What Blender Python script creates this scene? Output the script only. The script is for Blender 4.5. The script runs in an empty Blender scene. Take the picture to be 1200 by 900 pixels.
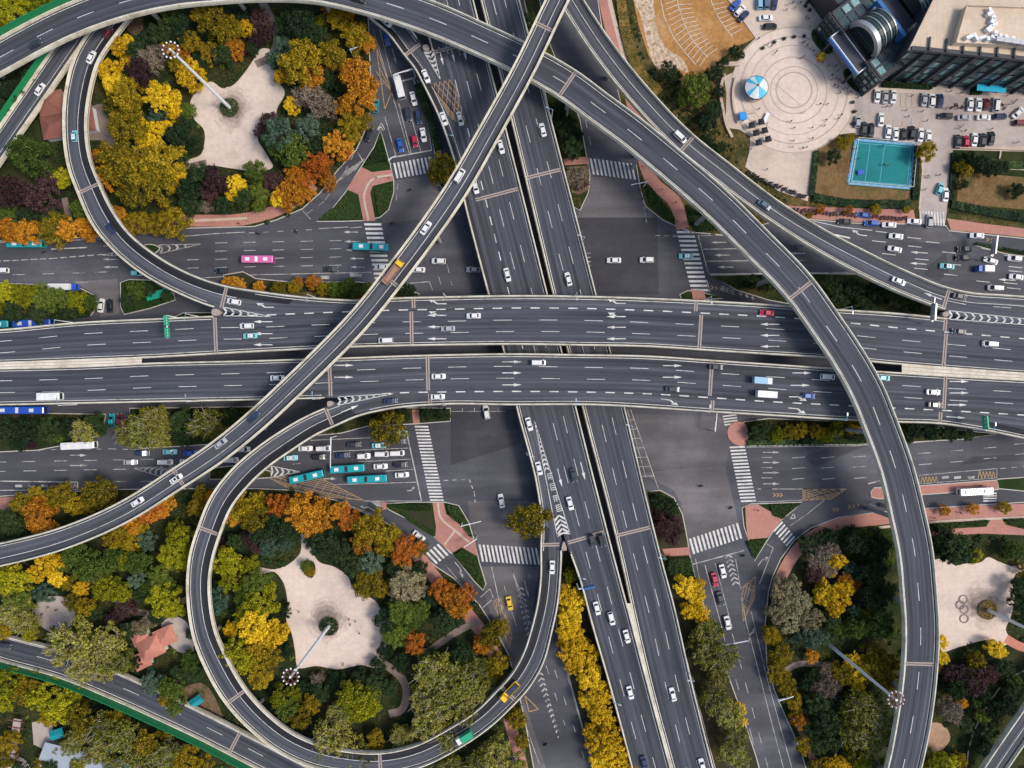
import bpy, bmesh, math, random
import numpy as np
from mathutils import Vector, Matrix

random.seed(7); rng = np.random.default_rng(7)
sc = bpy.context.scene
COL = sc.collection
R = math.radians
H, S = 230.0, 0.3          # drone height (m), metres per photo pixel on the ground

# ------------------------------------------------------------------ camera, sky, sun, exposure
cd = bpy.data.cameras.new('camera'); cam = bpy.data.objects.new('camera', cd); COL.objects.link(cam)
cam.location = (0, 0, H); cd.sensor_width = 36; cd.lens = 36 * H / 360.0; cd.clip_end = 6000; cd.clip_start = 1
sc.camera = cam
SUN_EL, SUN_AZ = 52, 100       # azimuth clockwise from north (up in the photo)
wd = bpy.data.worlds.new('World'); sc.world = wd; wd.use_nodes = True
nt = wd.node_tree; nt.nodes.clear()
sky = nt.nodes.new('ShaderNodeTexSky'); sky.sky_type = 'NISHITA'; sky.sun_disc = False
sky.sun_elevation = R(SUN_EL); sky.sun_rotation = R(SUN_AZ); sky.dust_density = 3.0; sky.air_density = 1.0; sky.ozone_density = 1.0
bg = nt.nodes.new('ShaderNodeBackground'); bg.inputs['Strength'].default_value = 0.112
wo = nt.nodes.new('ShaderNodeOutputWorld')
nt.links.new(sky.outputs[0], bg.inputs[0]); nt.links.new(bg.outputs[0], wo.inputs[0])
sl = bpy.data.lights.new('sun', 'SUN'); sun = bpy.data.objects.new('sun', sl); COL.objects.link(sun)
sl.energy = 1.5; sl.angle = R(15); sl.color = (1.0, 0.93, 0.84)
d = Vector((math.sin(R(SUN_AZ)) * math.cos(R(SUN_EL)), math.cos(R(SUN_AZ)) * math.cos(R(SUN_EL)), math.sin(R(SUN_EL))))
sun.rotation_euler = d.to_track_quat('Z', 'Y').to_euler(); sun.location = (0, 0, 300)
vs = sc.view_settings; vs.view_transform = 'Standard'; vs.look = 'None'; vs.gamma = 1.0; vs.exposure = 0.63; vs.use_curve_mapping = False
sc.cycles.max_bounces = 4; sc.cycles.diffuse_bounces = 3; sc.cycles.glossy_bounces = 2
sc.cycles.transparent_max_bounces = 4

# ------------------------------------------------------------------ helpers
def W(px, py, z=0.0):
    k = (H - z) / H * S
    return Vector(((px - 600) * k, (450 - py) * k, z))

def lin(r, g, b, k=1.0):
    f = lambda c: (c / 255 / 12.92 if c / 255 <= .04045 else ((c / 255 + .055) / 1.055) ** 2.4) * k
    return (f(r), f(g), f(b), 1.0)

class NG:
    def __init__(s, name):
        s.m = bpy.data.materials.new(name); s.m.use_nodes = True; s.t = s.m.node_tree
        s.b = s.t.nodes['Principled BSDF']
    def n(s, typ, **kw):
        x = s.t.nodes.new(typ)
        for k, v in kw.items():
            if k.startswith('i_'):
                key = k[2:]; key = int(key) if key.isdigit() else key.replace('_', ' ')
                x.inputs[key].default_value = v
            else: setattr(x, k, v)
        return x
    def l(s, a, b): s.t.links.new(a, b)
    def noise(s, vec, scale, detail=4, rough=.6):
        x = s.n('ShaderNodeTexNoise', i_Scale=scale, i_Detail=detail, i_Roughness=rough)
        if vec is not None: s.l(vec, x.inputs['Vector'])
        return x.outputs['Fac']
    def ramp(s, fac, stops):
        x = s.n('ShaderNodeValToRGB'); e = x.color_ramp.elements
        while len(e) < len(stops): e.new(.5)
        for q, (p, c) in zip(e, stops): q.position = p; q.color = c
        s.l(fac, x.inputs[0]); return x.outputs[0]
    def mul(s, a, b, fac=1.0):
        x = s.n('ShaderNodeMix', data_type='RGBA', blend_type='MULTIPLY'); x.inputs[0].default_value = fac
        s.l(a, x.inputs[6]); s.l(b, x.inputs[7]); return x.outputs[2]
    def mix(s, fac, a, b):
        x = s.n('ShaderNodeMix', data_type='RGBA')
        s.l(fac, x.inputs[0])
        for v, i in ((a, 6), (b, 7)):
            if isinstance(v, tuple): x.inputs[i].default_value = v
            else: s.l(v, x.inputs[i])
        return x.outputs[2]
    def mapping(s, vec, scale):
        x = s.n('ShaderNodeMapping'); x.inputs['Scale'].default_value = scale; s.l(vec, x.inputs[0]); return x.outputs[0]
    def done(s, col, rough=.9, spec=.3):
        s.l(col, s.b.inputs['Base Color']); s.b.inputs['Roughness'].default_value = rough
        s.b.inputs['Specular IOR Level'].default_value = spec
        return s.m
    @property
    def pos(s): return s.n('ShaderNodeNewGeometry').outputs['Position']
    @property
    def obj(s): return s.n('ShaderNodeTexCoord').outputs['Object']
    @property
    def uv(s): return s.n('ShaderNodeTexCoord').outputs['UV']

def g1(v): return (v, v, v, 1)
M = {}
def patchy(name, stops, scale=.08, fine=1.5, finev=.25, rough=.95):
    """two-scale mottled ground surface"""
    g = NG(name); p = g.pos
    a = g.ramp(g.noise(p, scale, 6, .62), stops)
    b = g.ramp(g.noise(p, fine, 4, .7), [(.3, g1(1 - finev)), (.7, g1(1.0 + finev * .3))])
    M[name] = g.done(g.mul(a, b), rough, .2); return g.m

def plain(name, col, rough=.6, metal=0.0, spec=.4, coat=0.0, var=.12):
    g = NG(name)
    f = g.noise(g.obj, 2.5, 3)
    c = g.ramp(f, [(.3, tuple(x * (1 - var) for x in col[:3]) + (1,)), (.7, tuple(min(1, x * (1 + var)) for x in col[:3]) + (1,))])
    g.done(c, rough, spec); g.b.inputs['Metallic'].default_value = metal; g.b.inputs['Coat Weight'].default_value = coat
    M[name] = g.m; return g.m
def asphalt(name, base, use_uv):
    g = NG(name)
    if use_uv:
        u = g.uv
        streak = g.ramp(g.noise(g.mapping(u, (.010, .85, 1)), 1.0, 4, .55), [(.27, g1(.52)), (.5, g1(1.0)), (.74, g1(1.85))])
        fine = g.ramp(g.noise(g.mapping(u, (.5, 2.2, 1)), 1.0, 5, .7), [(.25, g1(.88)), (.75, g1(1.12))])
        big = g.ramp(g.noise(g.mapping(u, (.018, .09, 1)), 1.0, 5, .6), [(.3, g1(.74)), (.5, g1(1.0)), (.7, g1(1.24))])
    else:
        u = g.pos
        streak = g.ramp(g.noise(g.mapping(u, (.010, .10, 1)), 1.0, 5, .6), [(.30, g1(.72)), (.5, g1(1.0)), (.72, g1(1.5))])
        fine = g.ramp(g.noise(u, .9, 6, .75), [(.25, g1(.86)), (.75, g1(1.14))])
        big = g.ramp(g.noise(u, .022, 6, .66), [(.32, g1(.75)), (.52, g1(1.0)), (.70, g1(1.55))])
    base_n = g.n('ShaderNodeRGB'); base_n.outputs[0].default_value = base
    c = g.mul(g.mul(g.mul(base_n.outputs[0], streak), fine), big)
    M[name] = g.done(c, .85, .25); return g.m

asphalt('deck_asphalt', (.057, .061, .075, 1), True)
asphalt('ramp_asphalt', (.066, .070, .084, 1), True)
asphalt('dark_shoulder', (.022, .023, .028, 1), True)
asphalt('ground_asphalt', (.073, .074, .086, 1), False)
asphalt('old_asphalt', (.120, .112, .115, 1), False)
asphalt('mid_asphalt', (.098, .094, .100, 1), False)
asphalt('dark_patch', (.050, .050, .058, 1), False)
patchy('paint', [(.30, (.34, .335, .32, 1)), (.45, (.62, .61, .58, 1)), (.6, (.74, .73, .69, 1))], .35, 3.0, .22)
patchy('worn_paint', [(.34, (.16, .155, .15, 1)), (.46, (.40, .39, .37, 1)), (.6, (.58, .565, .53, 1))], .4, 2.5, .35)
plain('yellow_paint', (.42, .27, .13, 1), .8, var=.3)
patchy('barrier', [(.32, (.44, .39, .30, 1)), (.48, (.64, .59, .47, 1)), (.65, (.74, .70, .58, 1))], .22, 1.4, .2)
plain('slab', (.30, .29, .27, 1), .9)
plain('joint', (.34, .28, .25, 1), .9, var=.2)
plain('gutter', (.03, .035, .04, 1), .8)
plain('kerb', (.50, .47, .43, 1), .9)
plain('green_fence', (.010, .22, .075, 1), .5)
plain('steel', (.45, .46, .47, 1), .4, .6)
plain('white_steel', (.72, .73, .74, 1), .5)
plain('ring_stone', (.42, .34, .29, 1), .9)
plain('dark_steel', (.045, .045, .052, 1), .5)
plain('lamp_blue', (.10, .35, .55, 1), .5)
plain('lamp_glass', (.85, .86, .86, 1), .3)
plain('sign_green', (.02, .33, .17, 1), .5)
plain('trunk', (.11, .085, .06, 1), .95, var=.3)
plain('pale_bark', (.48, .43, .33, 1), .95, var=.25)
plain('black', (.015, .015, .017, 1), .6)
plain('tyre', (.02, .02, .022, 1), .9)
plain('window_glass', (.018, .024, .030, 1), .12, spec=.6)
patchy('soil', [(.3, (.025, .035, .014, 1)), (.5, (.045, .042, .022, 1)), (.7, (.085, .06, .035, 1))], .05)
patchy('grass', [(.3, (.012, .022, .007, 1)), (.5, (.020, .034, .010, 1)), (.72, (.055, .052, .018, 1))], .10, 2.0, .4)
g = NG('grass_litter'); p = g.pos     # park grass strewn with fallen leaves and bare spots
base = g.ramp(g.noise(p, .10, 6, .62), [(.3, (.012, .022, .007, 1)), (.5, (.022, .036, .010, 1)), (.66, (.050, .050, .018, 1)), (.8, (.085, .060, .032, 1))])
lit = g.ramp(g.noise(p, 2.6, 3, .6), [(.55, g1(0)), (.66, g1(1))]); where_ = g.ramp(g.noise(p, .07, 4, .6), [(.42, g1(0)), (.62, g1(.75))])
c = g.mix(g.mul(lit, where_), base, (.30, .17, .03, 1)); M['grass'] = g.done(g.mul(c, g.ramp(g.noise(p, 1.3, 4, .7), [(.3, g1(.6)), (.7, g1(1.1))])), .95, .2)
patchy('lawn', [(.3, (.014, .030, .006, 1)), (.5, (.020, .045, .009, 1)), (.75, (.05, .06, .015, 1))], .15, 2.5, .4)
patchy('dry_grass', [(.3, (.13, .075, .03, 1)), (.5, (.22, .135, .06, 1)), (.65, (.12, .10, .035, 1)), (.8, (.06, .065, .02, 1))], .11, 1.2, .4)
patchy('verge', [(.3, (.10, .07, .022, 1)), (.45, (.05, .055, .015, 1)), (.62, (.16, .11, .04, 1)), (.75, (.05, .05, .015, 1))], .09, 1.0, .5)
patchy('brown_lot', [(.3, (.34, .165, .055, 1)), (.5, (.42, .215, .075, 1)), (.7, (.50, .30, .14, 1))], .05, .8, .3)
patchy('rubble', [(.38, (.40, .25, .12, 1)), (.5, (.66, .54, .42, 1)), (.62, (.44, .29, .15, 1))], .45, 1.2, .5)

patchy('dirt', [(.35, (.13, .085, .05, 1)), (.5, (.20, .135, .085, 1)), (.65, (.09, .075, .03, 1))], .2, 1.5, .4)
patchy('pale_dirt', [(.3, (.36, .22, .14, 1)), (.6, (.48, .32, .22, 1))], .15, 1.2, .25)
def paving(name, base, line, sx, sy, dirt):
    g = NG(name); p = g.pos
    br = g.n('ShaderNodeTexBrick', i_Scale=1.0); br.offset = 0.0 if sx > 1 else .5
    g.l(p, br.inputs['Vector']); br.inputs['Brick Width'].default_value = sx; br.inputs['Row Height'].default_value = sy
    br.inputs['Mortar Size'].default_value = .06; br.inputs['Mortar Smooth'].default_value = .6
    br.inputs['Color1'].default_value = base; br.inputs['Color2'].default_value = tuple(x * .93 for x in base[:3]) + (1,); br.inputs['Mortar'].default_value = line
    big = g.ramp(g.noise(p, .035, 6, .65), [(.3, g1(1 - dirt)), (.5, g1(.97)), (.7, g1(1.05))])
    fi = g.ramp(g.noise(p, .7, 5, .7), [(.3, g1(.88)), (.7, g1(1.05))])
    M[name] = g.done(g.mul(g.mul(br.outputs['Color'], big), fi), .85, .3)
paving('plaza_stone', (.70, .575, .485, 1), (.60, .49, .41, 1), 2.4, 2.4, .30)
paving('beige_concrete', (.60, .49, .405, 1), (.52, .42, .345, 1), 6.0, 6.0, .35)
paving('roof_beige', (.66, .53, .40, 1), (.54, .43, .32, 1), 5.0, 5.0, .22)
paving('pink_paving', (.47, .225, .18, 1), (.37, .18, .145, 1), 1.2, 1.2, .3)
paving('light_strip', (.58, .46, .36, 1), (.5, .4, .32, 1), 1.2, 1.2, .2)
paving('path_paving', (.26, .20, .17, 1), (.20, .155, .13, 1), 1.0, 1.0, .3)
paving('driveway', (.47, .40, .365, 1), (.43, .365, .33, 1), 3.0, 3.0, .35)
paving('roof_tile', (.60, .25, .18, 1), (.44, .17, .12, 1), .5, .35, .25)
paving('roof_tile_dark', (.30, .12, .09, 1), (.2, .08, .06, 1), .5, .35, .3)
paving('court_blue', (.012, .20, .21, 1), (.012, .20, .21, 1), 9., 9., .2)

class MB:
    def __init__(s): s.v = []; s.f = []; s.m = []; s.uv = None
    def add(s, vs, fs, m=0):
        o = len(s.v); s.v += [tuple(v) for v in vs]
        s.f += [tuple(o + i for i in f) for f in fs]; s.m += [m] * len(fs)
    def poly(s, pts, m=0, up=True):
        pts = [tuple(p) for p in pts]
        a = sum(p[0] * q[1] - q[0] * p[1] for p, q in zip(pts, pts[1:] + pts[:1]))
        if (a < 0) == up: pts = pts[::-1]
        s.add(pts, [tuple(range(len(pts)))], m)
    def prism(s, pts, z0, z1, m=0, mside=None):
        p = [(q[0], q[1]) for q in pts]
        a = sum(u[0] * v[1] - v[0] * u[1] for u, v in zip(p, p[1:] + p[:1]))
        if a < 0: p = p[::-1]
        n = len(p)
        s.add([(x, y, z1) for x, y in p], [tuple(range(n))], m)
        s.add([(x, y, z0) for x, y in p] + [(x, y, z1) for x, y in p],
              [(i, (i + 1) % n, n + (i + 1) % n, n + i) for i in range(n)] , m if mside is None else mside)
        s.add([(x, y, z0) for x, y in p], [tuple(range(n))[::-1]], m if mside is None else mside)
    def frustum(s, lo, hi, m=0):
        n = len(lo); s.add(list(lo) + list(hi), [(i, (i + 1) % n, n + (i + 1) % n, n + i) for i in range(n)] + [tuple(range(n, 2 * n)), tuple(range(n))[::-1]], m)
    def box(s, c, size, rz=0.0, m=0, top=(1, 1)):
        hx, hy, hz = [q / 2 for q in size]; co, si = math.cos(rz), math.sin(rz)
        def P(x, y, z): return (c[0] + x * co - y * si, c[1] + x * si + y * co, c[2] + z)
        lo = [P(-hx, -hy, -hz), P(hx, -hy, -hz), P(hx, hy, -hz), P(-hx, hy, -hz)]
        a, b = hx * top[0], hy * top[1]
        hi = [P(-a, -b, hz), P(a, -b, hz), P(a, b, hz), P(-a, b, hz)]
        s.frustum(lo, hi, m)
    def bar(s, a, b, w, h, m=0):
        a, b = Vector(a), Vector(b); t = (b - a)
        if t.length < 1e-6: return
        t.normalize(); n = Vector((-t.y, t.x, 0))
        if n.length < 1e-4: n = Vector((1, 0, 0))
        n.normalize(); u = t.cross(n)
        q = [n * w / 2 + u * h / 2, -n * w / 2 + u * h / 2, -n * w / 2 - u * h / 2, n * w / 2 - u * h / 2]
        s.frustum([a + x for x in q], [b + x for x in q], m)
    def tube(s, a, b, r0, r1, n=8, m=0):
        a, b = Vector(a), Vector(b); t = (b - a).normalized()
        x = t.orthogonal().normalized(); y = t.cross(x)
        c = [(math.cos(i * 2 * math.pi / n), math.sin(i * 2 * math.pi / n)) for i in range(n)]
        s.frustum([a + x * (i * r0) + y * (j * r0) for i, j in c], [b + x * (i * r1) + y * (j * r1) for i, j in c], m)
    def dome(s, c, r, h, n=12, k=4, m=0):
        rings = []
        for i in range(k):
            a = i / k * math.pi / 2
            rings.append([(c[0] + r * math.cos(a) * math.cos(j * 2 * math.pi / n), c[1] + r * math.cos(a) * math.sin(j * 2 * math.pi / n), c[2] + h * math.sin(a)) for j in range(n)])
        o = len(s.v); vs = [p for q in rings for p in q] + [(c[0], c[1], c[2] + h)]
        fs = [(i * n + j, i * n + (j + 1) % n, (i + 1) * n + (j + 1) % n, (i + 1) * n + j) for i in range(k - 1) for j in range(n)]
        fs += [((k - 1) * n + j, (k - 1) * n + (j + 1) % n, k * n) for j in range(n)]
        s.add(vs, fs, m)
    def mesh(s, name, mats, org=(0, 0, 0), smooth=False):
        me = bpy.data.meshes.new(name)
        used = sorted({i for f in s.f for i in f})
        if len(used) < len(s.v):
            mp = {a: b for b, a in enumerate(used)}; s.v = [s.v[i] for i in used]; s.f = [tuple(mp[i] for i in f) for f in s.f]
            if s.uv: s.uv = [s.uv[i] for i in used]
        me.from_pydata([(x - org[0], y - org[1], z - org[2]) for x, y, z in s.v], [], s.f)
        if name in ('barrier', 'deck_slab', 'gutter', 'noise_screen'):
            bm_ = bmesh.new(); bm_.from_mesh(me); bmesh.ops.remove_doubles(bm_, verts=bm_.verts, dist=.002); bm_.to_mesh(me); bm_.free()
        for m in (mats if isinstance(mats, (list, tuple)) else [mats]): me.materials.append(M[m] if isinstance(m, str) else m)
        if len(me.polygons) == len(s.m): me.polygons.foreach_set('material_index', s.m)
        if s.uv is not None and len(s.uv):
            l = me.uv_layers.new(name='UVMap'); idx = np.empty(len(me.loops), int); me.loops.foreach_get('vertex_index', idx)
            l.data.foreach_set('uv', np.array(s.uv, np.float32)[idx].ravel())
        if smooth: me.polygons.foreach_set('use_smooth', [True] * len(me.polygons))
        me.update(); return me
    def build(s, name, mats, parent=None, smooth=False, local=False):
        org = (0, 0, 0) if (parent is None or local) else tuple(parent.location)
        if parent is not None and not local and parent.parent is not None:
            org = tuple(a + b for a, b in zip(parent.location, parent.parent.location))
        o = bpy.data.objects.new(name, s.mesh(name, mats, org, smooth)); COL.objects.link(o)
        if parent is not None: o.parent = parent
        return o

def tag(o, label=None, cat=None, group=None, kind=None):
    if label: o['label'] = label
    if cat: o['category'] = cat
    if group: o['group'] = group
    if kind: o['kind'] = kind
    return o
def thing(name, label, cat, loc=(0, 0, 0), rz=0.0, group=None):
    o = bpy.data.objects.new(name, None); COL.objects.link(o); o.empty_display_size = .5
    o.location = loc; o.rotation_euler = (0, 0, rz); return tag(o, label, cat, group)
def struct(name, mb, mats): return tag(mb.build(name, mats), kind='structure')
def dup(root, loc, rz=0.0, label=None, group=None, scale=None):
    r = root.copy(); COL.objects.link(r); r.location = loc; r.rotation_euler = (0, 0, rz)
    if scale is not None: r.scale = scale if hasattr(scale, '__len__') else (scale,) * 3
    if label: r['label'] = label
    if group: r['group'] = group
    for ch in list(root.children):
        c = ch.copy(); COL.objects.link(c); c.parent = r
        for gch in list(ch.children):
            q = gch.copy(); COL.objects.link(q); q.parent = c
    return r

def crom(P, per=14):
    """Catmull-Rom through the rows of P"""
    P = np.array(P, float); n = len(P)
    E = np.vstack([2 * P[0] - P[1], P, 2 * P[-1] - P[-2]])
    out = []
    for i in range(1, n):
        p0, p1, p2, p3 = E[i - 1], E[i], E[i + 1], E[i + 2]
        d1 = max(np.hypot(*(p2 - p1)[:2]), 1e-6); d0 = max(np.hypot(*(p1 - p0)[:2]), 1e-6); d2 = max(np.hypot(*(p3 - p2)[:2]), 1e-6)
        m1 = ((p2 - p1) / d1 * d0 + (p1 - p0) / d0 * d1) / (d0 + d1) * d1
        m2 = ((p3 - p2) / d2 * d1 + (p2 - p1) / d1 * d2) / (d1 + d2) * d1
        for t in np.linspace(0, 1, per, endpoint=False):
            h = (2 * t**3 - 3 * t**2 + 1, t**3 - 2 * t**2 + t, -2 * t**3 + 3 * t**2, t**3 - t**2)
            out.append(h[0] * p1 + h[1] * m1 + h[2] * p2 + h[3] * m2)
    out.append(P[-1]); return np.array(out)
def curve2(pts, per=8): return [tuple(q) for q in crom([(x, y) for x, y in pts], per)]
def closed(pts, per=6):
    """smooth closed outline"""
    p = list(pts); q = p[-2:] + p + p[:2]; c = crom(q, per); return [tuple(v) for v in c[2 * per: 2 * per + per * len(p)]]

def inside(p, poly):
    x, y = p; r = False; j = len(poly) - 1
    for i in range(len(poly)):
        xi, yi = poly[i]; xj, yj = poly[j]
        if (yi > y) != (yj > y) and x < (xj - xi) * (y - yi) / (yj - yi) + xi: r = not r
        j = i
    return r
# ================================================================== the ground: soil sheet, road sheet, kerbed islands
mb = MB(); mb.poly([(-3000, -3000, 0), (3000, -3000, 0), (3000, 3000, 0), (-3000, 3000, 0)]); struct('ground', mb, 'soil')
mb = MB(); mb.poly([W(-260, -200, .03), W(1460, -200, .03), W(1460, 1100, .03), W(-260, 1100, .03)])
struct('road', mb, 'ground_asphalt')
ZR = .03
def sheet(name, pts, mat, z, smooth=False):
    p = closed(pts) if smooth else pts
    mb = MB(); mb.poly([W(x, y, z) for x, y in p]); return struct(name, mb, mat)
# re-surfaced parts, lighter and darker; one dark strip paints the curved flyover's shadow
for kz, (pts, m) in enumerate((([(462, 212), (507, 205), (540, 252), (445, 262), (463, 232)], 'old_asphalt'), ([(690, 208), (744, 206), (752, 235), (768, 255), (676, 255), (680, 247), (692, 226)], 'old_asphalt'),
            ([(548, 587), (640, 587), (638, 642), (560, 642), (550, 604)], 'old_asphalt'), ([(558, 664), (632, 664), (622, 730), (604, 790), (640, 900), (690, 1000), (640, 1000), (606, 800), (575, 720)], 'old_asphalt'),
            ([(85, 330), (138, 327), (140, 368), (118, 372), (112, 345)], 'old_asphalt'), ([(752, 555), (800, 548), (850, 546), (866, 616), (808, 640), (798, 590), (790, 575)], 'old_asphalt'), ([(735, 485), (850, 488), (856, 520), (850, 546), (757, 552)], 'mid_asphalt'),
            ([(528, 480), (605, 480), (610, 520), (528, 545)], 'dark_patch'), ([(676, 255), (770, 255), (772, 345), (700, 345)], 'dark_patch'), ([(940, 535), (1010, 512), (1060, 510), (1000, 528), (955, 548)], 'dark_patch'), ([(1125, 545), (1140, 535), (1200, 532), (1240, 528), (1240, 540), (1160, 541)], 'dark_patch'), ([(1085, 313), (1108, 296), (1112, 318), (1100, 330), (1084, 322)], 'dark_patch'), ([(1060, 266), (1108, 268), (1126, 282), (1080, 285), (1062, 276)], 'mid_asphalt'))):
    sheet('road_patch_or_shadow', pts, m, ZR + .004 + .0012 * kz)
ZC = [0]
def zstep():
    ZC[0] += 1; return .0006 * ZC[0]
PARKS, HARD = [], []      # pixel polygons: green ground, and paved ground that stays clear of plants
def island(name, pts, top, h=.17, kerb=True, park=False, smooth=True, per=5):
    p = closed(pts, per) if smooth else pts
    cx = sum(q[0] for q in p) / len(p); cy = sum(q[1] for q in p) / len(p)
    if kerb:
        mb = MB(); mb.prism([W(x, y) for x, y in p], 0, h); struct('kerb', mb, 'kerb')
    q = []
    n = len(p)
    area = sum(p[i][0] * p[(i + 1) % n][1] - p[(i + 1) % n][0] * p[i][1] for i in range(n))
    for i in range(n):
        a, b, c = p[i - 1], p[i], p[(i + 1) % n]
        tx, ty = c[0] - a[0], c[1] - a[1]; L = math.hypot(tx, ty) or 1
        s_ = 1 if area > 0 else -1
        q.append((b[0] - ty / L * 1.0 * s_, b[1] + tx / L * 1.0 * s_))
    mb = MB(); mb.poly([W(x, y, 0) + Vector((0, 0, h + .02)) for x, y in (q if kerb else p)]); struct(name, mb, top)
    if park: PARKS.append(p)
    return p
def hard(name, pts, mat, z=.24, smooth=True, clear=True, per=5):
    p = closed(pts, per) if smooth else pts
    z += zstep(); mb = MB(); mb.poly([W(x, y, 0) + Vector((0, 0, z)) for x, y in p])
    if clear: HARD.append(p)
    return struct(name, mb, mat)
def band(name, pts, w, mat, z=.25, per=8):
    """a strip of constant width (px) along a polyline"""
    c = np.array(curve2(pts, per)); t = np.gradient(c, axis=0); t /= np.linalg.norm(t, axis=1)[:, None]
    n = np.stack([-t[:, 1], t[:, 0]], 1); L = c + n * w / 2; Q = c - n * w / 2
    z += zstep(); mb = MB(); k = len(c)
    mb.add([W(x, y) + Vector((0, 0, z)) for x, y in L] + [W(x, y) + Vector((0, 0, z)) for x, y in Q], [(i, i + 1, k + i + 1, k + i) for i in range(k - 1)])
    HARD.append([tuple(a) for a in L] + [tuple(a) for a in Q[::-1]])
    return struct(name, mb, mat)

# --- upper-left park
island('park_ground', [(-240, -190), (300, -190), (425, -100), (430, -20), (432, 20), (434, 70), (436, 120), (430, 150), (418, 176), (396, 200), (376, 226), (355, 245), (325, 258), (298, 266),
                       (220, 268), (150, 276), (60, 281), (0, 283), (-240, 286)], 'grass', park=True, smooth=False)
band('footpath', [(-200, 275), (0, 270), (110, 266), (220, 259), (292, 256), (318, 249), (345, 236), (368, 216)], 14, 'pink_paving')
band('footpath', [(222, 259), (290, 256)], 3, 'light_strip', .26)
hard('plaza_paving', [(248, 96), (262, 104), (272, 101), (285, 88), (300, 66), (305, 58), (316, 58), (320, 75), (326, 95), (334, 108), (325, 128), (322, 142), (306, 146), (302, 162), (312, 180), (320, 196), (296, 200),
                      (268, 197), (248, 194), (222, 196), (216, 191), (236, 181), (240, 168), (239, 152), (228, 140), (223, 122), (230, 108)], 'plaza_stone')
band('footpath', [(300, 76), (318, 66), (325, 48), (318, 22), (306, 0), (296, -30)], 9, 'path_paving')
band('footpath', [(242, 190), (218, 196), (206, 200)], 6, 'path_paving')
hard('yard_paving', [(104, 128), (118, 122), (130, 128), (134, 150), (136, 175), (128, 178), (122, 166), (104, 164)], 'path_paving')
band('footpath', [(76, 232), (80, 250), (84, 264)], 7, 'path_paving')
hard('bare_soil', [(152, 22), (166, 20), (168, 34), (160, 42), (150, 36)], 'dirt')
# --- triangle island of the upper-left junction
island('grass_verge', [(446, 152), (452, 172), (457, 190), (462, 212), (462, 226), (456, 246), (446, 255), (430, 259), (400, 260), (371, 260), (386, 248), (404, 226), (420, 200), (438, 172)], 'lawn', smooth=False)
hard('footpath', [(424, 196), (436, 202), (459, 199), (461, 212), (437, 218), (434, 226), (440, 259), (426, 259), (420, 228), (406, 222)], 'pink_paving', smooth=False)
band('footpath', [(432, 259), (428, 224), (436, 211), (460, 205)], 2.4, 'light_strip', .26)
# --- island of the upper-right junction and the whole block to the right of it
EAST = [(698, -190), (700, 0), (706, 40), (722, 100), (736, 160), (745, 192), (750, 222), (756, 242), (776, 258), (795, 267), (814, 273), (850, 276), (900, 262), (930, 256), (951, 258), (1000, 262), (1058, 263),
        (1075, 262), (1108, 265), (1112, 271), (1150, 275), (1200, 280), (1460, 300), (1460, -190)]
island('block_ground', EAST, 'verge', park=False, smooth=False)
band('footpath', [(706, -180), (709, 0), (718, 40), (733, 90), (748, 150), (754, 185), (766, 215), (790, 236), (800, 268)], 15, 'pink_paving')
band('footpath', [(712, -180), (714, 0), (724, 40), (738, 88)], 5, 'light_strip', .26)
# lower part: pink walk along the road
hard('footpath', [(905, 238), (930, 242), (1000, 244), (1070, 246), (1073, 261), (1055, 262), (1000, 260), (955, 257), (920, 252)], 'pink_paving', smooth=False)
hard('footpath', [(1109, 256), (1150, 262), (1200, 268), (1300, 275), (1300, 287), (1200, 278), (1150, 273), (1114, 270)], 'pink_paving', smooth=False)
# --- median islands of the upper road
island('grass_verge', [(-200, 330), (0, 331), (60, 334), (96, 338), (112, 346), (115, 360), (106, 371), (60, 376), (0, 379), (-200, 384)], 'grass', smooth=False)
island('grass_verge', [(141, 331), (152, 327), (178, 328), (204, 344), (206, 352), (176, 362), (146, 369), (141, 360)], 'lawn', smooth=False)
island('grass_verge', [(165, 290), (178, 286), (188, 291), (180, 298), (168, 296)], 'lawn')
island('grass_verge', [(262, 322), (285, 318), (300, 326), (340, 330), (420, 330), (470, 336), (492, 344), (488, 352), (420, 352), (300, 352), (262, 340)], 'soil', smooth=False)
island('grass_verge', [(190, 378), (215, 366), (262, 366), (290, 380), (190, 388)], 'grass', smooth=False)
island('grass_verge', [(832, 322), (930, 320), (1030, 321), (1110, 346), (1140, 370), (1010, 372), (900, 352), (862, 340)], 'grass', smooth=False)
island('grass_verge', [(796, 345), (806, 340), (826, 343), (848, 350), (800, 354)], 'lawn', smooth=False)
hard('footpath', [(810, 339), (824, 341), (828, 352), (812, 352)], 'pink_paving', smooth=False)
island('grass_verge', [(1141, 284), (1150, 286), (1180, 293), (1240, 302), (1240, 306), (1178, 298), (1142, 288)], 'grass', smooth=False)
# --- strips between the ground roads and the north-south viaduct
island('grass_verge', [(600, -60), (622, -60), (640, 40), (665, 102), (680, 140), (688, 184), (692, 205), (690, 226), (680, 247), (670, 242), (650, 160)], 'grass', smooth=False)
hard('footpath', [(659, 186), (689, 184), (691, 192), (662, 194)], 'pink_paving', smooth=False)
hard('planting_bed', [(664, 196), (690, 194), (690, 222), (680, 228), (670, 226)], 'dirt', .25, smooth=False)
island('grass_verge', [(484, 93), (490, 95), (503, 128), (517, 180), (534, 226), (522, 230), (510, 208), (509, 180), (503, 145), (494, 118)], 'grass', smooth=False)
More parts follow.
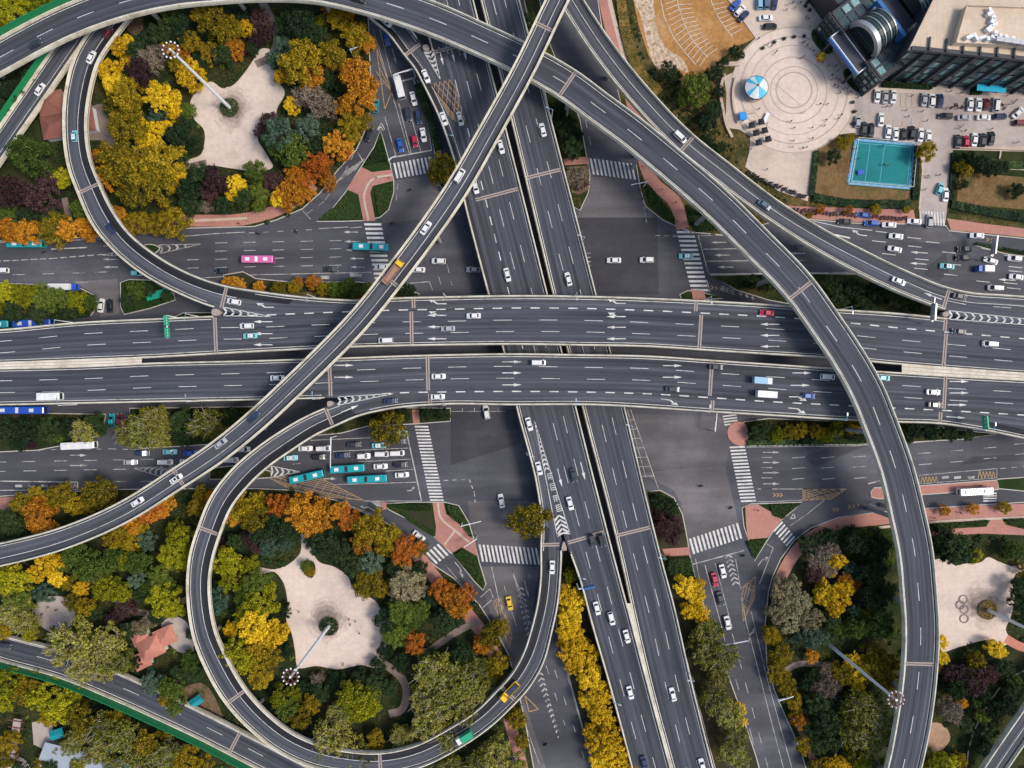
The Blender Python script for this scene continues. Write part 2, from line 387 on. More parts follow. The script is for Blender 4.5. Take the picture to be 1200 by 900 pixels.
# --- lower road medians
island('grass_verge', [(-200, 484), (0, 483), (60, 484), (124, 485), (122, 508), (112, 512), (76, 522), (44, 528), (0, 530), (-200, 532)], 'grass', smooth=False)
island('grass_verge', [(152, 478), (300, 476), (320, 480), (300, 500), (250, 521), (200, 524), (165, 526), (152, 514)], 'grass', smooth=False)
island('grass_verge', [(456, 477), (528, 478), (528, 494), (490, 497), (430, 500), (400, 508), (345, 513), (360, 500), (412, 490)], 'grass', smooth=False)
hard('footpath', [(483, 480), (491, 480), (492, 496), (484, 496)], 'pink_paving', smooth=False)
island('grass_verge', [(246, 548), (276, 545), (300, 548), (318, 552), (318, 560), (290, 562), (246, 562)], 'grass', smooth=False)
island('grass_verge', [(871, 494), (900, 490), (1000, 494), (1052, 497), (1120, 503), (1168, 508), (1130, 515), (1060, 519), (1015, 521), (930, 522), (875, 523), (871, 510)], 'grass', smooth=False)
hard('footpath', [(853, 502), (858, 496), (871, 495), (873, 522), (862, 521), (854, 514)], 'pink_paving', .2)
# --- lower-left park
island('park_ground', [(-240, 583), (0, 581), (60, 577), (130, 573), (240, 572), (300, 572), (345, 574), (395, 586), (450, 610), (476, 628), (497, 652), (512, 664), (532, 677), (562, 708), (580, 736), (596, 766),
                       (606, 800), (616, 846), (626, 900), (640, 960), (640, 1090), (-240, 1090)], 'grass', park=True, smooth=False)
hard('footpath', [(-200, 584), (0, 583), (25, 581), (25, 598), (0, 599), (-200, 601)], 'pink_paving', smooth=False)
band('footpath', [(455, 622), (480, 640), (500, 664), (520, 690), (550, 722), (572, 752), (584, 780)], 15, 'pink_paving')
band('footpath', [(596, 840), (602, 862), (610, 890), (618, 930)], 13, 'pink_paving')
hard('plaza_paving', [(356, 622), (364, 622), (366, 645), (374, 658), (392, 664), (408, 676), (414, 690), (440, 704), (454, 732), (456, 752), (452, 772), (446, 782), (424, 779), (396, 784), (370, 780), (350, 782), (346, 762),
                      (342, 742), (336, 728), (337, 704), (331, 680), (322, 670), (302, 672), (300, 666), (322, 667), (340, 660), (352, 648)], 'plaza_stone')
island('planting_bed', [(352, 664), (356, 656), (368, 657), (371, 668), (366, 678), (358, 674)], 'lawn', .34)
band('footpath', [(448, 776), (462, 786), (474, 800), (476, 818), (470, 832), (456, 836)], 9, 'path_paving')
band('footpath', [(495, 767), (512, 756), (532, 742), (560, 728)], 8, 'path_paving')
hard('plaza_paving', [(42, 708), (56, 699), (76, 700), (88, 712), (86, 730), (70, 740), (52, 736), (42, 722)], 'driveway')
hard('plaza_paving', [(190, 730), (204, 722), (218, 728), (226, 748), (228, 762), (214, 765), (196, 750)], 'driveway')
band('footpath', [(133, 700), (148, 712), (170, 718), (200, 712), (222, 700)], 7, 'path_paving')
hard('bare_soil', [(216, 806), (236, 800), (258, 830), (262, 848), (240, 842)], 'dirt')
hard('plaza_paving', [(38, 846), (60, 842), (64, 860), (56, 880), (40, 872)], 'driveway', smooth=False)
hard('plaza_paving', [(-6, 892), (16, 884), (32, 892), (34, 930), (-20, 930)], 'plaza_stone')
# --- triangle island of the lower-left junction
island('grass_verge', [(449, 590), (480, 588), (522, 588), (538, 592), (550, 612), (556, 632), (562, 658), (570, 684), (566, 692), (556, 682), (540, 662), (527, 646), (510, 630), (480, 610), (456, 598)], 'lawn', smooth=False)
hard('planting_bed', [(474, 598), (506, 601), (509, 618), (498, 622), (480, 606)], 'soil', .21, smooth=False)
hard('footpath', [(507, 589), (520, 589), (523, 602), (548, 622), (557, 634), (560, 652), (541, 641), (530, 648), (510, 631), (511, 618)], 'pink_paving', smooth=False)
hard('footpath', [(446, 589), (453, 588), (453, 597), (449, 597)], 'pink_paving', smooth=False)
band('footpath', [(513, 589), (516, 605), (534, 622), (552, 637)], 2.4, 'light_strip', .26)
band('footpath', [(533, 622), (521, 638)], 2.4, 'light_strip', .262)
# --- junction lower right
island('grass_verge', [(869, 595), (880, 590), (940, 588), (930, 598), (914, 611), (897, 637), (884, 658), (878, 638), (871, 616)], 'lawn', smooth=False)
hard('footpath', [(873, 592), (888, 591), (900, 598), (915, 604), (914, 612), (899, 630), (876, 632), (874, 614)], 'pink_paving', smooth=False)
# --- strips with trees along the viaduct
island('grass_verge', [(757, 576), (774, 574), (790, 583), (800, 602), (806, 632), (809, 652), (815, 676), (826, 712), (846, 770), (866, 825), (886, 885), (900, 940), (848, 940), (806, 780), (780, 690)], 'soil', smooth=False)
hard('footpath', [(776, 643), (807, 641), (809, 650), (778, 652)], 'pink_paving', smooth=False)
island('grass_verge', [(660, 642), (674, 640), (692, 692), (720, 790), (750, 900), (760, 940), (708, 940), (690, 880), (668, 800), (652, 740), (650, 700)], 'soil', smooth=False)
# --- lower-right park
island('park_ground', [(1460, 584), (1200, 588), (1086, 595), (1027, 600), (982, 606), (950, 618), (930, 633), (914, 655), (905, 675), (900, 692), (896, 730), (898, 780), (908, 812), (920, 840), (936, 875), (950, 920), (990, 1090), (1460, 1090)], 'grass', park=True, smooth=False)
band('footpath', [(1400, 590), (1200, 597), (1090, 603), (1030, 608), (985, 614), (954, 627), (936, 642), (922, 662), (912, 684), (908, 700)], 14, 'pink_paving')
band('footpath', [(1400, 604), (1200, 606), (1090, 612), (1030, 618)], 3.0, 'light_strip', .26)
hard('footpath', [(1082, 620), (1120, 619), (1155, 617), (1162, 606), (1172, 606), (1178, 615), (1200, 620), (1240, 624), (1240, 630), (1200, 627), (1150, 625), (1082, 629)], 'pink_paving', .255, smooth=False)
band('footpath', [(919, 786), (935, 778), (955, 778), (975, 780)], 7, 'path_paving')
band('footpath', [(928, 836), (936, 850), (946, 872), (956, 900)], 8, 'pink_paving')
hard('plaza_paving', [(1088, 658), (1108, 655), (1118, 662), (1132, 660), (1150, 658), (1156, 653), (1170, 658), (1184, 663), (1215, 662), (1215, 672), (1190, 672), (1186, 682), (1188, 700), (1184, 722), (1178, 738),
                      (1184, 752), (1176, 756), (1160, 750), (1130, 756), (1106, 764), (1088, 770)], 'plaza_stone')
band('footpath', [(1178, 748), (1192, 756), (1216, 762)], 10, 'roof_tile', .26)
hard('bare_soil', [(1084, 850), (1094, 846), (1106, 850), (1113, 864), (1106, 876), (1094, 884), (1080, 880)], 'pale_dirt')
# bus-stop island
island('footpath', [(1020, 576), (1024, 571), (1060, 570), (1168, 562), (1170, 574), (1080, 580), (1030, 585), (1021, 583)], 'pink_paving', smooth=False)
island('grass_verge', [(1168, 561), (1240, 556), (1240, 574), (1200, 576), (1170, 573)], 'lawn', smooth=False)
# --- east block surfaces
hard('car_park', [(738, -180), (742, 0), (748, 30), (760, 66), (772, 84), (790, 84), (806, 92), (830, 86), (856, 60), (884, 45), (851, 0), (800, -180)], 'brown_lot', smooth=False)
hard('rubble_patch', [(742, -10), (752, 24), (758, 50), (768, 78), (776, 84), (792, 80), (806, 86), (800, 70), (782, 58), (770, 36), (766, 8), (764, -10)], 'rubble', .25)
hard('plaza_paving', [(801, -180), (852, -1), (885, 45), (868, 62), (862, 84), (848, 90), (851, 110), (850, 150), (866, 152), (879, 160), (878, 178), (873, 196), (884, 204), (912, 224), (946, 236), (948, 226), (952, 190), (958, 172),
                      (982, 158), (1000, 156), (1076, 164), (1080, 200), (1076, 246), (1108, 246), (1116, 176), (1200, 178), (1460, 200), (1460, -180)], 'beige_concrete', .24, smooth=False)
hard('plaza_paving', [(930 + 74 * math.cos(a * math.pi / 20), 106 + 74 * math.sin(a * math.pi / 20)) for a in range(40)], 'plaza_stone', .25, smooth=False)
for r_, w_ in ((20, 1.6), (27, 1.0), (38, 1.2), (52, .8), (62, 1.4), (73, 1.2)):
    mb = MB(); n = 64
    ring = lambda r: [W(930 + r * math.cos(i * 2 * math.pi / n), 106 + r * math.sin(i * 2 * math.pi / n)) + Vector((0, 0, .256 + .06)) for i in range(n)]
    mb.add(ring(r_) + ring(r_ + w_), [(i, (i + 1) % n, n + (i + 1) % n, n + i) for i in range(n)]); struct('paving_ring', mb, 'ring_stone')
band('paving_seam', [(910, 100), (938, 124)], .8, 'ring_stone', .29)
hard('driveway', [(1084, 172), (1116, 172), (1109, 247), (1107, 262), (1076, 262), (1078, 246)], 'driveway', .25, smooth=False)
hard('car_park', [(1002, 106), (1200, 116), (1300, 122), (1300, 172), (1118, 172), (1084, 172), (1002, 158)], 'driveway', .25, smooth=False)
hard('lawn', [(949, 232), (952, 192), (958, 174), (980, 160), (998, 160), (993, 218), (1066, 224), (1068, 240), (1000, 241)], 'dry_grass', .25, smooth=False)
hard('lawn', [(1117, 176), (1200, 178), (1300, 182), (1300, 268), (1200, 262), (1112, 250)], 'grass', .25, smooth=False)
hard('bare_soil', [(1124, 204), (1150, 204), (1200, 208), (1300, 210), (1300, 250), (1200, 246), (1120, 238)], 'dry_grass', .256, smooth=False)
hard('gravel_path', [(952, 180), (956, 178), (953, 232), (949, 232)], 'lawn', .258, smooth=False, clear=False)

# ------------------------------------------------------------------ painted road markings on the ground
ZM = ZR + .03
def gline(mb, pts, w=.18, dash=None, z=ZM, m=0, zf=None):
    """polyline of paint; pts in photo pixels on the ground"""
    P = [W(x, y, 0) for x, y in pts]
    for a, b in zip(P, P[1:]):
        t = (b - a); L = t.length
        if L < .01: continue
        t /= L; n = Vector((-t.y, t.x, 0)) * w / 2; u = Vector((0, 0, z))
        segs = [(0, L)]
        if dash:
            segs = []; s = 0
            while s < L: segs.append((s, min(L, s + dash[0]))); s += dash[1]
        for s0, s1 in segs: mb.poly([a + t * s0 + n + u, a + t * s1 + n + u, a + t * s1 - n + u, a + t * s0 - n + u], m)
def arrow(mb, p, ang, L=5.2, kind='straight', m=0, zz=ZM, loc=None):
    """painted arrow centred on pixel p pointing along ang (degrees, world)"""
    o = Vector(loc) if loc is not None else W(*p) + Vector((0, 0, zz))
    c, s = math.cos(R(ang)), math.sin(R(ang)); P = lambda x, y: (o.x + x * c - y * s, o.y + x * s + y * c, o.z)
    if kind in ('straight', 'both_left', 'both_right'):
        mb.poly([P(-L / 2, .14), P(L * .1, .14), P(L * .1, -.14), P(-L / 2, -.14)], m)
        mb.poly([P(L * .1, .5), P(L / 2, 0), P(L * .1, -.5)], m)
    if kind != 'straight':
        sg = 1 if 'left' in kind else -1
        if kind in ('left', 'right'): mb.poly([P(-L / 2, .14), P(0, .14), P(0, -.14), P(-L / 2, -.14)], m)
        mb.poly([P(-.3, .14 * sg), P(L * .16, 1.1 * sg), P(L * .22, .8 * sg), P(.1, -.14 * sg)], m)
        mb.poly([P(L * .02, 1.25 * sg), P(L * .42, 1.35 * sg), P(L * .3, .45 * sg)], m)
def zebra(a, b, w, n, mat='paint', fill=.5, z=ZM + .004):
    """bars between pixel points a and b (line through the bar centres); w = half bar vector in pixels"""
    mb = MB(); A, B = Vector(a), Vector(b); st = (B - A) / (n - 1) if n > 1 else Vector((0, 0)); h = st * fill / 2; w = Vector(w)
    for i in range(n):
        c = A + st * i
        mb.poly([W(*(c + q)) + Vector((0, 0, z)) for q in (w + h, w - h, -w - h, -w + h)])
    return struct('zebra_crossing', mb, mat)
zebra((437, 263), (449, 326), (10, 0), 13)
zebra((803, 272), (820, 340), (10, 0), 14)
zebra((464, 200), (505, 193), (2, 9), 10)
zebra((694, 195), (742, 201), (2, 9.5), 11)
zebra((494, 500), (512, 586), (8, 0), 24)
zebra((564, 648), (630, 652), (2, 10), 15)
zebra((864, 524), (877, 587), (9, -.4), 17)
zebra((811, 640), (866, 622), (2.5, 9), 13)
zebra((527, 638), (502, 657), (6, 6.5), 7)
zebra((912, 617), (926, 634), (5, -5.5), 6)
zebra((421, 193), (400, 207), (5.5, -7), 6, 'worn_paint')
zebra((1078, 255), (1105, 257), (.5, 8), 9, 'paint', .5, .36)
zebra((1160, 578), (1160, 587), (8, 0), 4)
zebra((855, 487), (857, 497), (8, -1), 4)

mb = MB()   # upper east-west road
for row in range(4):
    for i in range(7):
        x = 226 + 33.4 * i; y = 285.5 + 9.6 * row - 3.2 * (i / 5)
        if (row < 2 and i == 0) or x > 425: continue
        gline(mb, [(x - 7, y), (x + 7, y - .5)], .2)
for x, y in ((22, 322), (57, 321), (92, 320), (128, 288.5), (42, 291), (118, 319), (44, 333), (96, 331)): gline(mb, [(x - 7, y), (x + 7, y - .3)], .2)
gline(mb, [(-60, 309), (60, 303), (122, 298)], .3, (2.4, 3.2))
gline(mb, [(214, 277), (250, 274), (287, 272)], .25); gline(mb, [(292, 273), (370, 269)], .2, (2, 5)); gline(mb, [(374, 268), (408, 266)], .22); gline(mb, [(410, 267), (424, 266)], .22)
gline(mb, [(232, 326), (300, 322), (436, 319)], .22); gline(mb, [(60, 292), (102, 290)], .4); gline(mb, [(-20, 285), (100, 281), (125, 279)], .22)
for x, y in ((129, 304), (130, 313), (411, 272), (412, 283), (414, 293), (418, 303), (419, 313)): arrow(mb, (x, y), 180)
gline(mb, [(410, 322), (424, 323)], 1.2); gline(mb, [(376, 325), (386, 325)], 1.2)
gline(mb, [(480, 332), (503, 330), (507, 340)], .25); gline(mb, [(524, 310), (530, 335)], .18, (3, 6)); gline(mb, [(514, 324), (520, 344)], .18, (3, 6))
struct('road_marking', mb, 'worn_paint')
mb = MB()   # upper-right approach
gline(mb, [(818, 276), (830, 320)], .3); gline(mb, [(818, 276), (852, 276)], .2)
gline(mb, [(824, 292), (905, 291)], .25); gline(mb, [(828, 306), (945, 305)], .25); gline(mb, [(830, 321), (1002, 319)], .25)
for x, y in ((842, 284), (846, 299), (850, 313), (934, 297)): arrow(mb, (x, y), 180, 5.6)
gline(mb, [(828, 328), (832, 342)], .3)
gline(mb, [(752, 228), (758, 262)], .25, (1.2, 2.2)); gline(mb, [(768, 276), (800, 277)], .2, (1.6, 3))
gline(mb, [(686, 140), (690, 160), (700, 200)], .2, (3, 8)); gline(mb, [(700, 185), (705, 200)], .18); gline(mb, [(690, 10), (700, 40), (706, 60)], .2, (4, 9))
for k in range(5): gline(mb, [(686, 297 + 5 * k), (692, 296.5 + 5 * k)], .25)
struct('road_marking', mb, 'worn_paint')
mb = MB()   # east road
gline(mb, [(953, 259), (984, 266), (1022, 270)], .22); gline(mb, [(1026, 271), (1060, 275)], .22, (4, 6))
for x, y in ((1030, 283), (1042, 298), (1071, 279), (1072, 289), (1080, 304), (1079, 315), (1093, 284), (1112, 296), (1118, 310), (1114, 322), (1152, 330), (1154, 287), (1190, 313), (1190, 318), (1184, 332), (1188, 338)):
    gline(mb, [(x - 8, y - .8), (x + 8, y + .8)], .22)
for x, y in ((1077, 296), (1076, 309), (1186, 300), (1180, 328)): arrow(mb, (x, y), 176, 6)
arrow(mb, (1006, 275), 172, 6, 'right'); gline(mb, [(978, 275), (996, 279)], .5)
gline(mb, [(1150, 291), (1200, 300), (1260, 306)], .2)
struct('road_marking', mb, 'paint')
mb = MB()   # upper north-south ground road
gline(mb, [(437, 34), (459, 108), (480, 181)], .2); gline(mb, [(445, 34), (482, 180)], .2)
gline(mb, [(480, 130), (493, 177)], .2); gline(mb, [(451, 137), (464, 183)], .2); gline(mb, [(458, 185), (506, 176)], .4); gline(mb, [(500, 140), (506, 176)], .2); gline(mb, [(468, 96), (487, 91)], .5)
arrow(mb, (462, 66), 285, 6); gline(mb, [(466, 118), (470, 128)], .2); gline(mb, [(419, 178), (426, 190)], .3); gline(mb, [(422, 165), (405, 200), (380, 236), (352, 256)], .18, (2.5, 5)); gline(mb, [(352, 244), (364, 257)], .18)
gline(mb, [(446, 148), (449, 153)], .4); gline(mb, [(446, 148), (443, 153)], .4); gline(mb, [(447, 144), (442, 152)], .3); gline(mb, [(447, 144), (451, 152)], .3)
gline(mb, [(466, 215), (464, 240)], .2, (2, 4))
struct('road_marking', mb, 'worn_paint')
mb = MB()
for a, b in (((441, 56), (451, 128)), ((451, 128), (459, 108)), ((459, 108), (441, 56)), ((444, 78), (459, 108)), ((441, 84), (459, 108)), ((447, 100), (455, 92))): gline(mb, [a, b], .22)
struct('road_marking', mb, 'yellow_paint')
mb = MB()   # lower-left road and queue
for r_, xs in ((0, (0, 34, 71, 106, 140, 173)), (1, (0, 35, 71, 106, 140)), (2, (106, 141, 173))):
    for x in xs: y = (541.5, 552.5, 564.2)[r_] - (x * .018 if r_ < 2 else 0); gline(mb, [(x - 7.5, y), (x + 7.5, y - .2)], .22)
for x, y in ((92, 533.5), (92, 545.5), (386, 561)): arrow(mb, (x, y), 0, 6)
gline(mb, [(-60, 563), (91, 565)], .4); gline(mb, [(-60, 575), (91, 574)], .3); gline(mb, [(91, 565), (91, 574)], .4)
for a in ((22, 569.5), (37, 569.5), (52, 569.5)): gline(mb, [(a[0] - 4, a[1]), (a[0] + 4, a[1])], .9, z=ZM + .004)
gline(mb, [(45, 529), (75, 518)], .22); gline(mb, [(60, 527), (130, 526), (165, 527)], .2, (2, 4))
for p in ([(364, 516), (434, 513)], [(390, 529), (478, 525)], [(420, 541), (482, 538)], [(452, 552), (484, 550)], [(392, 568), (488, 565)], [(426, 587), (494, 587)], [(318, 517), (340, 516)], [(343, 544), (352, 543)], [(391, 586), (420, 596), (445, 606)]):
    gline(mb, p, .2)
gline(mb, [(476, 504), (494, 587)], .4); arrow(mb, (431, 594), 150, 6, 'left'); arrow(mb, (482, 575), 0, 3, 'left')
for i in range(6): gline(mb, [(434 + 3 * i, 587), (444 + 2 * i, 594)], .35)
gline(mb, [(520, 563), (545, 562)], .22, (1.6, 3)); gline(mb, [(550, 562), (556, 578), (557, 592)], .3, (1.2, 2.2))
gline(mb, [(522, 662), (546, 690), (562, 712)], .2); arrow(mb, (540, 667), 310, 6.5, 'right')
gline(mb, [(529, 482), (592, 482)], .18); 
for k in range(5): gline(mb, [(528 + 14 * k, 478), (528 + 14 * k, 482)], .18)
gline(mb, [(576, 664), (584, 700), (590, 720)], .25); gline(mb, [(591, 687), (598, 712), (606, 735)], .2); gline(mb, [(563, 700), (574, 690), (578, 700)], .25); gline(mb, [(566, 712), (576, 703)], .25)
arrow(mb, (617, 690), 285, 6); gline(mb, [(620, 672), (624, 690)], .2, (2, 6)); gline(mb, [(606, 820), (616, 850), (632, 895)], .2)
for x0, y0, x1, y1 in ((650, 785, 690, 905), (640, 780, 662, 850)): gline(mb, [(x0, y0), (x1, y1)], .2, (3, 10))
gline(mb, [(664, 790), (690, 880)], .18)
struct('road_marking', mb, 'worn_paint')
def chevron_mark(tip, bl, br, n, loc=lambda x, y: W(x, y) + Vector((0, 0, ZM)), w=.55, mat='paint', name='chevron_marking', outline=True, lean=.9, parent=None, skip=None):
    """striped triangle: tip, and the two corners of its wide end (pixels)"""
    mb = MB(); T = Vector(tip); L_, Q = Vector(bl), Vector(br); mid = (L_ + Q) / 2
    def quad(a, b, ww):
        A, B = loc(*a), loc(*b); t = (B - A)
        if t.length < .05: return
        t.normalize(); nn = Vector((-t.y, t.x, 0)) * ww / 2; mb.poly([A + nn, B + nn, B - nn, A - nn])
    if outline: quad(T, L_, .22); quad(T, Q, .22)
    wd_ = (L_ - Q).length / 2 * lean
    ax = (mid - T).normalized()
    for i in range(n):
        f = (i + 1) / (n + .4)
        if skip and skip[0] < f < skip[1]: continue
        c = T + (mid - T) * f; k = f * wd_
        quad(c, T + (L_ - T) * min(1, f + k / (mid - T).length), w); quad(c, T + (Q - T) * min(1, f + k / (mid - T).length), w)
    return struct(name, mb, mat) if parent is None else mb.build(name, mat, parent)
chevron_mark((236, 286), (186, 287), (188, 297), 5, mat='worn_paint'); chevron_mark((120, 299), (140, 294), (136, 300), 3, mat='worn_paint')
chevron_mark((157, 549), (206, 545), (190, 559), 6, mat='worn_paint'); chevron_mark((352, 553), (318, 546), (316, 560), 5)
chevron_mark((600, 668), (612, 700), (622, 742), 1, mat='worn_paint')
for i in range(9):     # chevrons down the middle of the lower ground road
    mb = MB(); x, y = 609 + i * 1.35, 690 + i * 6.5
    gline(mb, [(x - 3, y + 2.5), (x + 1, y - 1.5), (x + 5, y + 1)], .5); struct('chevron_marking', mb, 'worn_paint')
for i in range(13):
    k = 1 - i / 14; mb = MB(); x, y = 632 + i * 1.85, 790 + i * 6
    gline(mb, [(x - 3.4 * k, y + 2.5), (x + 1, y - 1.5), (x + 4.4 * k, y + 1)], .5); struct('chevron_marking', mb, 'worn_paint')
for i in range(7):
    mb = MB(); x, y = 853 + i * 1.35, 652 + i * 5.2
    gline(mb, [(x - 3, y + 2.5), (x + .6, y - 1.5), (x + 5, y + 1)], .5); struct('chevron_marking', mb, 'worn_paint')
def hatch_box(pts, mat='yellow_paint', n=6, w=.16):
    mb = MB(); gline(mb, pts + [pts[0]], w + .04)
    a, b, c, d_ = [Vector(p) for p in pts]
    for i in range(1, n):
        f = i / n
        gline(mb, [tuple(a.lerp(b, f)), tuple(a.lerp(d_, f))], w); gline(mb, [tuple(d_.lerp(c, f)), tuple(b.lerp(c, f))], w)
        gline(mb, [tuple(a.lerp(b, f)), tuple(b.lerp(c, 1 - f))], w); gline(mb, [tuple(a.lerp(d_, f)), tuple(d_.lerp(c, 1 - f))], w)
    struct('box_junction', mb, mat)
mb = MB()   # faint lettering on the little slip road right of the upper crossing
for k in range(3):
    x, y = 846 + 5.2 * k, 338 + 1.8 * k
    gline(mb, [(x, y - 2.6), (x + .9, y + 2.6)], .3); [gline(mb, [(x + .4 * q, y - 2.6 + 2.6 * q), (x + 3.6 + .4 * q, y - 1.6 + 2.6 * q)], .3) for q in range(3)]
for k in range(3):
    x, y = 866 + 7 * k, 344 + 2.4 * k
    gline(mb, [(x, y), (x + 4, y + 1.4)], .3); gline(mb, [(x + 2, y - 2), (x + 2.4, y + 3)], .3)
struct('road_lettering', mb, 'worn_paint')
hatch_box([(316, 560), (368, 556), (426, 586), (352, 580)], n=7)
hatch_box([(941, 573), (992, 573), (974, 585), (941, 586)], 'yellow_paint', 5)
hatch_box([(868, 690), (885, 676), (884, 700), (871, 728)], 'yellow_paint', 4)
hatch_box([(578, 705), (586, 700), (600, 745), (597, 760)], 'yellow_paint', 3)
mb = MB(); gline(mb, [(615, 815), (631, 831), (620, 834), (615, 815)], .3); struct('road_marking', mb, 'yellow_paint')
mb = MB()   # lower-right roads
for y0, xs in ((0, ((936, 536), (970, 536), (1007, 535), (1083, 531), (1121, 528), (1160, 524.5), (1196, 520))), (1, ((936, 548.5), (970, 548), (1007, 547), (1084, 544), (1121, 541), (1160, 537), (1197, 532))), (2, ((936, 561), (971, 561), (1008, 560)))):
    for x, y in xs: gline(mb, [(x - 7.5, y + .6), (x + 7.5, y - .6)], .22)
for y in (530, 542, 554, 567): arrow(mb, (904, y), 0, 6); gline(mb, [(892, y + 6), (905, y + 6)], .2)
gline(mb, [(888, 573), (942, 573), (992, 573.5)], .22); gline(mb, [(875, 524), (960, 523), (1018, 522), (1080, 518), (1160, 510), (1200, 504)], .2)
gline(mb, [(1077, 557), (1168, 549), (1168, 560), (1077, 567), (1077, 557)], .2); gline(mb, [(1172, 549), (1240, 543)], .22, (2, 4))
for x in (1108, 1122, 1138): gline(mb, [(x - 4, 560), (x + 4, 559)], .9, z=ZM + .004)
gline(mb, [(941, 586), (900, 588), (888, 588)], .2); gline(mb, [(926, 616), (945, 603), (966, 586)], .2); gline(mb, [(1017, 567), (1032, 563)], .4)
gline(mb, [(926, 608), (930, 602), (932, 607), (926, 608)], .3); gline(mb, [(1018, 590), (1026, 589), (1026, 593), (1018, 590)], .25)
gline(mb, [(898, 637), (906, 642), (890, 684)], .25); arrow(mb, (893, 656), 55, 5, 'right')
gline(mb, [(809, 662), (872, 645)], .35); gline(mb, [(826, 662), (846, 736)], .22); gline(mb, [(838, 660), (858, 736)], .22); gline(mb, [(846, 738), (880, 860), (890, 900)], .2, (4, 9)); gline(mb, [(858, 742), (900, 900)], .2, (4, 9))
gline(mb, [(862, 655), (874, 728), (905, 850), (918, 900)], .22); gline(mb, [(880, 716), (900, 800), (928, 900)], .22); arrow(mb, (879, 743), 80, 6, 'right'); gline(mb, [(815, 655), (822, 690)], .2)
gline(mb, [(739, 480), (772, 574)], .22)
for k in range(7): gline(mb, [(735 + k * 2.9, 492 + k * 11), (742.5 + k * 3.9, 491.6 + k * 11)], .2)
gline(mb, [(735, 480), (757, 560)], .18)
struct('road_marking', mb, 'worn_paint')
mb = MB()
for x0, y0 in ((908, 580), (912, 580), (916, 580), (978, 597), (982, 597), (996, 594), (1001, 593), (1006, 592), (835, 337), (840, 338), (845, 339), (1158, 281), (1163, 282)):
    gline(mb, [(x0 - 2, y0 - 2), (x0 + 1, y0), (x0 - 2, y0 + 2)], .3)
for x in range(5): gline(mb, [(1079 + 4 * x, 566), (1081 + 4 * x, 558), (1083 + 4 * x, 566)], .25); gline(mb, [(1146 + 4 * x, 561), (1148 + 4 * x, 552), (1150 + 4 * x, 560)], .25)
for x in range(3): gline(mb, [(73 + 6 * x, 573), (76 + 6 * x, 567), (79 + 6 * x, 573)], .25)
struct('road_marking', mb, 'yellow_paint')
mb = MB()   # bay lines of the brown car park
def arcbay(c0, pts, L, n):
    p = curve2(pts, 6); gl = [(x, y) for x, y in p]
    gline(mb, gl, .18, z=.33)
    cum = np.cumsum([0] + [math.dist(a, b) for a, b in zip(gl, gl[1:])])
    for i in range(n):
        s = (i + .5) / n * cum[-1]; x = np.interp(s, cum, [q[0] for q in gl]); y = np.interp(s, cum, [q[1] for q in gl])
        x2 = np.interp(s + 1, cum, [q[0] for q in gl]); y2 = np.interp(s + 1, cum, [q[1] for q in gl])
        t = math.atan2(y2 - y, x2 - x) if (x2, y2) != (x, y) else 1.0
        for sg in c0:
            a = t + sg * R(80); gline(mb, [(x, y), (x + L * math.cos(a), y + L * math.sin(a))], .16, z=.33)
arcbay((-1, 1), [(790, -20), (796, 12), (806, 38), (818, 56), (830, 68)], 15, 17)
arcbay((-1,), [(830, -8), (838, 14), (850, 34), (858, 44)], 14, 10)
gline(mb, [(772, -10), (778, 20), (790, 46), (806, 66), (815, 76)], .18, z=.33)
struct('bay_marking', mb, 'paint')
mb = MB()
for x0, x1, y0, y1 in ((1055, 1081, 110, 126), (1036, 1078, 140, 148)):
    for k in range(5):
        x = x0 + (x1 - x0) * k / 4; gline(mb, [(x, y0), (x - .5, y1)], .15, z=.34)
    gline(mb, [(x0, y1), (x1, y1 + 1)], .15, z=.34)
struct('bay_marking', mb, 'yellow_paint')
# ================================================================== elevated roads
class Rib:
    def __init__(s, pts, step=1.8):
        D = crom(pts, 16)
        k = (H - D[:, 3]) / H * S
        C = np.stack([(D[:, 0] - 600) * k, (450 - D[:, 1]) * k, D[:, 3]], 1); hw = D[:, 2] * k / 2
        cum = np.concatenate([[0], np.cumsum(np.linalg.norm(np.diff(C[:, :2], axis=0), axis=1))])
        keep = np.concatenate([[True], np.diff(cum) > 1e-6]); C, hw, cum, D = C[keep], hw[keep], cum[keep], D[keep]
        n = int(cum[-1] / step) + 2; s.s = np.linspace(0, cum[-1], n)
        ip = lambda a: np.interp(s.s, cum, a)
        s.C = np.stack([ip(C[:, i]) for i in range(3)], 1); s.hw = ip(hw); s.p = np.stack([ip(D[:, 0]), ip(D[:, 1])], 1)
        T = np.gradient(s.C, axis=0); T[:, 2] = 0; T /= np.linalg.norm(T, axis=1)[:, None]; s.T = T
        s.N = np.stack([-T[:, 1], T[:, 0], 0 * T[:, 0]], 1); s.L = cum[-1]; s.n = n
    def near(s, px, py): return int(np.argmin((s.p[:, 0] - px) ** 2 + (s.p[:, 1] - py) ** 2))
    def at(s, q, off, dz=0.0):
        """point at arc length q, off metres to the left of the centre line"""
        c = [np.interp(q, s.s, s.C[:, i]) for i in range(3)]; nx, ny = np.interp(q, s.s, s.N[:, 0]), np.interp(q, s.s, s.N[:, 1])
        return Vector((c[0] + nx * off, c[1] + ny * off, c[2] + dz))
    def hwat(s, q): return float(np.interp(q, s.s, s.hw))
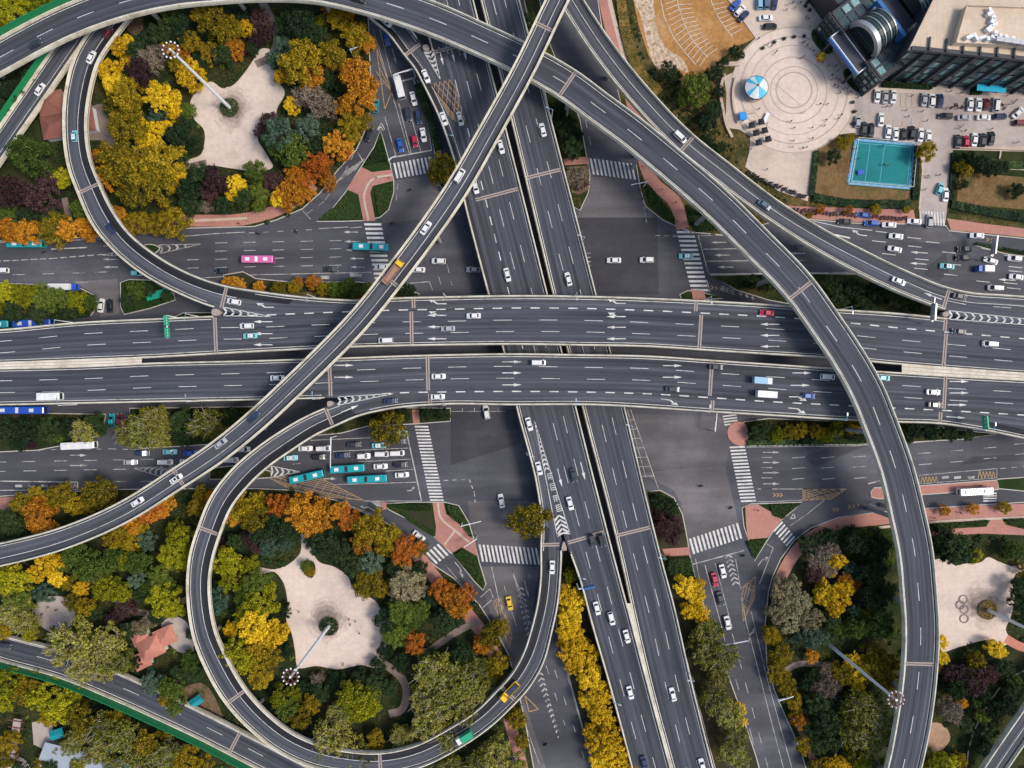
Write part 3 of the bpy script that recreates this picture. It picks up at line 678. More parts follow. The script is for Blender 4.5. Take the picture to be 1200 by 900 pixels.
def strip(mb, r, a, b, za, zb, mask=None, m=0, uv=False):
    """quads along ribbon r between lateral offsets a and b (arrays or callables of half width)"""
    A = a(r.hw) if callable(a) else np.full(r.n, float(a)); B = b(r.hw) if callable(b) else np.full(r.n, float(b))
    P = r.C + r.N * A[:, None]; Q = r.C + r.N * B[:, None]; P = P.copy(); Q = Q.copy(); P[:, 2] += za; Q[:, 2] += zb
    o = len(mb.v); mb.v += [tuple(v) for v in P] + [tuple(v) for v in Q]
    if uv:
        if mb.uv is None: mb.uv = []
        mb.uv += list(zip(r.s, A)) + list(zip(r.s, B))
    for i in range(r.n - 1):
        if mask is None or (mask[i] and mask[i + 1]):
            mb.f.append((o + i, o + r.n + i, o + r.n + i + 1, o + i + 1)); mb.m.append(m)
def line_along(mb, r, off, w, dash=None, mask=None, phase=0.0, dz=.02):
    f = off if callable(off) else (lambda q: off)
    if dash is None: segs = [(q, q + 3.0) for q in np.arange(0, r.L - 3.0, 3.0)]; sub = 2
    else: segs = [(q, q + dash[0]) for q in np.arange(phase, r.L - dash[0], dash[1])]; sub = 3
    for q0, q1 in segs:
        i = int(np.searchsorted(r.s, (q0 + q1) / 2)); i = min(i, r.n - 1)
        if mask is not None and not mask[i]: continue
        qs = np.linspace(q0, q1, sub)
        L = [r.at(q, f(r.hwat(q)) + w / 2, dz) for q in qs]; Q = [r.at(q, f(r.hwat(q)) - w / 2, dz) for q in qs]
        mb.add(L + Q, [(j, sub + j, sub + j + 1, j + 1) for j in range(sub - 1)])
RIBS = {}
def deck(key, name, label, pts, lines, joints=(), bL=None, bR=None, shoulder=(), mat='deck_asphalt', sink=0.0, ext=0.0, thick=1.5, fence=None, group=None, railing=False):
    r = Rib(pts); RIBS[key] = r
    if sink: r.C[:, 2] -= sink
    px, py = r.p[:, 0], r.p[:, 1]
    mk = lambda f: np.ones(r.n, bool) if f is None else np.array([bool(f(x, y)) for x, y in r.p])
    ml, mr = mk(bL), mk(bR)
    t = thing(name, label, 'flyover', (float(r.C[r.n // 2, 0]), float(r.C[r.n // 2, 1]), 0), 0, group)
    mb = MB(); strip(mb, r, lambda h: h + ext, lambda h: -h - ext, 0, 0, uv=True); mb.build('road_surface', mat, t)
    mb = MB()
    strip(mb, r, lambda h: h - .02, lambda h: h - .02, -.03, -.5); strip(mb, r, lambda h: h - .02, lambda h: h * .55, -.5, -thick); strip(mb, r, lambda h: h * .55, lambda h: -h * .55, -thick, -thick)
    strip(mb, r, lambda h: -h * .55, lambda h: -h + .02, -thick, -.5); strip(mb, r, lambda h: -h + .02, lambda h: -h + .02, -.5, -.03); mb.build('deck_slab', 'slab', t)
    for sg, mask in ((1, ml), (-1, mr)):
        if not mask.any(): continue
        mb = MB(); o = lambda k: (lambda h: sg * (h - k))
        for a, b, za, zb in ((.62, .45, .02, 1.0), (.45, .12, 1.0, 1.0), (.12, -.06, 1.0, .1), (-.06, -.06, .1, -.75)):
            if sg > 0: strip(mb, r, o(b), o(a), zb, za, mask)
            else: strip(mb, r, o(a), o(b), za, zb, mask)
        mb.build('barrier', 'barrier', t)
        mb = MB()
        if sg > 0: strip(mb, r, o(.62), o(1.0), .014, .014, mask)
        else: strip(mb, r, o(1.0), o(.62), .014, .014, mask)
        mb.build('gutter', 'gutter', t)
        if railing:
            mb = MB()
            if sg > 0: strip(mb, r, o(.2), o(.34), 1.25, 1.25, mask); strip(mb, r, o(.34), o(.34), 1.25, 1.0, mask)
            else: strip(mb, r, o(.34), o(.2), 1.25, 1.25, mask); strip(mb, r, o(.34), o(.34), 1.0, 1.25, mask)
            mb.build('hand_rail', 'dark_steel', t)
    for a, b in shoulder:
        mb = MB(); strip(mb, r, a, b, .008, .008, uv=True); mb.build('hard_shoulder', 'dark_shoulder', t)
    mb = MB()
    for ln in lines:
        off, w, dash, mask, ph = (list(ln) + [None] * 5)[:5]
        line_along(mb, r, off, w, dash, mk(mask) if mask else None, ph or 0.0)
    mb.build('lane_marking', 'paint', t)
    for jx, jy in joints:
        i = r.near(jx, jy); q = r.s[i]; h = r.hw[i] - .55
        mb = MB()
        for d0, d1, m in ((-.62, -.12, 0), (-.12, .12, 1), (.12, .62, 0)):
            mb.add([r.at(q + d0, h, .03), r.at(q + d0, -h, .03), r.at(q + d1, -h, .03), r.at(q + d1, h, .03)], [(0, 1, 2, 3)], m)
        mb.build('expansion_joint', ['joint', 'gutter'], t)
    if fence:
        sg, fm, fh = fence; mask = mk(fm); mb = MB(); o = lambda h: sg * (h + .04); o2 = lambda h: sg * (h + .22)
        for (a, b, za, zb) in ((o, o, .6, 1.0 + fh), (o2, o2, 1.0 + fh, .6), (o, o2, 1.0 + fh, 1.0 + fh)):
            strip(mb, r, a, b, za, zb, mask)
        for i in range(0, r.n, 2):
            if mask[i]:
                c = r.at(r.s[i], sg * (r.hw[i] + .3)); mb.box((c.x, c.y, c.z + 1.0 + fh / 2 - .1), (.16, .16, fh + .5))
        mb.build('noise_screen', 'green_fence', t)
    return t, r

edge = lambda k: (lambda h: h - k)
nedge = lambda k: (lambda h: -h + k)
DASH, BOLD = (6, 15), (3.1, 6.2)
FLY = {}
# --- level 1: north-south viaduct
def by_rows(rows, z): return [((a + b) / 2, y, (b - a) * .968, z) for y, a, b in rows]
SB = [(-60, 474, 539), (0, 490, 555), (65, 508, 571), (142, 530, 591), (225, 553, 612), (345, 585, 642), (480, 620, 676), (560, 642, 696), (630, 662, 714), (672, 677, 725), (720, 690, 738), (800, 713, 759), (900, 740, 786), (1000, 767, 813)]
NB = [(-60, 548, 594), (0, 563, 609), (105, 590, 637), (225, 619, 668), (342, 647, 698), (477, 682, 732), (672, 731, 780), (705, 738, 789), (800, 760, 811), (900, 787, 836), (1000, 813, 862)]
FLY['SB'] = deck('SB', 'elevated_highway', 'left carriageway of the slanting north-south viaduct, under the wide crossing roads', by_rows(SB, 7.5),
     [(edge(1.1), .2), (edge(5.0), .17, DASH), (edge(8.9), .17, DASH, None, 1.5), (edge(12.7), .3, BOLD, lambda x, y: 150 < y < 480), (edge(12.7), .17, DASH, lambda x, y: y < 140), (nedge(.5), .2, None, lambda x, y: y > 640)],
     [(585, 225), (688, 630), (520, 60)], bR=lambda x, y: y < 56 or y > 636, bL=None)
FLY['NB'] = deck('NB', 'elevated_highway', 'right carriageway of the slanting north-south viaduct, beside the long dark gap', by_rows(NB, 7.5),
     [(edge(1.1), .2), (edge(5.0), .17, DASH), (edge(8.9), .17, DASH, None, 1.5), (nedge(1.1), .2)], [(643, 205), (742, 624)])
# --- level 2: east-west viaduct
def by_cols(up, lo, z, xs):
    u = lambda x: np.interp(x, [p[0] for p in up], [p[1] for p in up]); l = lambda x: np.interp(x, [p[0] for p in lo], [p[1] for p in lo])
    return [(x, (u(x) + l(x)) / 2, l(x) - u(x), z) for x in xs]
XS = [-60, 0, 100, 180, 257, 300, 350, 400, 460, 520, 600, 680, 760, 830, 900, 975, 1050, 1107, 1150, 1200, 1260]
Cu = [(-60, 389), (0, 386), (100, 377), (207, 372), (257, 370), (300, 369.5), (390, 366), (460, 363.5), (550, 362), (600, 361), (700, 361.5), (762, 364), (825, 367), (900, 371), (1006, 379), (1050, 384), (1095, 388), (1165, 394), (1260, 402)]
Cl = [(-60, 427), (0, 426), (166, 420), (300, 412.5), (412, 407), (500, 405), (600, 404), (750, 406), (900, 415.5), (975, 420), (1050, 427), (1112, 432), (1200, 438.5), (1260, 442)]
Du = [(-60, 432), (0, 431), (100, 428.5), (175, 425), (300, 422), (400, 419), (495, 415.5), (600, 414), (750, 416), (900, 426), (975, 431), (1025, 434.5), (1107, 439.5), (1200, 444.5), (1260, 448)]
Dl = [(-60, 476), (0, 475), (200, 471), (300, 469), (385, 467), (420, 464), (450, 461), (500, 459.5), (600, 458.7), (700, 459.5), (775, 462), (900, 470.5), (977, 474.5), (1067, 479), (1137, 482.5), (1185, 485.5), (1260, 490)]
onleft = lambda x, y: x < 257
FLY['WB'] = deck('WB', 'elevated_highway', 'upper carriageway of the wide east-west viaduct, with bold dashes along its slip lane', by_cols(Cu, Cl, 14.0, XS),
     [(edge(0), .36, BOLD, lambda x, y: x > 290), (edge(1.1), .2, None, onleft), (edge(3.95), .17, DASH), (edge(7.75), .17, DASH, None, .8), (nedge(1.1), .2)],
     [(255, 392), (483, 385), (818, 388), (1108, 410)], bL=onleft, ext=.0, railing=False)
FLY['EB'] = deck('EB', 'elevated_highway', 'lower carriageway of the wide east-west viaduct, nearer the teal bus queue', by_cols(Du, Dl, 14.0, XS),
     [(nedge(0), .36, BOLD, lambda x, y: x > 455), (nedge(1.1), .2, None, lambda x, y: x < 385), (edge(4.3), .17, DASH), (edge(8.2), .17, DASH, None, .8), (edge(1.1), .2)],
     [(388, 443), (500, 437), (833, 445), (1104, 460)], bR=lambda x, y: x < 386)
# --- loops and ramps
FLY['NWL'] = deck('NWL', 'loop_ramp', 'upper left loop ramp with a slip lane running on along the viaduct',
     [(205, -60, 27, 5), (165, -12, 27, 5.2), (128, 31, 28, 5.6), (103, 68, 29, 6), (92, 107, 29, 6.5), (88.5, 150, 27.5, 7.5), (94, 193, 28, 8.7), (104.5, 221, 28.5, 9.5), (121, 256, 29.5, 10.6), (141, 282, 28, 11.6), (172, 308, 28, 12.7), (213, 331, 27, 13.5), (259, 348, 28.5, 14),
      (300, 355, 28.5, 14), (340, 357, 22, 14), (375, 358, 17.5, 14), (417, 358.5, 14.5, 14), (462, 356.3, 14.8, 14), (525, 354.7, 14.8, 14), (600, 353.5, 15, 14), (700, 354.5, 14.8, 14), (800, 358.4, 15, 14), (900, 363.9, 15, 14), (982, 369.9, 15, 14), (1050, 375.5, 17.5, 14), (1107, 381, 17, 14), (1200, 389.5, 16, 14), (1260, 393.5, 15, 14)],
     [(nedge(1.15), .17, None, lambda x, y: x < 255), (edge(3.25), .17, None, lambda x, y: x < 275), (edge(1.15), .2, None, lambda x, y: 300 < x < 1107)],
     [(104.5, 221), (260, 348), (482, 356), (818, 359), (1108, 381)], bL=lambda x, y: x < 1108, bR=lambda x, y: x < 258, mat='ramp_asphalt', sink=.03, ext=.25,
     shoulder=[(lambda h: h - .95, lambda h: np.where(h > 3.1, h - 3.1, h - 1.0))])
FLY['SWL'] = deck('SWL', 'loop_ramp', 'lower left loop ramp curving round the park with the light mast plaza',
     [(1260, 509, 38, 14), (1200, 500, 28, 14), (1150, 493.5, 21, 14), (1100, 488.7, 16, 14), (1052, 486.7, 16.5, 14), (975, 483, 17, 14), (900, 478.7, 16.5, 14), (825, 474.5, 16, 14), (775, 470.5, 17, 14), (700, 467, 15.8, 14), (600, 466.6, 16.2, 14), (512, 466.8, 15.3, 14), (450, 471, 19, 14), (415, 478, 22, 14), (392, 486.5, 24.5, 14),
      (366, 498, 25.5, 13.8), (333, 518, 27, 13.4), (310, 534, 27, 13.1), (281, 560, 28, 12.6), (259, 589, 28, 12.2), (246, 620, 28, 11.8), (236, 653, 28, 11.4), (232.8, 680, 27, 11.1), (233.5, 704, 27, 10.9), (241, 746, 28, 10.5), (255, 779, 29, 10.2), (272, 809, 29, 10), (308, 849, 28, 9.7), (333, 868, 28, 9.5), (367, 884, 28, 9.3),
      (405, 892, 27, 9.1), (450, 894, 27, 9), (491, 885, 27, 8.8), (531, 865, 27, 8.6), (567, 841, 26, 8.4), (591, 818, 27, 8.2), (610, 797, 27, 8), (624, 773, 27, 7.9), (635, 737, 25, 7.7), (642, 705, 24.5, 7.6), (645, 675, 24, 7.5), (645.5, 642, 25, 7.5), (643, 605, 19, 7.5), (637.5, 572, 17, 7.5), (612, 475, 15, 7.5), (598, 415, 14, 7.5)],
     [(nedge(1.15), .17, None, lambda x, y: x < 392 or y > 640), (edge(3.25), .17, None, lambda x, y: x < 405 or y > 655), (edge(1.15), .2, None, lambda x, y: x > 430 and y < 640)],
     [(385, 489), (246, 620), (279, 818), (447, 894), (598, 812), (502, 467), (835, 475), (1102, 488), (645, 636)], bR=lambda x, y: (x < 391 or y > 640) and not (y < 640 and x > 391), bL=None, mat='ramp_asphalt', sink=.03, ext=.25,
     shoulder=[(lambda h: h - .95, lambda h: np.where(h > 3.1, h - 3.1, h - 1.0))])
FLY['NSL'] = deck('NSL', 'slip_ramp', 'narrow slip ramp merging into the north-south viaduct near the upper left junction',
     [(375, -60, 25, 8), (415, -22, 25, 8), (440, 11, 25, 7.8), (461, 29, 25, 7.6), (485, 60, 25, 7.5), (494, 72, 24, 7.5), (507, 100, 20, 7.5), (521, 135, 15, 7.5), (538.5, 187, 14, 7.5), (554, 250, 14, 7.5), (579, 345, 14, 7.5), (599, 420, 14, 7.5)],
     [(edge(1.15), .17, None, lambda x, y: y < 60), (nedge(2.5), .17, None, lambda x, y: y < 215)], [(485, 60)], bL=lambda x, y: y < 58, mat='ramp_asphalt', sink=.03, ext=.25,
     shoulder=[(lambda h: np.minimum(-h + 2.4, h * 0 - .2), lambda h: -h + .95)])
FLY['NER'] = deck('NER', 'slip_ramp', 'upper right ramp sweeping past the round plaza to join the east-west viaduct',
     [(640, -50, 27, 11), (675, 11, 27, 11), (712, 66, 27, 11.3), (751, 114, 27, 11.8), (801, 166, 27, 12.4), (849, 204.5, 27, 13), (878, 227, 26.5, 13.3), (907, 248, 26, 13.5), (956, 279, 27, 13.8), (1005, 305.5, 28, 14), (1055, 329.5, 27.5, 14), (1111, 351, 27, 14), (1140, 358.5, 31, 14), (1165, 361.5, 34, 14), (1200, 364.5, 35, 14), (1260, 370, 36, 14)],
     [(edge(3.3), .17), (nedge(1.2), .17, None, lambda x, y: x < 1110), (edge(1.15), .2, None, lambda x, y: x > 1110), (edge(4.2), .17, DASH, lambda x, y: x > 1115)],
     [(803, 167), (1110, 351)], bR=lambda x, y: x < 1109, mat='ramp_asphalt', sink=.03)
FLY['NWR'] = deck('NWR', 'slip_ramp', 'short straight ramp with a green noise screen at the upper left',
     [(-70, 275, 25, 3.5), (-30, 215, 25, 4), (0, 171, 25, 4.3), (40, 113, 25.5, 4.8), (80, 55, 26, 5), (110, 12, 26, 5), (150, -50, 26, 5)],
     [(nedge(2.4), .17), (edge(1.1), .17)], (), mat='ramp_asphalt', fence=(1, None, 2.2))
FLY['SWR'] = deck('SWR', 'slip_ramp', 'two lane ramp with a green noise screen crossing the lower left corner',
     [(-60, 737, 31, 3), (0, 757.5, 31, 3), (80, 780, 32, 3), (140, 804.5, 32, 3), (195, 829.5, 31.5, 2.8), (240, 851, 31, 2.6), (283, 873, 31, 2.5), (350, 908, 31, 2.5), (430, 950, 31, 2.5)],
     [(0, .18, (6, 16)), (edge(1.3), .17), (nedge(1.2), .2)], [(277, 870)], fence=(-1, None, 3.0))
FLY['SER'] = deck('SER', 'slip_ramp', 'ramp cutting across the bottom right corner', [(1125, 962, 25, 7), (1165, 899, 25, 7), (1200, 848, 25, 7), (1245, 785, 25, 7)],
     [(edge(1.3), .22), (nedge(2.8), .17)], (), mat='ramp_asphalt')
# --- level 3
FLY['ARC'] = deck('ARC', 'curved_flyover', 'wide two lane flyover arching from the left edge over the viaducts to the bottom right',
     [(-60, 98, 38, 11), (0, 67, 38, 12), (40, 45, 38, 12.6), (79, 26, 38, 13), (144, 2.5, 39, 13.6), (205, -11, 40, 14), (250, -16, 41, 14.2), (300, -19.5, 42, 14.5), (375, -16, 41, 14.8), (430, -3, 40, 15), (516, 26, 39, 15.3), (553, 42, 38, 15.5), (632, 80, 38, 16), (666, 100, 38, 16.5), (701, 126, 38, 17), (739, 154, 38, 17.6),
      (778, 186, 38, 18.2), (840, 239.5, 39, 19.5), (887, 286, 39, 20.6), (936, 337, 39, 21.4), (967, 380, 39, 21.6), (992, 417, 39, 21.6), (1016, 460, 40, 21.6), (1031, 497, 40, 21.5), (1050, 550, 40, 20.5), (1062, 599, 41, 19.2), (1072, 648, 41, 18), (1076, 690, 41, 17), (1079, 738, 41, 16), (1077, 786, 40.5, 15), (1070, 841, 41, 14), (1059, 896, 40, 13), (1040, 960, 40, 12)],
     [(0, .2, DASH, None, 4.0), (edge(1.15), .2), (nedge(1.15), .2)], [(666, 100), (937, 338), (1078, 778)], bL=None, bR=None, fence=(1, lambda x, y: x < 95, 2.4))
FLY['DIA'] = deck('DIA', 'curved_flyover', 'narrow flyover running diagonally over everything from the top to the left edge',
     [(690, -70, 25.5, 25), (653, 0, 25.6, 25), (614, 81, 26, 24.6), (574, 154, 26.5, 24.1), (533, 225, 27, 23.6), (500, 273, 27, 23.1), (467, 317, 27, 22.6), (416, 380, 27, 22), (380, 417, 27, 21.8), (345, 451, 27, 21.3), (302, 491, 27, 20), (254, 530, 26.5, 18.3), (206, 562, 26, 16.6), (145, 600, 26, 14.6), (80, 628.5, 26.5, 12.4), (0, 650, 27.5, 10.4), (-60, 661, 28, 9)],
     [(nedge(1.2), .17), (edge(2.7), .17)], [(640, 33), (457, 331), (207, 561)], mat='ramp_asphalt')

# median fill where the two east-west carriageways touch, and nose blocks at the merges
def median(key, ua, lb, x0, x1, z=14.0):
    t = FLY[key][0]; xs = np.linspace(x0, x1, 24)
    mb = MB(); U = [W(x, np.interp(x, *zip(*ua)) - .4, z) + Vector((0, 0, .9)) for x in xs]; L_ = [W(x, np.interp(x, *zip(*lb)) + .4, z) + Vector((0, 0, .9)) for x in xs]
    n = len(xs); mb.add(U + L_, [(i, n + i, n + i + 1, i + 1) for i in range(n - 1)]); mb.build('median', 'barrier', t)
    for f in (.25, .75):
        g_ = MB(); c0 = [a.lerp(b, f) + Vector((0, 0, .012)) for a, b in zip(U, L_)]
        for a, b in zip(c0, c0[1:]): g_.add([a + Vector((0, .13, 0)), a - Vector((0, .13, 0)), b - Vector((0, .13, 0)), b + Vector((0, .13, 0))], [(0, 1, 2, 3)])
        g_.build('gutter', 'ring_stone', t)
median('WB', Cl, Du, -60, 168); median('WB', Cl, Du, 1055, 1260)
rb = RIBS['SB']; mb = MB(); ys = np.linspace(706, 990, 20)
U = [W(np.interp(y, [q[0] for q in SB], [q[2] for q in SB]) - .6, y, 7.5) + Vector((0, 0, .9)) for y in ys]; L_ = [W(np.interp(y, [q[0] for q in NB], [q[1] for q in NB]) + .6, y, 7.5) + Vector((0, 0, .9)) for y in ys]
mb.add(U + L_, [(i, n_ + i, n_ + i + 1, i + 1) for n_ in (20,) for i in range(19)]); mb.build('median', 'barrier', FLY['SB'][0])
def nose(key, pts, z):
    mb = MB(); mb.prism([W(x, y, z) for x, y in closed(pts, 4)], z - .6, z + .95); mb.build('crash_nose', 'joint', FLY[key][0])
    return mb
nose('NWL', [(250, 363), (257, 363), (260, 366.5), (256, 370), (250, 369)], 14)
nose('SWL', [(385, 470.5), (389, 470), (391.5, 472.5), (389, 475.5), (385, 476)], 14)
nose('SWL', [(658.5, 644), (658.5, 638), (660.5, 634), (662.5, 637), (663.5, 644)], 7.5)
nose('NER', [(1103, 367), (1108, 365.5), (1111, 368.5), (1108, 371.5), (1103, 370.5)], 14)
nose('NSL', [(496, 55), (501, 54), (503.5, 58), (500, 61), (497, 60)], 7.5)
def up(z): return lambda x, y: W(x, y, z) + Vector((0, 0, .035))
chevron_mark((318, 371), (262, 360), (262, 370), 6, up(14), parent=FLY['NWL'][0])
chevron_mark((462, 461), (396, 465), (396, 475), 8, up(14), parent=FLY['SWL'][0])
chevron_mark((1420, 397), (1112, 364), (1112, 374), 34, up(14.0), parent=FLY['NER'][0], lean=.9)
chevron_mark((516, 93), (497, 62), (508, 58), 6, up(7.5), parent=FLY['NSL'][0], w=.7)
chevron_mark((626, 492), (653, 628), (668, 625), 26, up(7.5), parent=FLY['SB'][0], w=.6, skip=(.42, .8))
# white lettering panels between the two chevron stretches
mb = MB()
for i, (x, y) in enumerate(((645, 558), (648, 570), (652, 584), (655, 595))):
    o = W(x, y, 7.5); ca, sa = math.cos(R(-76)), math.sin(R(-76))
    def bx(u0, v0, u1, v1):
        mb.poly([(o.x + u * ca - v * sa, o.y + u * sa + v * ca, o.z + .04) for u, v in ((u0, v0), (u1, v0), (u1, v1), (u0, v1))])
    for q in range(3 + i % 2): bx(-1.1 + q * .7, -.9, -.85 + q * .7, .9)
    bx(-1.2, -.95, 1.1, -.75); bx(-1.2, .7, .9, .9) if i % 2 else bx(-1.0, -.1, 1.2, .12)
mb.build('road_lettering', 'paint', FLY['SB'][0])
hb = [(504, 98), (532, 92), (547, 150), (527, 138)]
mb = MB()
for i in range(6):
    f = i / 5; L = lambda a, b, t: (a[0] + (b[0] - a[0]) * t, a[1] + (b[1] - a[1]) * t)
    for p, q in ((L(hb[0], hb[1], f), L(hb[0], hb[3], f)), (L(hb[0], hb[1], f), L(hb[1], hb[2], 1 - f)), (L(hb[3], hb[2], f), L(hb[1], hb[2], f)), (L(hb[3], hb[2], f), L(hb[0], hb[3], 1 - f))):
        A, B = up(7.5)(*p), up(7.5)(*q); t = B - A
        if t.length < .3: continue
        t.normalize(); nn = Vector((-t.y, t.x, 0)) * .09; mb.poly([A + nn, B + nn, B - nn, A - nn])
mb.build('box_junction', 'yellow_paint', FLY['NSL'][0])
# lane arrows on the viaduct decks
mb = MB()
for x, y, kind in ((512, 369.5, 'both_right'), (512, 383, 'straight'), (512, 397, 'straight'), (722, 371, 'both_right'), (722, 383.5, 'straight'), (722, 397, 'straight'), (308, 377, 'straight'), (308, 391, 'straight'), (308, 404, 'straight'), (902, 380, 'straight'), (902, 393, 'straight'), (902, 406, 'straight')):
    arrow(mb, None, 180, 6.4, kind, loc=W(x, y, 14) + Vector((0, 0, .03)))
mb.build('lane_arrow', 'paint', FLY['WB'][0])
mb = MB()
for x, y, kind in ((403, 428, 'straight'), (403, 442, 'straight'), (788, 428.5, 'straight'), (788, 442, 'straight'), (600, 424, 'straight'), (600, 437, 'straight'), (600, 451, 'straight'), (940, 437, 'straight'), (938, 451.5, 'straight'), (936, 465, 'both_right'), (1124, 447, 'straight'), (1124, 460.5, 'straight'), (1122, 474.5, 'straight')):
    arrow(mb, None, 0, 6.4, kind, loc=W(x, y, 14) + Vector((0, 0, .03)))
mb.build('lane_arrow', 'paint', FLY['EB'][0])
mb = MB()
for x, y, kind in ((512, 356, 'right'), (722, 355.5, 'right'), (310, 360, 'right')): arrow(mb, None, 180, 6.4, kind, loc=W(x, y, 14) + Vector((0, 0, .03)))
mb.build('lane_arrow', 'paint', FLY['NWL'][0])
mb = MB()
for x, y, kind, a in ((786, 469, 'right', -8), (935, 479, 'right', -5), (1120, 489, 'straight', -4), (410, 479, 'straight', 22)): arrow(mb, None, a, 6.4, kind, loc=W(x, y, 14) + Vector((0, 0, .03)))
mb.build('lane_arrow', 'paint', FLY['SWL'][0])
mb = MB()
for x, y in ((517, 66), (530, 62), (544, 60), (656, 560), (683, 552)): arrow(mb, None, 284, 6.4, 'straight', loc=W(x, y, 7.5) + Vector((0, 0, .03)))
mb.build('lane_arrow', 'paint', FLY['SB'][0])
mb = MB(); arrow(mb, None, 160, 6.4, 'straight', loc=W(1093, 347, 14) + Vector((0, 0, .03))); mb.build('lane_arrow', 'paint', FLY['NER'][0])

# piers
def blocked(w, z):
    for k, r in RIBS.items():
        dd = np.hypot(r.C[:, 0] - w.x, r.C[:, 1] - w.y); i = int(np.argmin(dd))
        if r.C[i, 2] < z - 3 and dd[i] < r.hw[i] + 1.5: return True
    return False
NOPIER = []    # world xy of ground vehicles, filled by the traffic list below
def piers():
    for k, (t, r) in FLY.items():
        two = k in ('SB', 'NB', 'WB', 'EB', 'ARC')
        for q in np.arange(12, r.L - 6, 30):
            i = int(np.searchsorted(r.s, q)); z = r.C[i, 2] - 1.5; hw = r.hw[i]
            if z < 1.2: continue
            offs = (-hw * .42, hw * .42) if (two and hw > 5) else (0.0,)
            P = [r.at(q, o) for o in offs]
            if any(blocked(p, r.C[i, 2]) for p in P) or any(math.hypot(p.x - a, p.y - b) < 4.5 for p in P for a, b in NOPIER): continue
            mb = MB()
            for p in P: mb.tube((p.x, p.y, 0), (p.x, p.y, z - 1.0), .75, .75, 12)
            a, b = r.at(q, hw * .6), r.at(q, -hw * .6); mb.bar((a.x, a.y, z - .5), (b.x, b.y, z - .5), 1.6, 1.0)
            mb.build('pier', 'slab', t)
# ================================================================== buildings and fixed objects
def PZ(pts, z): return [W(x, y, z) for x, y in pts]
# --- glass hall with a flat beige roof (upper right): footprint on the ground, roof 22 m up
hall = thing('exhibition_hall', 'long hall with slanting dark glass front and wide beige flat roof', 'building', W(1100, 40))
ZH = 22.0
g0 = [W(1023, 93), W(1400, 128), W(1400, -220), W(1180, -220), W(1075, -10)]
mb = MB(); mb.prism(g0, 0, ZH - .6); mb.build('wall', 'dark_steel', hall)
mb = MB(); e = [Vector((q.x + a, q.y + b, 0)) for q, a, b in zip(g0, (-.8, 1, 1, -.8, -.8), (-.8, -.8, 1, 1, 0))]; mb.prism(e, ZH - .6, ZH, 0); mb.build('roof', 'roof_beige', hall)
plain('facade_glass', (.030, .070, .072, 1), .25, spec=.6, var=.5)
plain('pale_glass', (.22, .36, .36, 1), .15, spec=.7, var=.5)
A, B = g0[0], g0[1]; t = (B - A).normalized(); nrm = Vector((t.y, -t.x, 0)); L = (B - A).length
nb = 21; st = L / nb
for i in range(nb):
    a = A + t * (i * st + .55); b = A + t * ((i + 1) * st - .55)
    f = MB()
    for x in (a, b): f.bar(x + nrm * .18 + Vector((0, 0, .3)), x + nrm * .18 + Vector((0, 0, ZH - 1)), .3, .35)
    for zz in (3.2, 7, 11, 15, 19): f.bar(a + nrm * .16 + Vector((0, 0, zz)), b + nrm * .16 + Vector((0, 0, zz)), .25, .2)
    w_ = f.build('window_frame', 'dark_steel', hall)
    p = MB()
    for zz in range(5):
        z0, z1 = (.6, 3.3, 7.1, 11.1, 15.1)[zz], (3.1, 6.9, 10.9, 14.9, 20.6)[zz]
        for h in range(3):
            q0 = a.lerp(b, h / 3 + .02); q1 = a.lerp(b, (h + 1) / 3 - .02)
            p.add([q0 + nrm * .06 + Vector((0, 0, z0)), q1 + nrm * .06 + Vector((0, 0, z0)), q1 + nrm * .06 + Vector((0, 0, z1)), q0 + nrm * .06 + Vector((0, 0, z1))], [(0, 1, 2, 3)], 1 if rng.random() < .27 else 0)
    p.build('pane', ['facade_glass', 'pale_glass'], w_)
    c = MB(); q = A + t * ((i + 1) * st)
    c.bar(q + nrm * .5 + Vector((0, 0, 0)), q + nrm * .5 + Vector((0, 0, ZH + 1.2)), .7, .9); c.bar(q + nrm * .9 + Vector((0, 0, ZH + .5)), q - nrm * 3.5 + Vector((0, 0, ZH + .5)), .5, .5); c.build('column', 'dark_steel', hall)
c = MB(); c.bar(A + nrm * .5 + Vector((0, 0, ZH + .1)), B + nrm * .5 + Vector((0, 0, ZH + .1)), 1.3, 1.0); c.build('cornice', 'dark_steel', hall)
mb = MB(); mb.bar(A + t * 34 + nrm * 1.4 + Vector((0, 0, 4.0)), A + t * 44 + nrm * 1.4 + Vector((0, 0, 4.0)), 2.2, .3); mb.build('entrance_canopy', plain('canopy_blue', (.02, .42, .62, 1), .4), hall)
mb = MB(); mb.prism(PZ([(1126, 12), (1300, 18), (1300, 62), (1114, 54)], ZH), ZH + .02, ZH + 2.2); mb.build('roof_block', 'roof_beige', hall)
mb = MB()
for k in range(9):
    a = W(1128 + 7 * k, 48 + k * .6 + rng.uniform(-2, 2), ZH) + Vector((0, 0, 2.9)); mb.box(a, (rng.uniform(1, 2.6), rng.uniform(.7, 1.6), 1.4), rng.uniform(0, 3))
for k in range(8): mb.box(W(1154 + rng.uniform(-4, 4), 18 + 4.4 * k, ZH) + Vector((0, 0, 2.9)), (rng.uniform(.8, 2.2), rng.uniform(.6, 1.6), 1.4), rng.uniform(0, 3))
mb.build('roof_equipment', 'white_steel', hall)
mb = MB()
for k in range(7): mb.box(W(1162 + 9 * k, 53 + 1.3 * k, ZH) + Vector((0, 0, 3.1)), (2.4, 1.5, 1.6), -.1)
mb.build('air_handler', 'steel', hall)
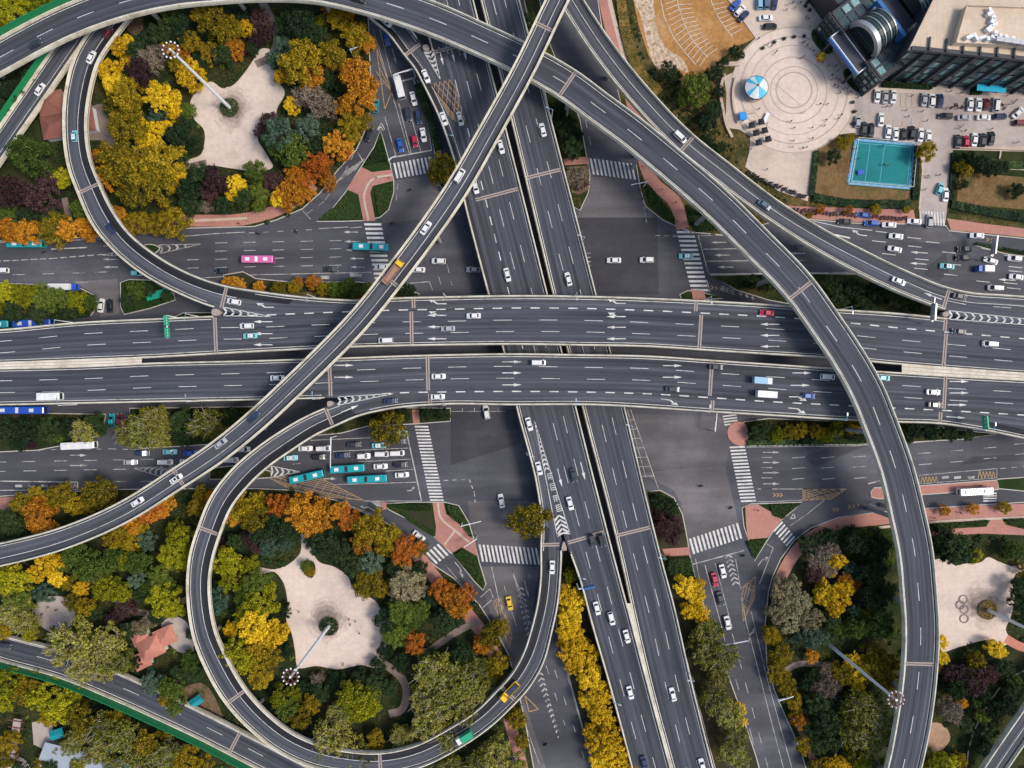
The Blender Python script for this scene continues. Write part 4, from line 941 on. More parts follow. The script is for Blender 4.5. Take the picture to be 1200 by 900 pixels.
mb = MB(); mb.bar(W(1126, 12, ZH) + Vector((0, 0, 2.6)), W(1300, 18, ZH) + Vector((0, 0, 2.6)), .3, .8); mb.bar(W(1126, 12, ZH) + Vector((0, 0, 2.6)), W(1114, 54, ZH) + Vector((0, 0, 2.6)), .3, .8); mb.build('parapet', 'roof_beige', hall)

# --- dark steel and glass entrance building with a barrel vault, turned 45 degrees
ent = thing('entrance_building', 'dark steel and glass entrance building with barrel vault and blue sign above the round plaza', 'building', W(1000, 60))
U = Vector((.80, .60, 0)).normalized(); V = Vector((.60, -.80, 0)).normalized()      # U away from the plaza (up right), V to the lower right
O = W(983, 78)        # front corner on the ground, middle of the front
def EP(u, v, z): q = O + U * (u * .62 if u > 0 else u) + V * (v - 1); return Vector((q.x, q.y, z))
def ebox(mb, u0, u1, v0, v1, z0, z1, m=0): mb.prism([EP(u0, v0, 0), EP(u1, v0, 0), EP(u1, v1, 0), EP(u0, v1, 0)], z0, z1, m)
mb = MB(); ebox(mb, 0, 34, -14, -6.2, 0, 12); ebox(mb, 0, 38, 6.2, 14, 0, 12); ebox(mb, 5, 38, -6.2, 6.2, 0, 9); ebox(mb, 38, 46, -17, 6, 0, 10); ebox(mb, 8, 30, -26, -14, 0, 10); mb.build('wall', 'dark_steel', ent)
def glass_roof(u0, u1, v0, v1, z, nu, nv, name='roof_glazing'):
    f = MB(); gl = MB()
    for i in range(nu + 1): f.bar(EP(u0 + (u1 - u0) * i / nu, v0, z + .15), EP(u0 + (u1 - u0) * i / nu, v1, z + .15), .7 if i % 2 == 0 else .3, .35)
    for i in range(nv + 1): f.bar(EP(u0, v0 + (v1 - v0) * i / nv, z + .18), EP(u1, v0 + (v1 - v0) * i / nv, z + .18), .7, .45)
    for i in range(nu):
        for j in range(nv):
            gl.poly([EP(u0 + (u1 - u0) * (i + a) / nu, v0 + (v1 - v0) * (j + b) / nv, z + .08) for a, b in ((.02, .02), (.98, .02), (.98, .98), (.02, .98))], 1 if rng.random() < .3 else 0)
    o = f.build('roof_frame', 'dark_steel', ent); gl.build('pane', ['facade_glass', 'pale_glass'], o)
glass_roof(1, 26, 6.8, 13.4, 12, 5, 2); glass_roof(1, 33, -13.4, -6.8, 12, 6, 2); glass_roof(9, 29, -25.4, -14.6, 10, 4, 3); glass_roof(38.6, 45.4, -16, -9.5, 10, 3, 2)
for v0, v1, z1 in ((6.2, 14, 12), (-14, -6.2, 12)):   # front glazing of the two wings
    f = MB(); gl = MB()
    for k in range(5): f.bar(EP(-.15, v0 + (v1 - v0) * k / 4, 0), EP(-.15, v0 + (v1 - v0) * k / 4, z1), .4, .4)
    for k in range(6): f.bar(EP(-.2, v0, z1 * k / 5), EP(-.2, v1, z1 * k / 5), .35, .35)
    for i in range(4):
        for j in range(5): gl.add([EP(-.05, v0 + (v1 - v0) * (i + a) / 4, z1 * (j + b) / 5) for a, b in ((.06, .05), (.94, .05), (.94, .95), (.06, .95))], [(0, 1, 2, 3)], 1 if rng.random() < .3 else 0)
    o = f.build('window_frame', 'dark_steel', ent); gl.build('pane', ['facade_glass', 'pale_glass'], o)
f = MB(); gl = MB()          # side wall towards the car park
for k in range(10): f.bar(EP(38 * k / 9, 14.15, 0), EP(38 * k / 9, 14.15, 12), .5, .4)
for k in range(5): f.bar(EP(0, 14.2, 12 * k / 4), EP(38, 14.2, 12 * k / 4), .4, .4)
for i in range(9):
    for j in range(4): gl.add([EP(38 * (i + a) / 9, 14.06, 12 * (j + b) / 4) for a, b in ((.06, .05), (.94, .05), (.94, .95), (.06, .95))], [(0, 1, 2, 3)], 1 if rng.random() < .35 else 0)
o = f.build('window_frame', 'dark_steel', ent); gl.build('pane', ['facade_glass', 'pale_glass'], o)
# barrel vault
def arc(u0, u1, r0, zc, n=16, m=0, mb=None, thick=.0):
    pts = [(r0 * math.cos(a), zc + r0 * math.sin(a)) for a in np.linspace(math.pi, 0, n + 1)]
    for (v0, z0), (v1, z1) in zip(pts, pts[1:]): mb.add([EP(u0, v0, z0), EP(u0, v1, z1), EP(u1, v1, z1), EP(u1, v0, z0)], [(0, 1, 2, 3)], m)
mb = MB(); arc(6, 18.5, 6.4, 11.5, 20, 0, mb); mb.build('barrel_vault', 'facade_glass', ent)
for k in range(6):
    mb = MB(); u = 8.5 + k * 1.75; arc(u, u + .5, 6.75, 11.5, 20, 0, mb); arc(u, u, 6.4, 11.5, 20, 0, mb); mb.build('vault_rib', 'steel' if k % 2 else 'dark_steel', ent)
mb = MB(); arc(4.2, 6.6, 7.1, 11.5, 24, 0, mb)
for a0, a1 in zip(np.linspace(math.pi, 0, 25), np.linspace(math.pi, 0, 25)[1:]):
    q = lambda a, r: EP(4.2, r * math.cos(a), 11.5 + r * math.sin(a)); mb.add([q(a0, 5.6), q(a0, 7.1), q(a1, 7.1), q(a1, 5.6)], [(0, 1, 2, 3)])
mb.build('portal_arch', 'steel', ent)
mb = MB()
for a0, a1 in zip(np.linspace(math.pi, 0, 17), np.linspace(math.pi, 0, 17)[1:]):
    q = lambda a: EP(4.9, 5.6 * math.cos(a), 11.5 + 5.6 * math.sin(a)); mb.add([q(a0), q(a1), EP(4.9, 0, 11.5)], [(0, 1, 2)])
mb.build('portal_glazing', 'window_glass', ent)
plain('sign_blue', (.03, .13, .34, 1), .4); plain('slate', (.05, .055, .075, 1), .5)
mb = MB(); ebox(mb, -3.2, 1.6, -7.4, 7.4, 9.4, 10.2); s_ = mb.build('entrance_canopy', 'slate', ent)
mb = MB()
for a in ((-3.5, -3.1, -7.6, 7.6), (1.5, 1.9, -7.6, 7.6), (-3.5, 1.9, -7.8, -7.4), (-3.5, 1.9, 7.4, 7.8)): ebox(mb, *a, 9.2, 10.5)
mb.build('canopy_border', 'white_steel', s_)
mb = MB(); ebox(mb, -4.0, -3.5, -7.6, 7.6, 9.1, 10.6); mb.build('canopy_sign', 'sign_blue', s_)
for v in (-6.5, 6.5):
    mb = MB(); p = EP(-2.4, v, 0); mb.tube(p, p + Vector((0, 0, 9.3)), .45, .45, 12); mb.build('column', 'dark_steel', ent)
mb = MB(); ebox(mb, 18.5, 20.6, -7.5, 7.5, 9, 16.5); b_ = mb.build('roof_sign', 'sign_blue', ent)
mb = MB()
for k in range(6):
    v = -6 + 2.3 * k
    for dv, dz, wv, hz in ((0, 0, 1.3, .3), (.5, -1.3, .3, 2.4), (-.3, -1.0, .3, 1.5), (0, -2.3, 1.4, .3)):
        mb.box(EP(17.1, v + dv, 12.9 + dz), (.2, wv, hz), math.atan2(U.y, U.x))
mb.build('lettering', 'sign_blue', b_)
mb = MB(); arc(33, 46, 9, 10, 20, 0, mb); v_ = mb.build('rear_vault', 'pale_glass', ent)
mb = MB(); ebox(mb, 17.2, 18.5, -6.4, 5.2, 9, 14.6); mb.build('sign_board', 'white_steel', b_)
mb = MB(); ebox(mb, 20.6, 33, -6.2, 6.2, 9, 12.4); mb.build('link_roof', 'slate', ent)
for k in range(6):
    mb = MB(); arc(33.2 + k * 2.2, 34.0 + k * 2.2, 9.25, 10, 20, 0, mb); mb.build('vault_rib', 'dark_steel', v_)
mb = MB(); ebox(mb, 27, 39, 6, 14.5, 0, 15.5); ebox(mb, 26.6, 39.4, 14.3, 15.0, 0, 16.4); mb.build('annex', 'roof_beige', ent)

# --- roofs in the park
def hip_house(name, label, cx, cy, rz, blocks, wall_mat='barrier', tile='roof_tile'):
    o = W(cx, cy); t = thing(name, label, 'pavilion', o, rz)
    for (x, y, lx, ly, h, rh) in blocks:
        mb = MB(); mb.box((x, y, h / 2), (lx, ly, h)); mb.build('wall', wall_mat, t, local=True)
        a, b = lx / 2 + .5, ly / 2 + .5; rd = max(0, a - b) if lx >= ly else 0; rdy = max(0, b - a) if ly > lx else 0
        mb = MB(); P = [(x - a, y - b, h), (x + a, y - b, h), (x + a, y + b, h), (x - a, y + b, h), (x - rd, y - rdy, h + rh), (x + rd, y + rdy, h + rh)]
        if lx >= ly: fs = [(0, 1, 5, 4), (1, 2, 5), (2, 3, 4, 5), (3, 0, 4)]
        else: fs = [(0, 1, 4), (1, 2, 5, 4), (2, 3, 5), (3, 0, 4, 5)]
        mb.add(P, fs + [(3, 2, 1, 0)]); mb.build('roof', tile, t, local=True)
    return t
PAV = hip_house('park_pavilion', 'pavilion with salmon tiled hip roofs between the two lower left ramps', 182, 755, R(25), [(0, 0, 9, 7.5, 3.6, 2.6), (6.8, 1.5, 7.5, 6.5, 3.0, 1.6), (-2.5, 6.2, 6, 6, 3.0, 1.6), (-6, -3.4, 6, 5.5, 3.0, 1.5)])
PAV.scale = (.86,) * 3
hip_house('park_house', 'small house with dark red tiled roof tucked beside the upper left loop', 72, 146, R(10), [(0, -2, 9, 7, 3.4, 1.8), (0, 6, 8, 7.5, 3.8, 1.7), (10, -1, 6, 8, 3.2, 1.4)], 'white_steel', 'roof_tile_dark')
sh = thing('market_shed', 'long shed with pale grey corrugated roof under trees at the bottom left', 'shed', W(92, 889), R(-14))
mb = MB(); mb.box((0, 0, 1.6), (21, 9, 3.2)); mb.build('wall', 'slab', sh, local=True)
g = NG('corrugated'); wv = g.n('ShaderNodeTexWave', i_Scale=1.1, i_Distortion=.3); wv.bands_direction = 'X'; g.l(g.obj, wv.inputs[0]); M['corrugated'] = g.done(g.ramp(wv.outputs[1], [(.3, (.24, .30, .36, 1)), (.7, (.42, .47, .52, 1))]), .6)
mb = MB(); mb.frustum([(-11, -5, 3.2), (11, -5, 3.2), (11, 5, 3.2), (-11, 5, 3.2)], [(-11, -.3, 4.4), (11, -.3, 4.4), (11, .3, 4.4), (-11, .3, 4.4)]); mb.build('roof', 'corrugated', sh, local=True)
plain('tarp_teal', (.01, .26, .30, 1), .5, var=.3)
for (x, y, r_, a, l) in ((72, 856, 2.4, .3, 'small teal tarpaulin shelter nearest the grey slab at the bottom left'), (121, 878, 3.2, .9, 'teal tarpaulin shelter right of the corrugated shed roof'), (142, 894, 4.2, .2, 'largest teal tarpaulin shelter at the bottom edge'), (234, 818, 2.2, .6, 'teal tarpaulin shelter beside the lower loop ramp')):
    t = thing('tarpaulin_shelter', l, 'shelter', W(x, y), a, 'teal tarpaulins')
    mb = MB(); mb.frustum([(-r_, -r_ * .7, 2.4), (r_, -r_ * .7, 2.4), (r_, r_ * .7, 2.4), (-r_, r_ * .7, 2.4)], [(-r_ * .9, -.1, 3.2), (r_ * .9, -.1, 3.2), (r_ * .9, .1, 3.2), (-r_ * .9, .1, 3.2)]); mb.build('canopy', 'tarp_teal', t, local=True)
    mb = MB(); [mb.tube((sx * r_ * .9, sy * r_ * .6, 0), (sx * r_ * .9, sy * r_ * .6, 2.45), .06, .06, 6) for sx in (-1, 1) for sy in (-1, 1)]; mb.build('post', 'steel', t, local=True)
pg = thing('pergola', 'narrow pergola walk of red posts and pale slab roof at the lower left corner', 'pergola', W(24, 862), R(80))
mb = MB(); mb.box((0, 0, 3.0), (15, 2.6, .3)); mb.build('roof', 'driveway', pg, local=True)
for k in range(7):
    mb = MB(); x = -6.9 + 2.3 * k; mb.bar((x, -2.6, 3.3), (x, 2.6, 3.3), .3, .3); mb.tube((x, -1.2, 0), (x, -1.2, 2.9), .15, .15); mb.tube((x, 1.2, 0), (x, 1.2, 2.9), .15, .15); mb.build('portal_frame', plain('red_brown', (.16, .06, .05, 1), .7) if k == 0 else 'red_brown', pg, local=True)
mb = MB(); mb.prism([W(10 + 15 * math.cos(a), 897 + 12 * math.sin(a)) for a in np.linspace(0, 2 * math.pi, 24, endpoint=False)], .2, .6); tag(mb.build('stone_dais', 'plaza_stone'), 'round stone dais at the very bottom left corner', 'dais')

# --- blue sports court
ct = thing('sports_court', 'turquoise sports court with white fence beside the brown lawn', 'court', W(1034, 192))
cq = [(1002.5, 164), (1071, 170), (1066, 221), (993.5, 215)]
mb = MB(); mb.poly([W(x, y) + Vector((0, 0, .36)) for x, y in cq]); mb.build('playing_surface', 'court_blue', ct)
mb = MB()
def cline(a, b, w=.16): gline(mb, [a, b], w, z=.376)
for a, b in zip(cq, cq[1:] + cq[:1]): cline(a, b, .9)
ins = [(1006, 168), (1067, 173), (1062, 217), (998, 212)]
for a, b in zip(ins, ins[1:] + ins[:1]): cline(a, b)
cline((1019, 169), (1013, 213)); cline((1036, 171), (1030, 215))
mb.build('court_marking', 'lamp_blue', ct)
for k, (a, b) in enumerate(zip(cq, cq[1:] + cq[:1])):
    mb = MB(); A_, B_ = W(*a), W(*b)
    for i in range(9): q = A_.lerp(B_, i / 8); mb.tube((q.x, q.y, .2), (q.x, q.y, 2.4), .06, .06, 6)
    for zz in (.5, 2.38): mb.bar((A_.x, A_.y, zz), (B_.x, B_.y, zz), .1, .1)
    mb.build('fence', 'white_steel', ct)
mb = MB(); q = W(1007, 203) + Vector((0, 0, .36)); mb.box((q.x, q.y, q.z + .75), (2.2, 1.6, .1), .1); mb.box((q.x, q.y, q.z + .38), (1.5, .2, .75), .1); tag(mb.build('game_table', plain('table_blue', (.015, .09, .42, 1), .5)), 'blue game table in the lower left corner of the turquoise court', 'table')

# --- round blue and white tent on the plaza
tent = thing('carousel_tent', 'round tent with blue and white canopy sectors on the plaza', 'tent', W(882, 108))
mb = MB()
for i in range(14):
    a0, a1 = i * 2 * math.pi / 14, (i + 1) * 2 * math.pi / 14; r_ = 4.1
    mb.add([(tent.location.x, tent.location.y, 5.6), (tent.location.x + r_ * math.cos(a0), tent.location.y + r_ * math.sin(a0), 3.7), (tent.location.x + r_ * math.cos(a1), tent.location.y + r_ * math.sin(a1), 3.7)], [(0, 1, 2)], 0 if i in (2, 3, 5, 8, 11, 12) else 1)
mb.build('canopy', [plain('tent_blue', (.06, .45, .66, 1), .6), plain('tent_white', (.62, .68, .68, 1), .6)], tent)
mb = MB(); mb.tube(tent.location + Vector((0, 0, 3.2)), tent.location + Vector((0, 0, 3.75)), 4.15, 4.15, 28); mb.build('valance', 'slate', tent)
mb = MB(); mb.tube(tent.location, tent.location + Vector((0, 0, 5.5)), .5, .3, 8); mb.build('centre_pole', 'red_brown', tent)
mb = MB(); mb.tube(tent.location + Vector((0, 0, .2)), tent.location + Vector((0, 0, .6)), 3.9, 3.9, 24); mb.build('platform', 'driveway', tent)
mb = MB(); mb.dome(tent.location + Vector((0, 0, 5.5)), .45, .5, 10, 3); mb.build('finial', plain('brass', (.4, .26, .08, 1), .4), tent)
# --- curved stone benches / planter walls by the tent
def wall_band(name, label, cat, pts, w, h, mat='light_strip', z0=.2):
    c = np.array(curve2(pts, 6)); t = np.gradient(c, axis=0); t /= np.linalg.norm(t, axis=1)[:, None]; n = np.stack([-t[:, 1], t[:, 0]], 1)
    L_ = [tuple(q) for q in c + n * w / 2]; Q = [tuple(q) for q in (c - n * w / 2)[::-1]]
    mb = MB()
    for i in range(len(c) - 1):
        a, b, e_, d_ = L_[i], L_[i + 1], Q[len(c) - 2 - i], Q[len(c) - 1 - i]
        mb.prism([W(*a), W(*b), W(*e_), W(*d_)], z0, z0 + h)
    return tag(mb.build(name, mat), label, cat)
wall_band('planter_wall', 'outer curved stone planter wall left of the blue and white tent', 'planter', [(848, 88), (843, 108), (846, 128), (851, 150), (857, 162)], 3, 1.0)
wall_band('planter_wall', 'inner curved stone planter wall nearest the blue and white tent', 'planter', [(861, 92), (858, 108), (859, 126), (864, 145)], 2.4, .8)
wall_band('stone_bench', 'straight pale stone wall above the curved planters by the brown car park', 'wall', [(842, 76), (866, 76)], 5, .7)
wall_band('low_wall', 'thin pale wall along the top of the right-hand garden', 'wall', [(1117, 174), (1160, 175), (1240, 179)], 1.6, .8)
wall_band('low_wall', 'short upright pale wall inside the right-hand garden', 'wall', [(1171, 178), (1169, 191)], 1.6, .6)
wall_band('stone_slab', 'pale stone slab lying on the grass of the right-hand garden', 'slab', [(1178, 198), (1200, 199)], 2.2, .4)
wall_band('stepping_path_edge', 'dotted stone path winding through the lower right park', 'path', [(1132, 896), (1135, 876), (1141, 856), (1152, 834), (1164, 815), (1178, 798), (1196, 787), (1230, 776)], 1.6, .12)
bx = thing('ticket_kiosk', 'small kiosk with bright blue roof below the striped tent', 'kiosk', W(868, 139), R(10))
mb = MB(); mb.box((0, 0, 1.2), (2.3, 2.3, 2.0)); mb.build('wall', 'white_steel', bx, local=True); mb = MB(); mb.box((0, 0, 2.4), (2.8, 2.8, .4), 0, 0, (.85, .85)); mb.build('roof', plain('roof_blue', (.02, .26, .66, 1), .5), bx, local=True)
TB = [(878, 150, 'upper left'), (889, 146, 'upper right'), (883, 159, 'middle left'), (893, 156, 'middle right'), (886, 170, 'lower left'), (897, 166, 'lower right')]
for x, y, l in TB:
    t = thing('parasol_table', f'square black parasol over a table, {l} of the six on the plaza', 'parasol', W(x, y) + Vector((0, 0, .25)), R(15), 'black parasol tables on the plaza')
    mb = MB(); mb.frustum([(-1.05, -1.05, 2.3), (1.05, -1.05, 2.3), (1.05, 1.05, 2.3), (-1.05, 1.05, 2.3)], [(-.05, -.05, 2.75), (.05, -.05, 2.75), (.05, .05, 2.75), (-.05, .05, 2.75)]); mb.build('canopy', plain('parasol_black', (.02, .018, .022, 1), .8) if 'parasol_black' not in M else 'parasol_black', t, local=True)
    mb = MB(); mb.tube((0, 0, 0), (0, 0, 2.4), .05, .05, 6); mb.build('pole', 'steel', t, local=True)
    mb = MB(); mb.tube((0, 0, .7), (0, 0, .75), .6, .6, 12); mb.build('table_top', 'slate', t, local=True)
for x, y, a, m, l in ((896, 140, 1.1, 'white_steel', 'slim white stall counter on the plaza below the rings'), (876, 133, .2, 'light_strip', 'pale stall table between the tent and the kiosk')):
    t = thing('stall_counter', l, 'counter', W(x, y) + Vector((0, 0, .25)), a); mb = MB(); mb.box((0, 0, .95), (4.2, 1.2, .12)); mb.build('counter_top', m, t, local=True); mb = MB(); mb.box((0, 0, .45), (3.8, .9, .88)); mb.build('base', 'slate', t, local=True)
t = thing('bouncy_ride', 'small bright yellow inflatable ride by the oval hedge bed', 'ride', W(961, 68) + Vector((0, 0, .25)), .6)
mb = MB(); mb.dome((0, 0, 0), 1.6, 1.3, 12, 4); mb.dome((1.0, .6, 0), 1.0, 1.7, 10, 4); mb.build('body', plain('toy_yellow', (.70, .44, .01, 1), .4), t, smooth=True, local=True)
mb = MB(); mb.box((-1.2, -.6, .4), (1.2, 1.0, .8)); mb.build('seat', plain('toy_orange', (.5, .2, .04, 1), .5), t, local=True)
# red pipe bench in the upper left plaza
t = thing('park_bench', 'long dark red bench at the top edge of the upper left plaza', 'bench', W(284, 65) + Vector((0, 0, .24)), R(22))
mb = MB(); mb.box((0, 0, .5), (7, .6, .12)); mb.build('seat', plain('bench_red', (.22, .02, .04, 1), .6), t, local=True); mb = MB(); mb.box((0, .35, .85), (7, .1, .5)); mb.build('backrest', 'bench_red', t, local=True)
for x in (-3, 3): mb = MB(); mb.box((x, 0, .22), (.2, .5, .44)); mb.build('leg', 'steel', t, local=True)
# ring emblem of interlocking circles set in the lower right plaza
for k, (x, y) in enumerate(((1128, 702), (1124.5, 708.5), (1129, 713.5), (1129, 724.5))):
    mb = MB(); n = 28; rr = lambda r: [W(x + r * math.cos(i * 2 * math.pi / n), y + r * math.sin(i * 2 * math.pi / n)) + Vector((0, 0, .40 + .004 * k)) for i in range(n)]
    mb.add(rr(4.0) + rr(5.4), [(i, (i + 1) % n, n + (i + 1) % n, n + i) for i in range(n)]); struct('paving_ring', mb, 'path_paving')

# --- tall light masts with a ring of floodlights, each in a round planted bed
def mast(x, y, label, bed=True, h=40.7):
    o = W(x, y); t = thing('light_mast', label, 'light mast', o, 0, 'tall light masts in the parks')
    mb = MB(); mb.tube(o + Vector((0, 0, .2)), o + Vector((0, 0, h)), .62, .36, 12); mb.build('pole', 'white_steel', t)
    mb = MB(); n = 28; r0, r1 = 1.75, 1.95
    for i in range(n):
        a, b = i * 2 * math.pi / n, (i + 1) * 2 * math.pi / n
        mb.bar(o + Vector((r1 * math.cos(a), r1 * math.sin(a), h - .4)), o + Vector((r1 * math.cos(b), r1 * math.sin(b), h - .4)), .22, .22)
    for i in range(6): a = i * math.pi / 3; mb.bar(o + Vector((0, 0, h - .4)), o + Vector((r1 * math.cos(a), r1 * math.sin(a), h - .4)), .14, .14)
    rg = mb.build('lamp_ring', 'red_brown', t)
    for i in range(12):
        a = i * math.pi / 6; mb = MB(); c = o + Vector((2.35 * math.cos(a), 2.35 * math.sin(a), h - .5)); mb.dome(c, .27, .42, 10, 4); mb.build("floodlight", 'lamp_glass', rg)
    if bed:
        mb = MB(); n = 32
        mb.prism([(o.x + 3.5 * math.cos(i * 2 * math.pi / n), o.y + 3.5 * math.sin(i * 2 * math.pi / n)) for i in range(n)], .22, .62); tag(mb.build('planter_kerb', 'path_paving'), 'round stone planter kerb at the foot of ' + label.split(' mast ')[-1].replace('in ', 'the mast in '), 'planter')
    return o
MASTS = [mast(270, 127, 'tall white floodlight mast in the upper left plaza'), mast(386, 733, 'tall white floodlight mast in the lower left plaza'), mast(1156, 714, 'tall white floodlight mast in the lower right plaza'), mast(971, 755, 'tall white floodlight mast in the tree-filled lower right park', False)]
# darker paving round the mast beds, in nested rings of stepped tone
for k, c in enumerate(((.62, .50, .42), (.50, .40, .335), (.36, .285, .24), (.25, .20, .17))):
    q = NG('dark_tone_%d' % k); p = q.pos
    M['dark_tone_%d' % k] = q.done(q.mul(q.ramp(q.noise(p, .35, 6, .7), [(.3, tuple(v * .78 for v in c) + (1,)), (.7, tuple(v * 1.1 for v in c) + (1,))]), q.ramp(q.noise(p, 1.4, 3), [(.3, g1(.9)), (.7, g1(1.04))])), .9)
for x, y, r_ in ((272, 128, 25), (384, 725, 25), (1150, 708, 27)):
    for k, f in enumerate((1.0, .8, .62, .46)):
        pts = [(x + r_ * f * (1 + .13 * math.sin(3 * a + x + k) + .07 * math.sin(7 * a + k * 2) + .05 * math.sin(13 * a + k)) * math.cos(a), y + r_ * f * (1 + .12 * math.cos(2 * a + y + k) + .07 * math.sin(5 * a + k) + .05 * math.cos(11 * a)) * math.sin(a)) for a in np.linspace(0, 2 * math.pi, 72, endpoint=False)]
        hard('dark_paving', pts, 'dark_tone_%d' % k, .253 + .012 * k, smooth=False)

# --- street lamps on the viaduct edges
def lamp(x, y, z, ang, label, arms=1, h=9.0):
    o = W(x, y, z); o = Vector((o.x, o.y, z)); t = thing('street_lamp', label, 'street lamp', o, R(ang), 'street lamps on the viaduct edges')
    mb = MB(); mb.tube((0, 0, 0), (0, 0, h), .14, .09, 8); mb.build('pole', 'white_steel', t, local=True)
    for sg in ((1, -1) if arms == 2 else (1,)):
        mb = MB(); mb.bar((0, 0, h - .2), (sg * 1.7, 0, h + .4), .11, .11); mb.build('arm', 'lamp_blue', t, local=True)
        mb = MB(); mb.box((sg * 2.0, 0, h + .45), (1.0, .34, .16)); mb.build('lamp_head', 'steel', t, local=True)
ONN = 'street lamp on the upper parapet of the east-west viaduct, '
ONS = 'street lamp on the lower parapet of the east-west viaduct, '
NT = ['first', 'second', 'third', 'fourth', 'fifth', 'sixth', 'seventh', 'eighth', 'ninth', 'tenth', 'eleventh', 'twelfth']
for k, (x, y) in enumerate(((86, 378), (233, 371), (370, 349), (523, 348), (673, 347.5), (824, 352), (982, 363))): lamp(x, y, 14, -90, ONN + NT[k] + ' from the left')
for k, (x, y) in enumerate(((90, 474), (234, 470), (376, 467), (523, 474), (672, 475), (822, 482), (976, 491), (1142, 502))): lamp(x, y, 14, 90, ONS + NT[k] + ' from the left')
for k, (x, y, a) in enumerate(((646, 140, 165), (682, 284, 165), (737, 498, 165), (774, 648, 165), (806, 786, 165))): lamp(x, y, 7.5, a, 'street lamp on the right parapet of the north-south viaduct, ' + NT[k] + ' from the top', 1, 8)
for k, (x, y, a) in enumerate(((526, 168, -15), (617, 530, -15), (675, 668, -15), (715, 810, -15))): lamp(x, y, 7.5, a, 'street lamp on the left parapet of the north-south viaduct, ' + NT[k] + ' from the top', 1, 8)
# --- signals and sign gantries
def gantry(x, y, z, x2, y2, label, h=6.5, panels=(), mat='white_steel', name='signal_gantry', cat='gantry', lamps=3):
    o = W(x, y, 0); o = Vector(((x - 600) * (H - z) / H * S, (450 - y) * (H - z) / H * S, z)); e = W(x2, y2, z); e = Vector((e.x, e.y, z))
    t = thing(name, label, cat, o, 0); v = e - o; L = v.length; d_ = v.normalized()
    mb = MB(); mb.tube(o, o + Vector((0, 0, h)), .2, .15, 8); mb.build('pole', mat, t)
    mb = MB(); mb.bar(o + Vector((0, 0, h)), e + Vector((0, 0, h + .3)), .24, .24); mb.bar(o + Vector((0, 0, h - .8)), o + d_ * L * .8 + Vector((0, 0, h)), .14, .14); mb.build('arm', mat, t)
    n_ = Vector((-d_.y, d_.x, 0))
    for f0, f1, m in panels:
        a, b = o + d_ * L * f0, o + d_ * L * f1; mb = MB(); mb.bar(a + Vector((0, 0, h + .2)), b + Vector((0, 0, h + .2)), .5, 2.4); p = mb.build('sign_panel', m, t)
        mb = MB()
        for q in range(3):
            c0 = a.lerp(b, .15 + .28 * q) + n_ * .27; mb.bar(c0 + Vector((0, 0, h + .5)), c0 + (b - a) * .16 + Vector((0, 0, h + .5)), .02, .5)
        if (b - a).length > 2: mb.build('lettering', 'paint', p)
    for i in range(lamps):
        mb = MB(); c = o + d_ * L * (.55 + .2 * i) + Vector((0, 0, h - .5)); mb.box(c, (.4, .4, 1.0)); mb.build('signal_head', 'black', t)
gantry(394, 511, 0, 394, 545, 'white cantilever signal mast over the teal bus queue', 7)
gantry(542, 612, 0, 565, 606, 'white signal arm reaching over the lower left junction road', 6.5)
gantry(559, 628, 0, 545, 637, 'short signal pole on the pink triangle island of the lower left junction', 5, lamps=1)
gantry(1146, 305, 0, 1149, 281, 'grey sign gantry over the upper right road between the dark cars', 7, ((.1, .95, 'steel'),), 'steel', 'sign_gantry', 'gantry', 0)
gantry(1078, 379, 14, 1080, 352, 'grey sign gantry on the viaduct where the upper right ramp joins', 6.5, ((.05, .75, 'steel'),), 'steel', 'sign_gantry', 'gantry', 0)
gantry(207, 372, 14, 209, 398, 'green direction sign gantry above the upper viaduct at the left', 6.5, ((.02, .45, 'sign_green'), (.55, .98, 'sign_green')), 'white_steel', 'sign_gantry', 'gantry', 0)
gantry(1140, 503, 14, 1138, 486, 'small green direction sign on the lower viaduct edge at the right', 6, ((.1, .98, 'sign_green'),), 'white_steel', 'sign_gantry', 'gantry', 0)
gantry(676, 684, 7.5, 694, 680, 'blue direction sign on the left edge of the north-south viaduct', 6, ((.3, .98, 'sign_blue'),), 'white_steel', 'sign_gantry', 'gantry', 0)
gantry(836, 749, 0, 868, 742, 'pale gantry arm across the lower right ground road', 6.5, (), 'white_steel', 'signal_gantry', 'gantry', 0)
gantry(904, 812, 0, 921, 806, 'short white signal arm by the lower right park edge', 6, (), 'white_steel', 'signal_gantry', 'gantry', 1)
gantry(754, 219, 0, 736, 223, 'white signal arm under the big curved flyover', 6, (), 'white_steel', 'signal_gantry', 'gantry', 2)
gantry(487, 90, 0, 466, 97, 'white signal arm over the white bus in the upper left', 6, (), 'white_steel', 'signal_gantry', 'gantry', 2)
gantry(458, 193, 0, 466, 189, 'short signal pole at the tip of the pink crossing island', 5, (), 'white_steel', 'signal_gantry', 'gantry', 1)
gantry(832, 504, 0, 834, 480, 'thin lamp arm beside the right-hand lower crossing', 6, (), 'steel', 'signal_gantry', 'gantry', 1)
gantry(415, 68, 0, 424, 66, 'pale lamp arm among the amber trees of the upper left road', 6, (), 'white_steel', 'signal_gantry', 'gantry', 0)
# green tarpaulin roof by the upper left median
t = thing('green_canopy', 'flat bright green canopy on the small island under the upper left loop', 'canopy', W(190, 346), R(15)); mb = MB(); mb.box((0, 0, 2.6), (8.5, 2.6, .2)); mb.build('roof', plain('canopy_green', (.01, .30, .20, 1), .5), t, local=True)
for x in (-3.8, 3.8): mb = MB(); mb.tube((x, 0, 0), (x, 0, 2.5), .08, .08, 6); mb.build('post', 'steel', t, local=True)
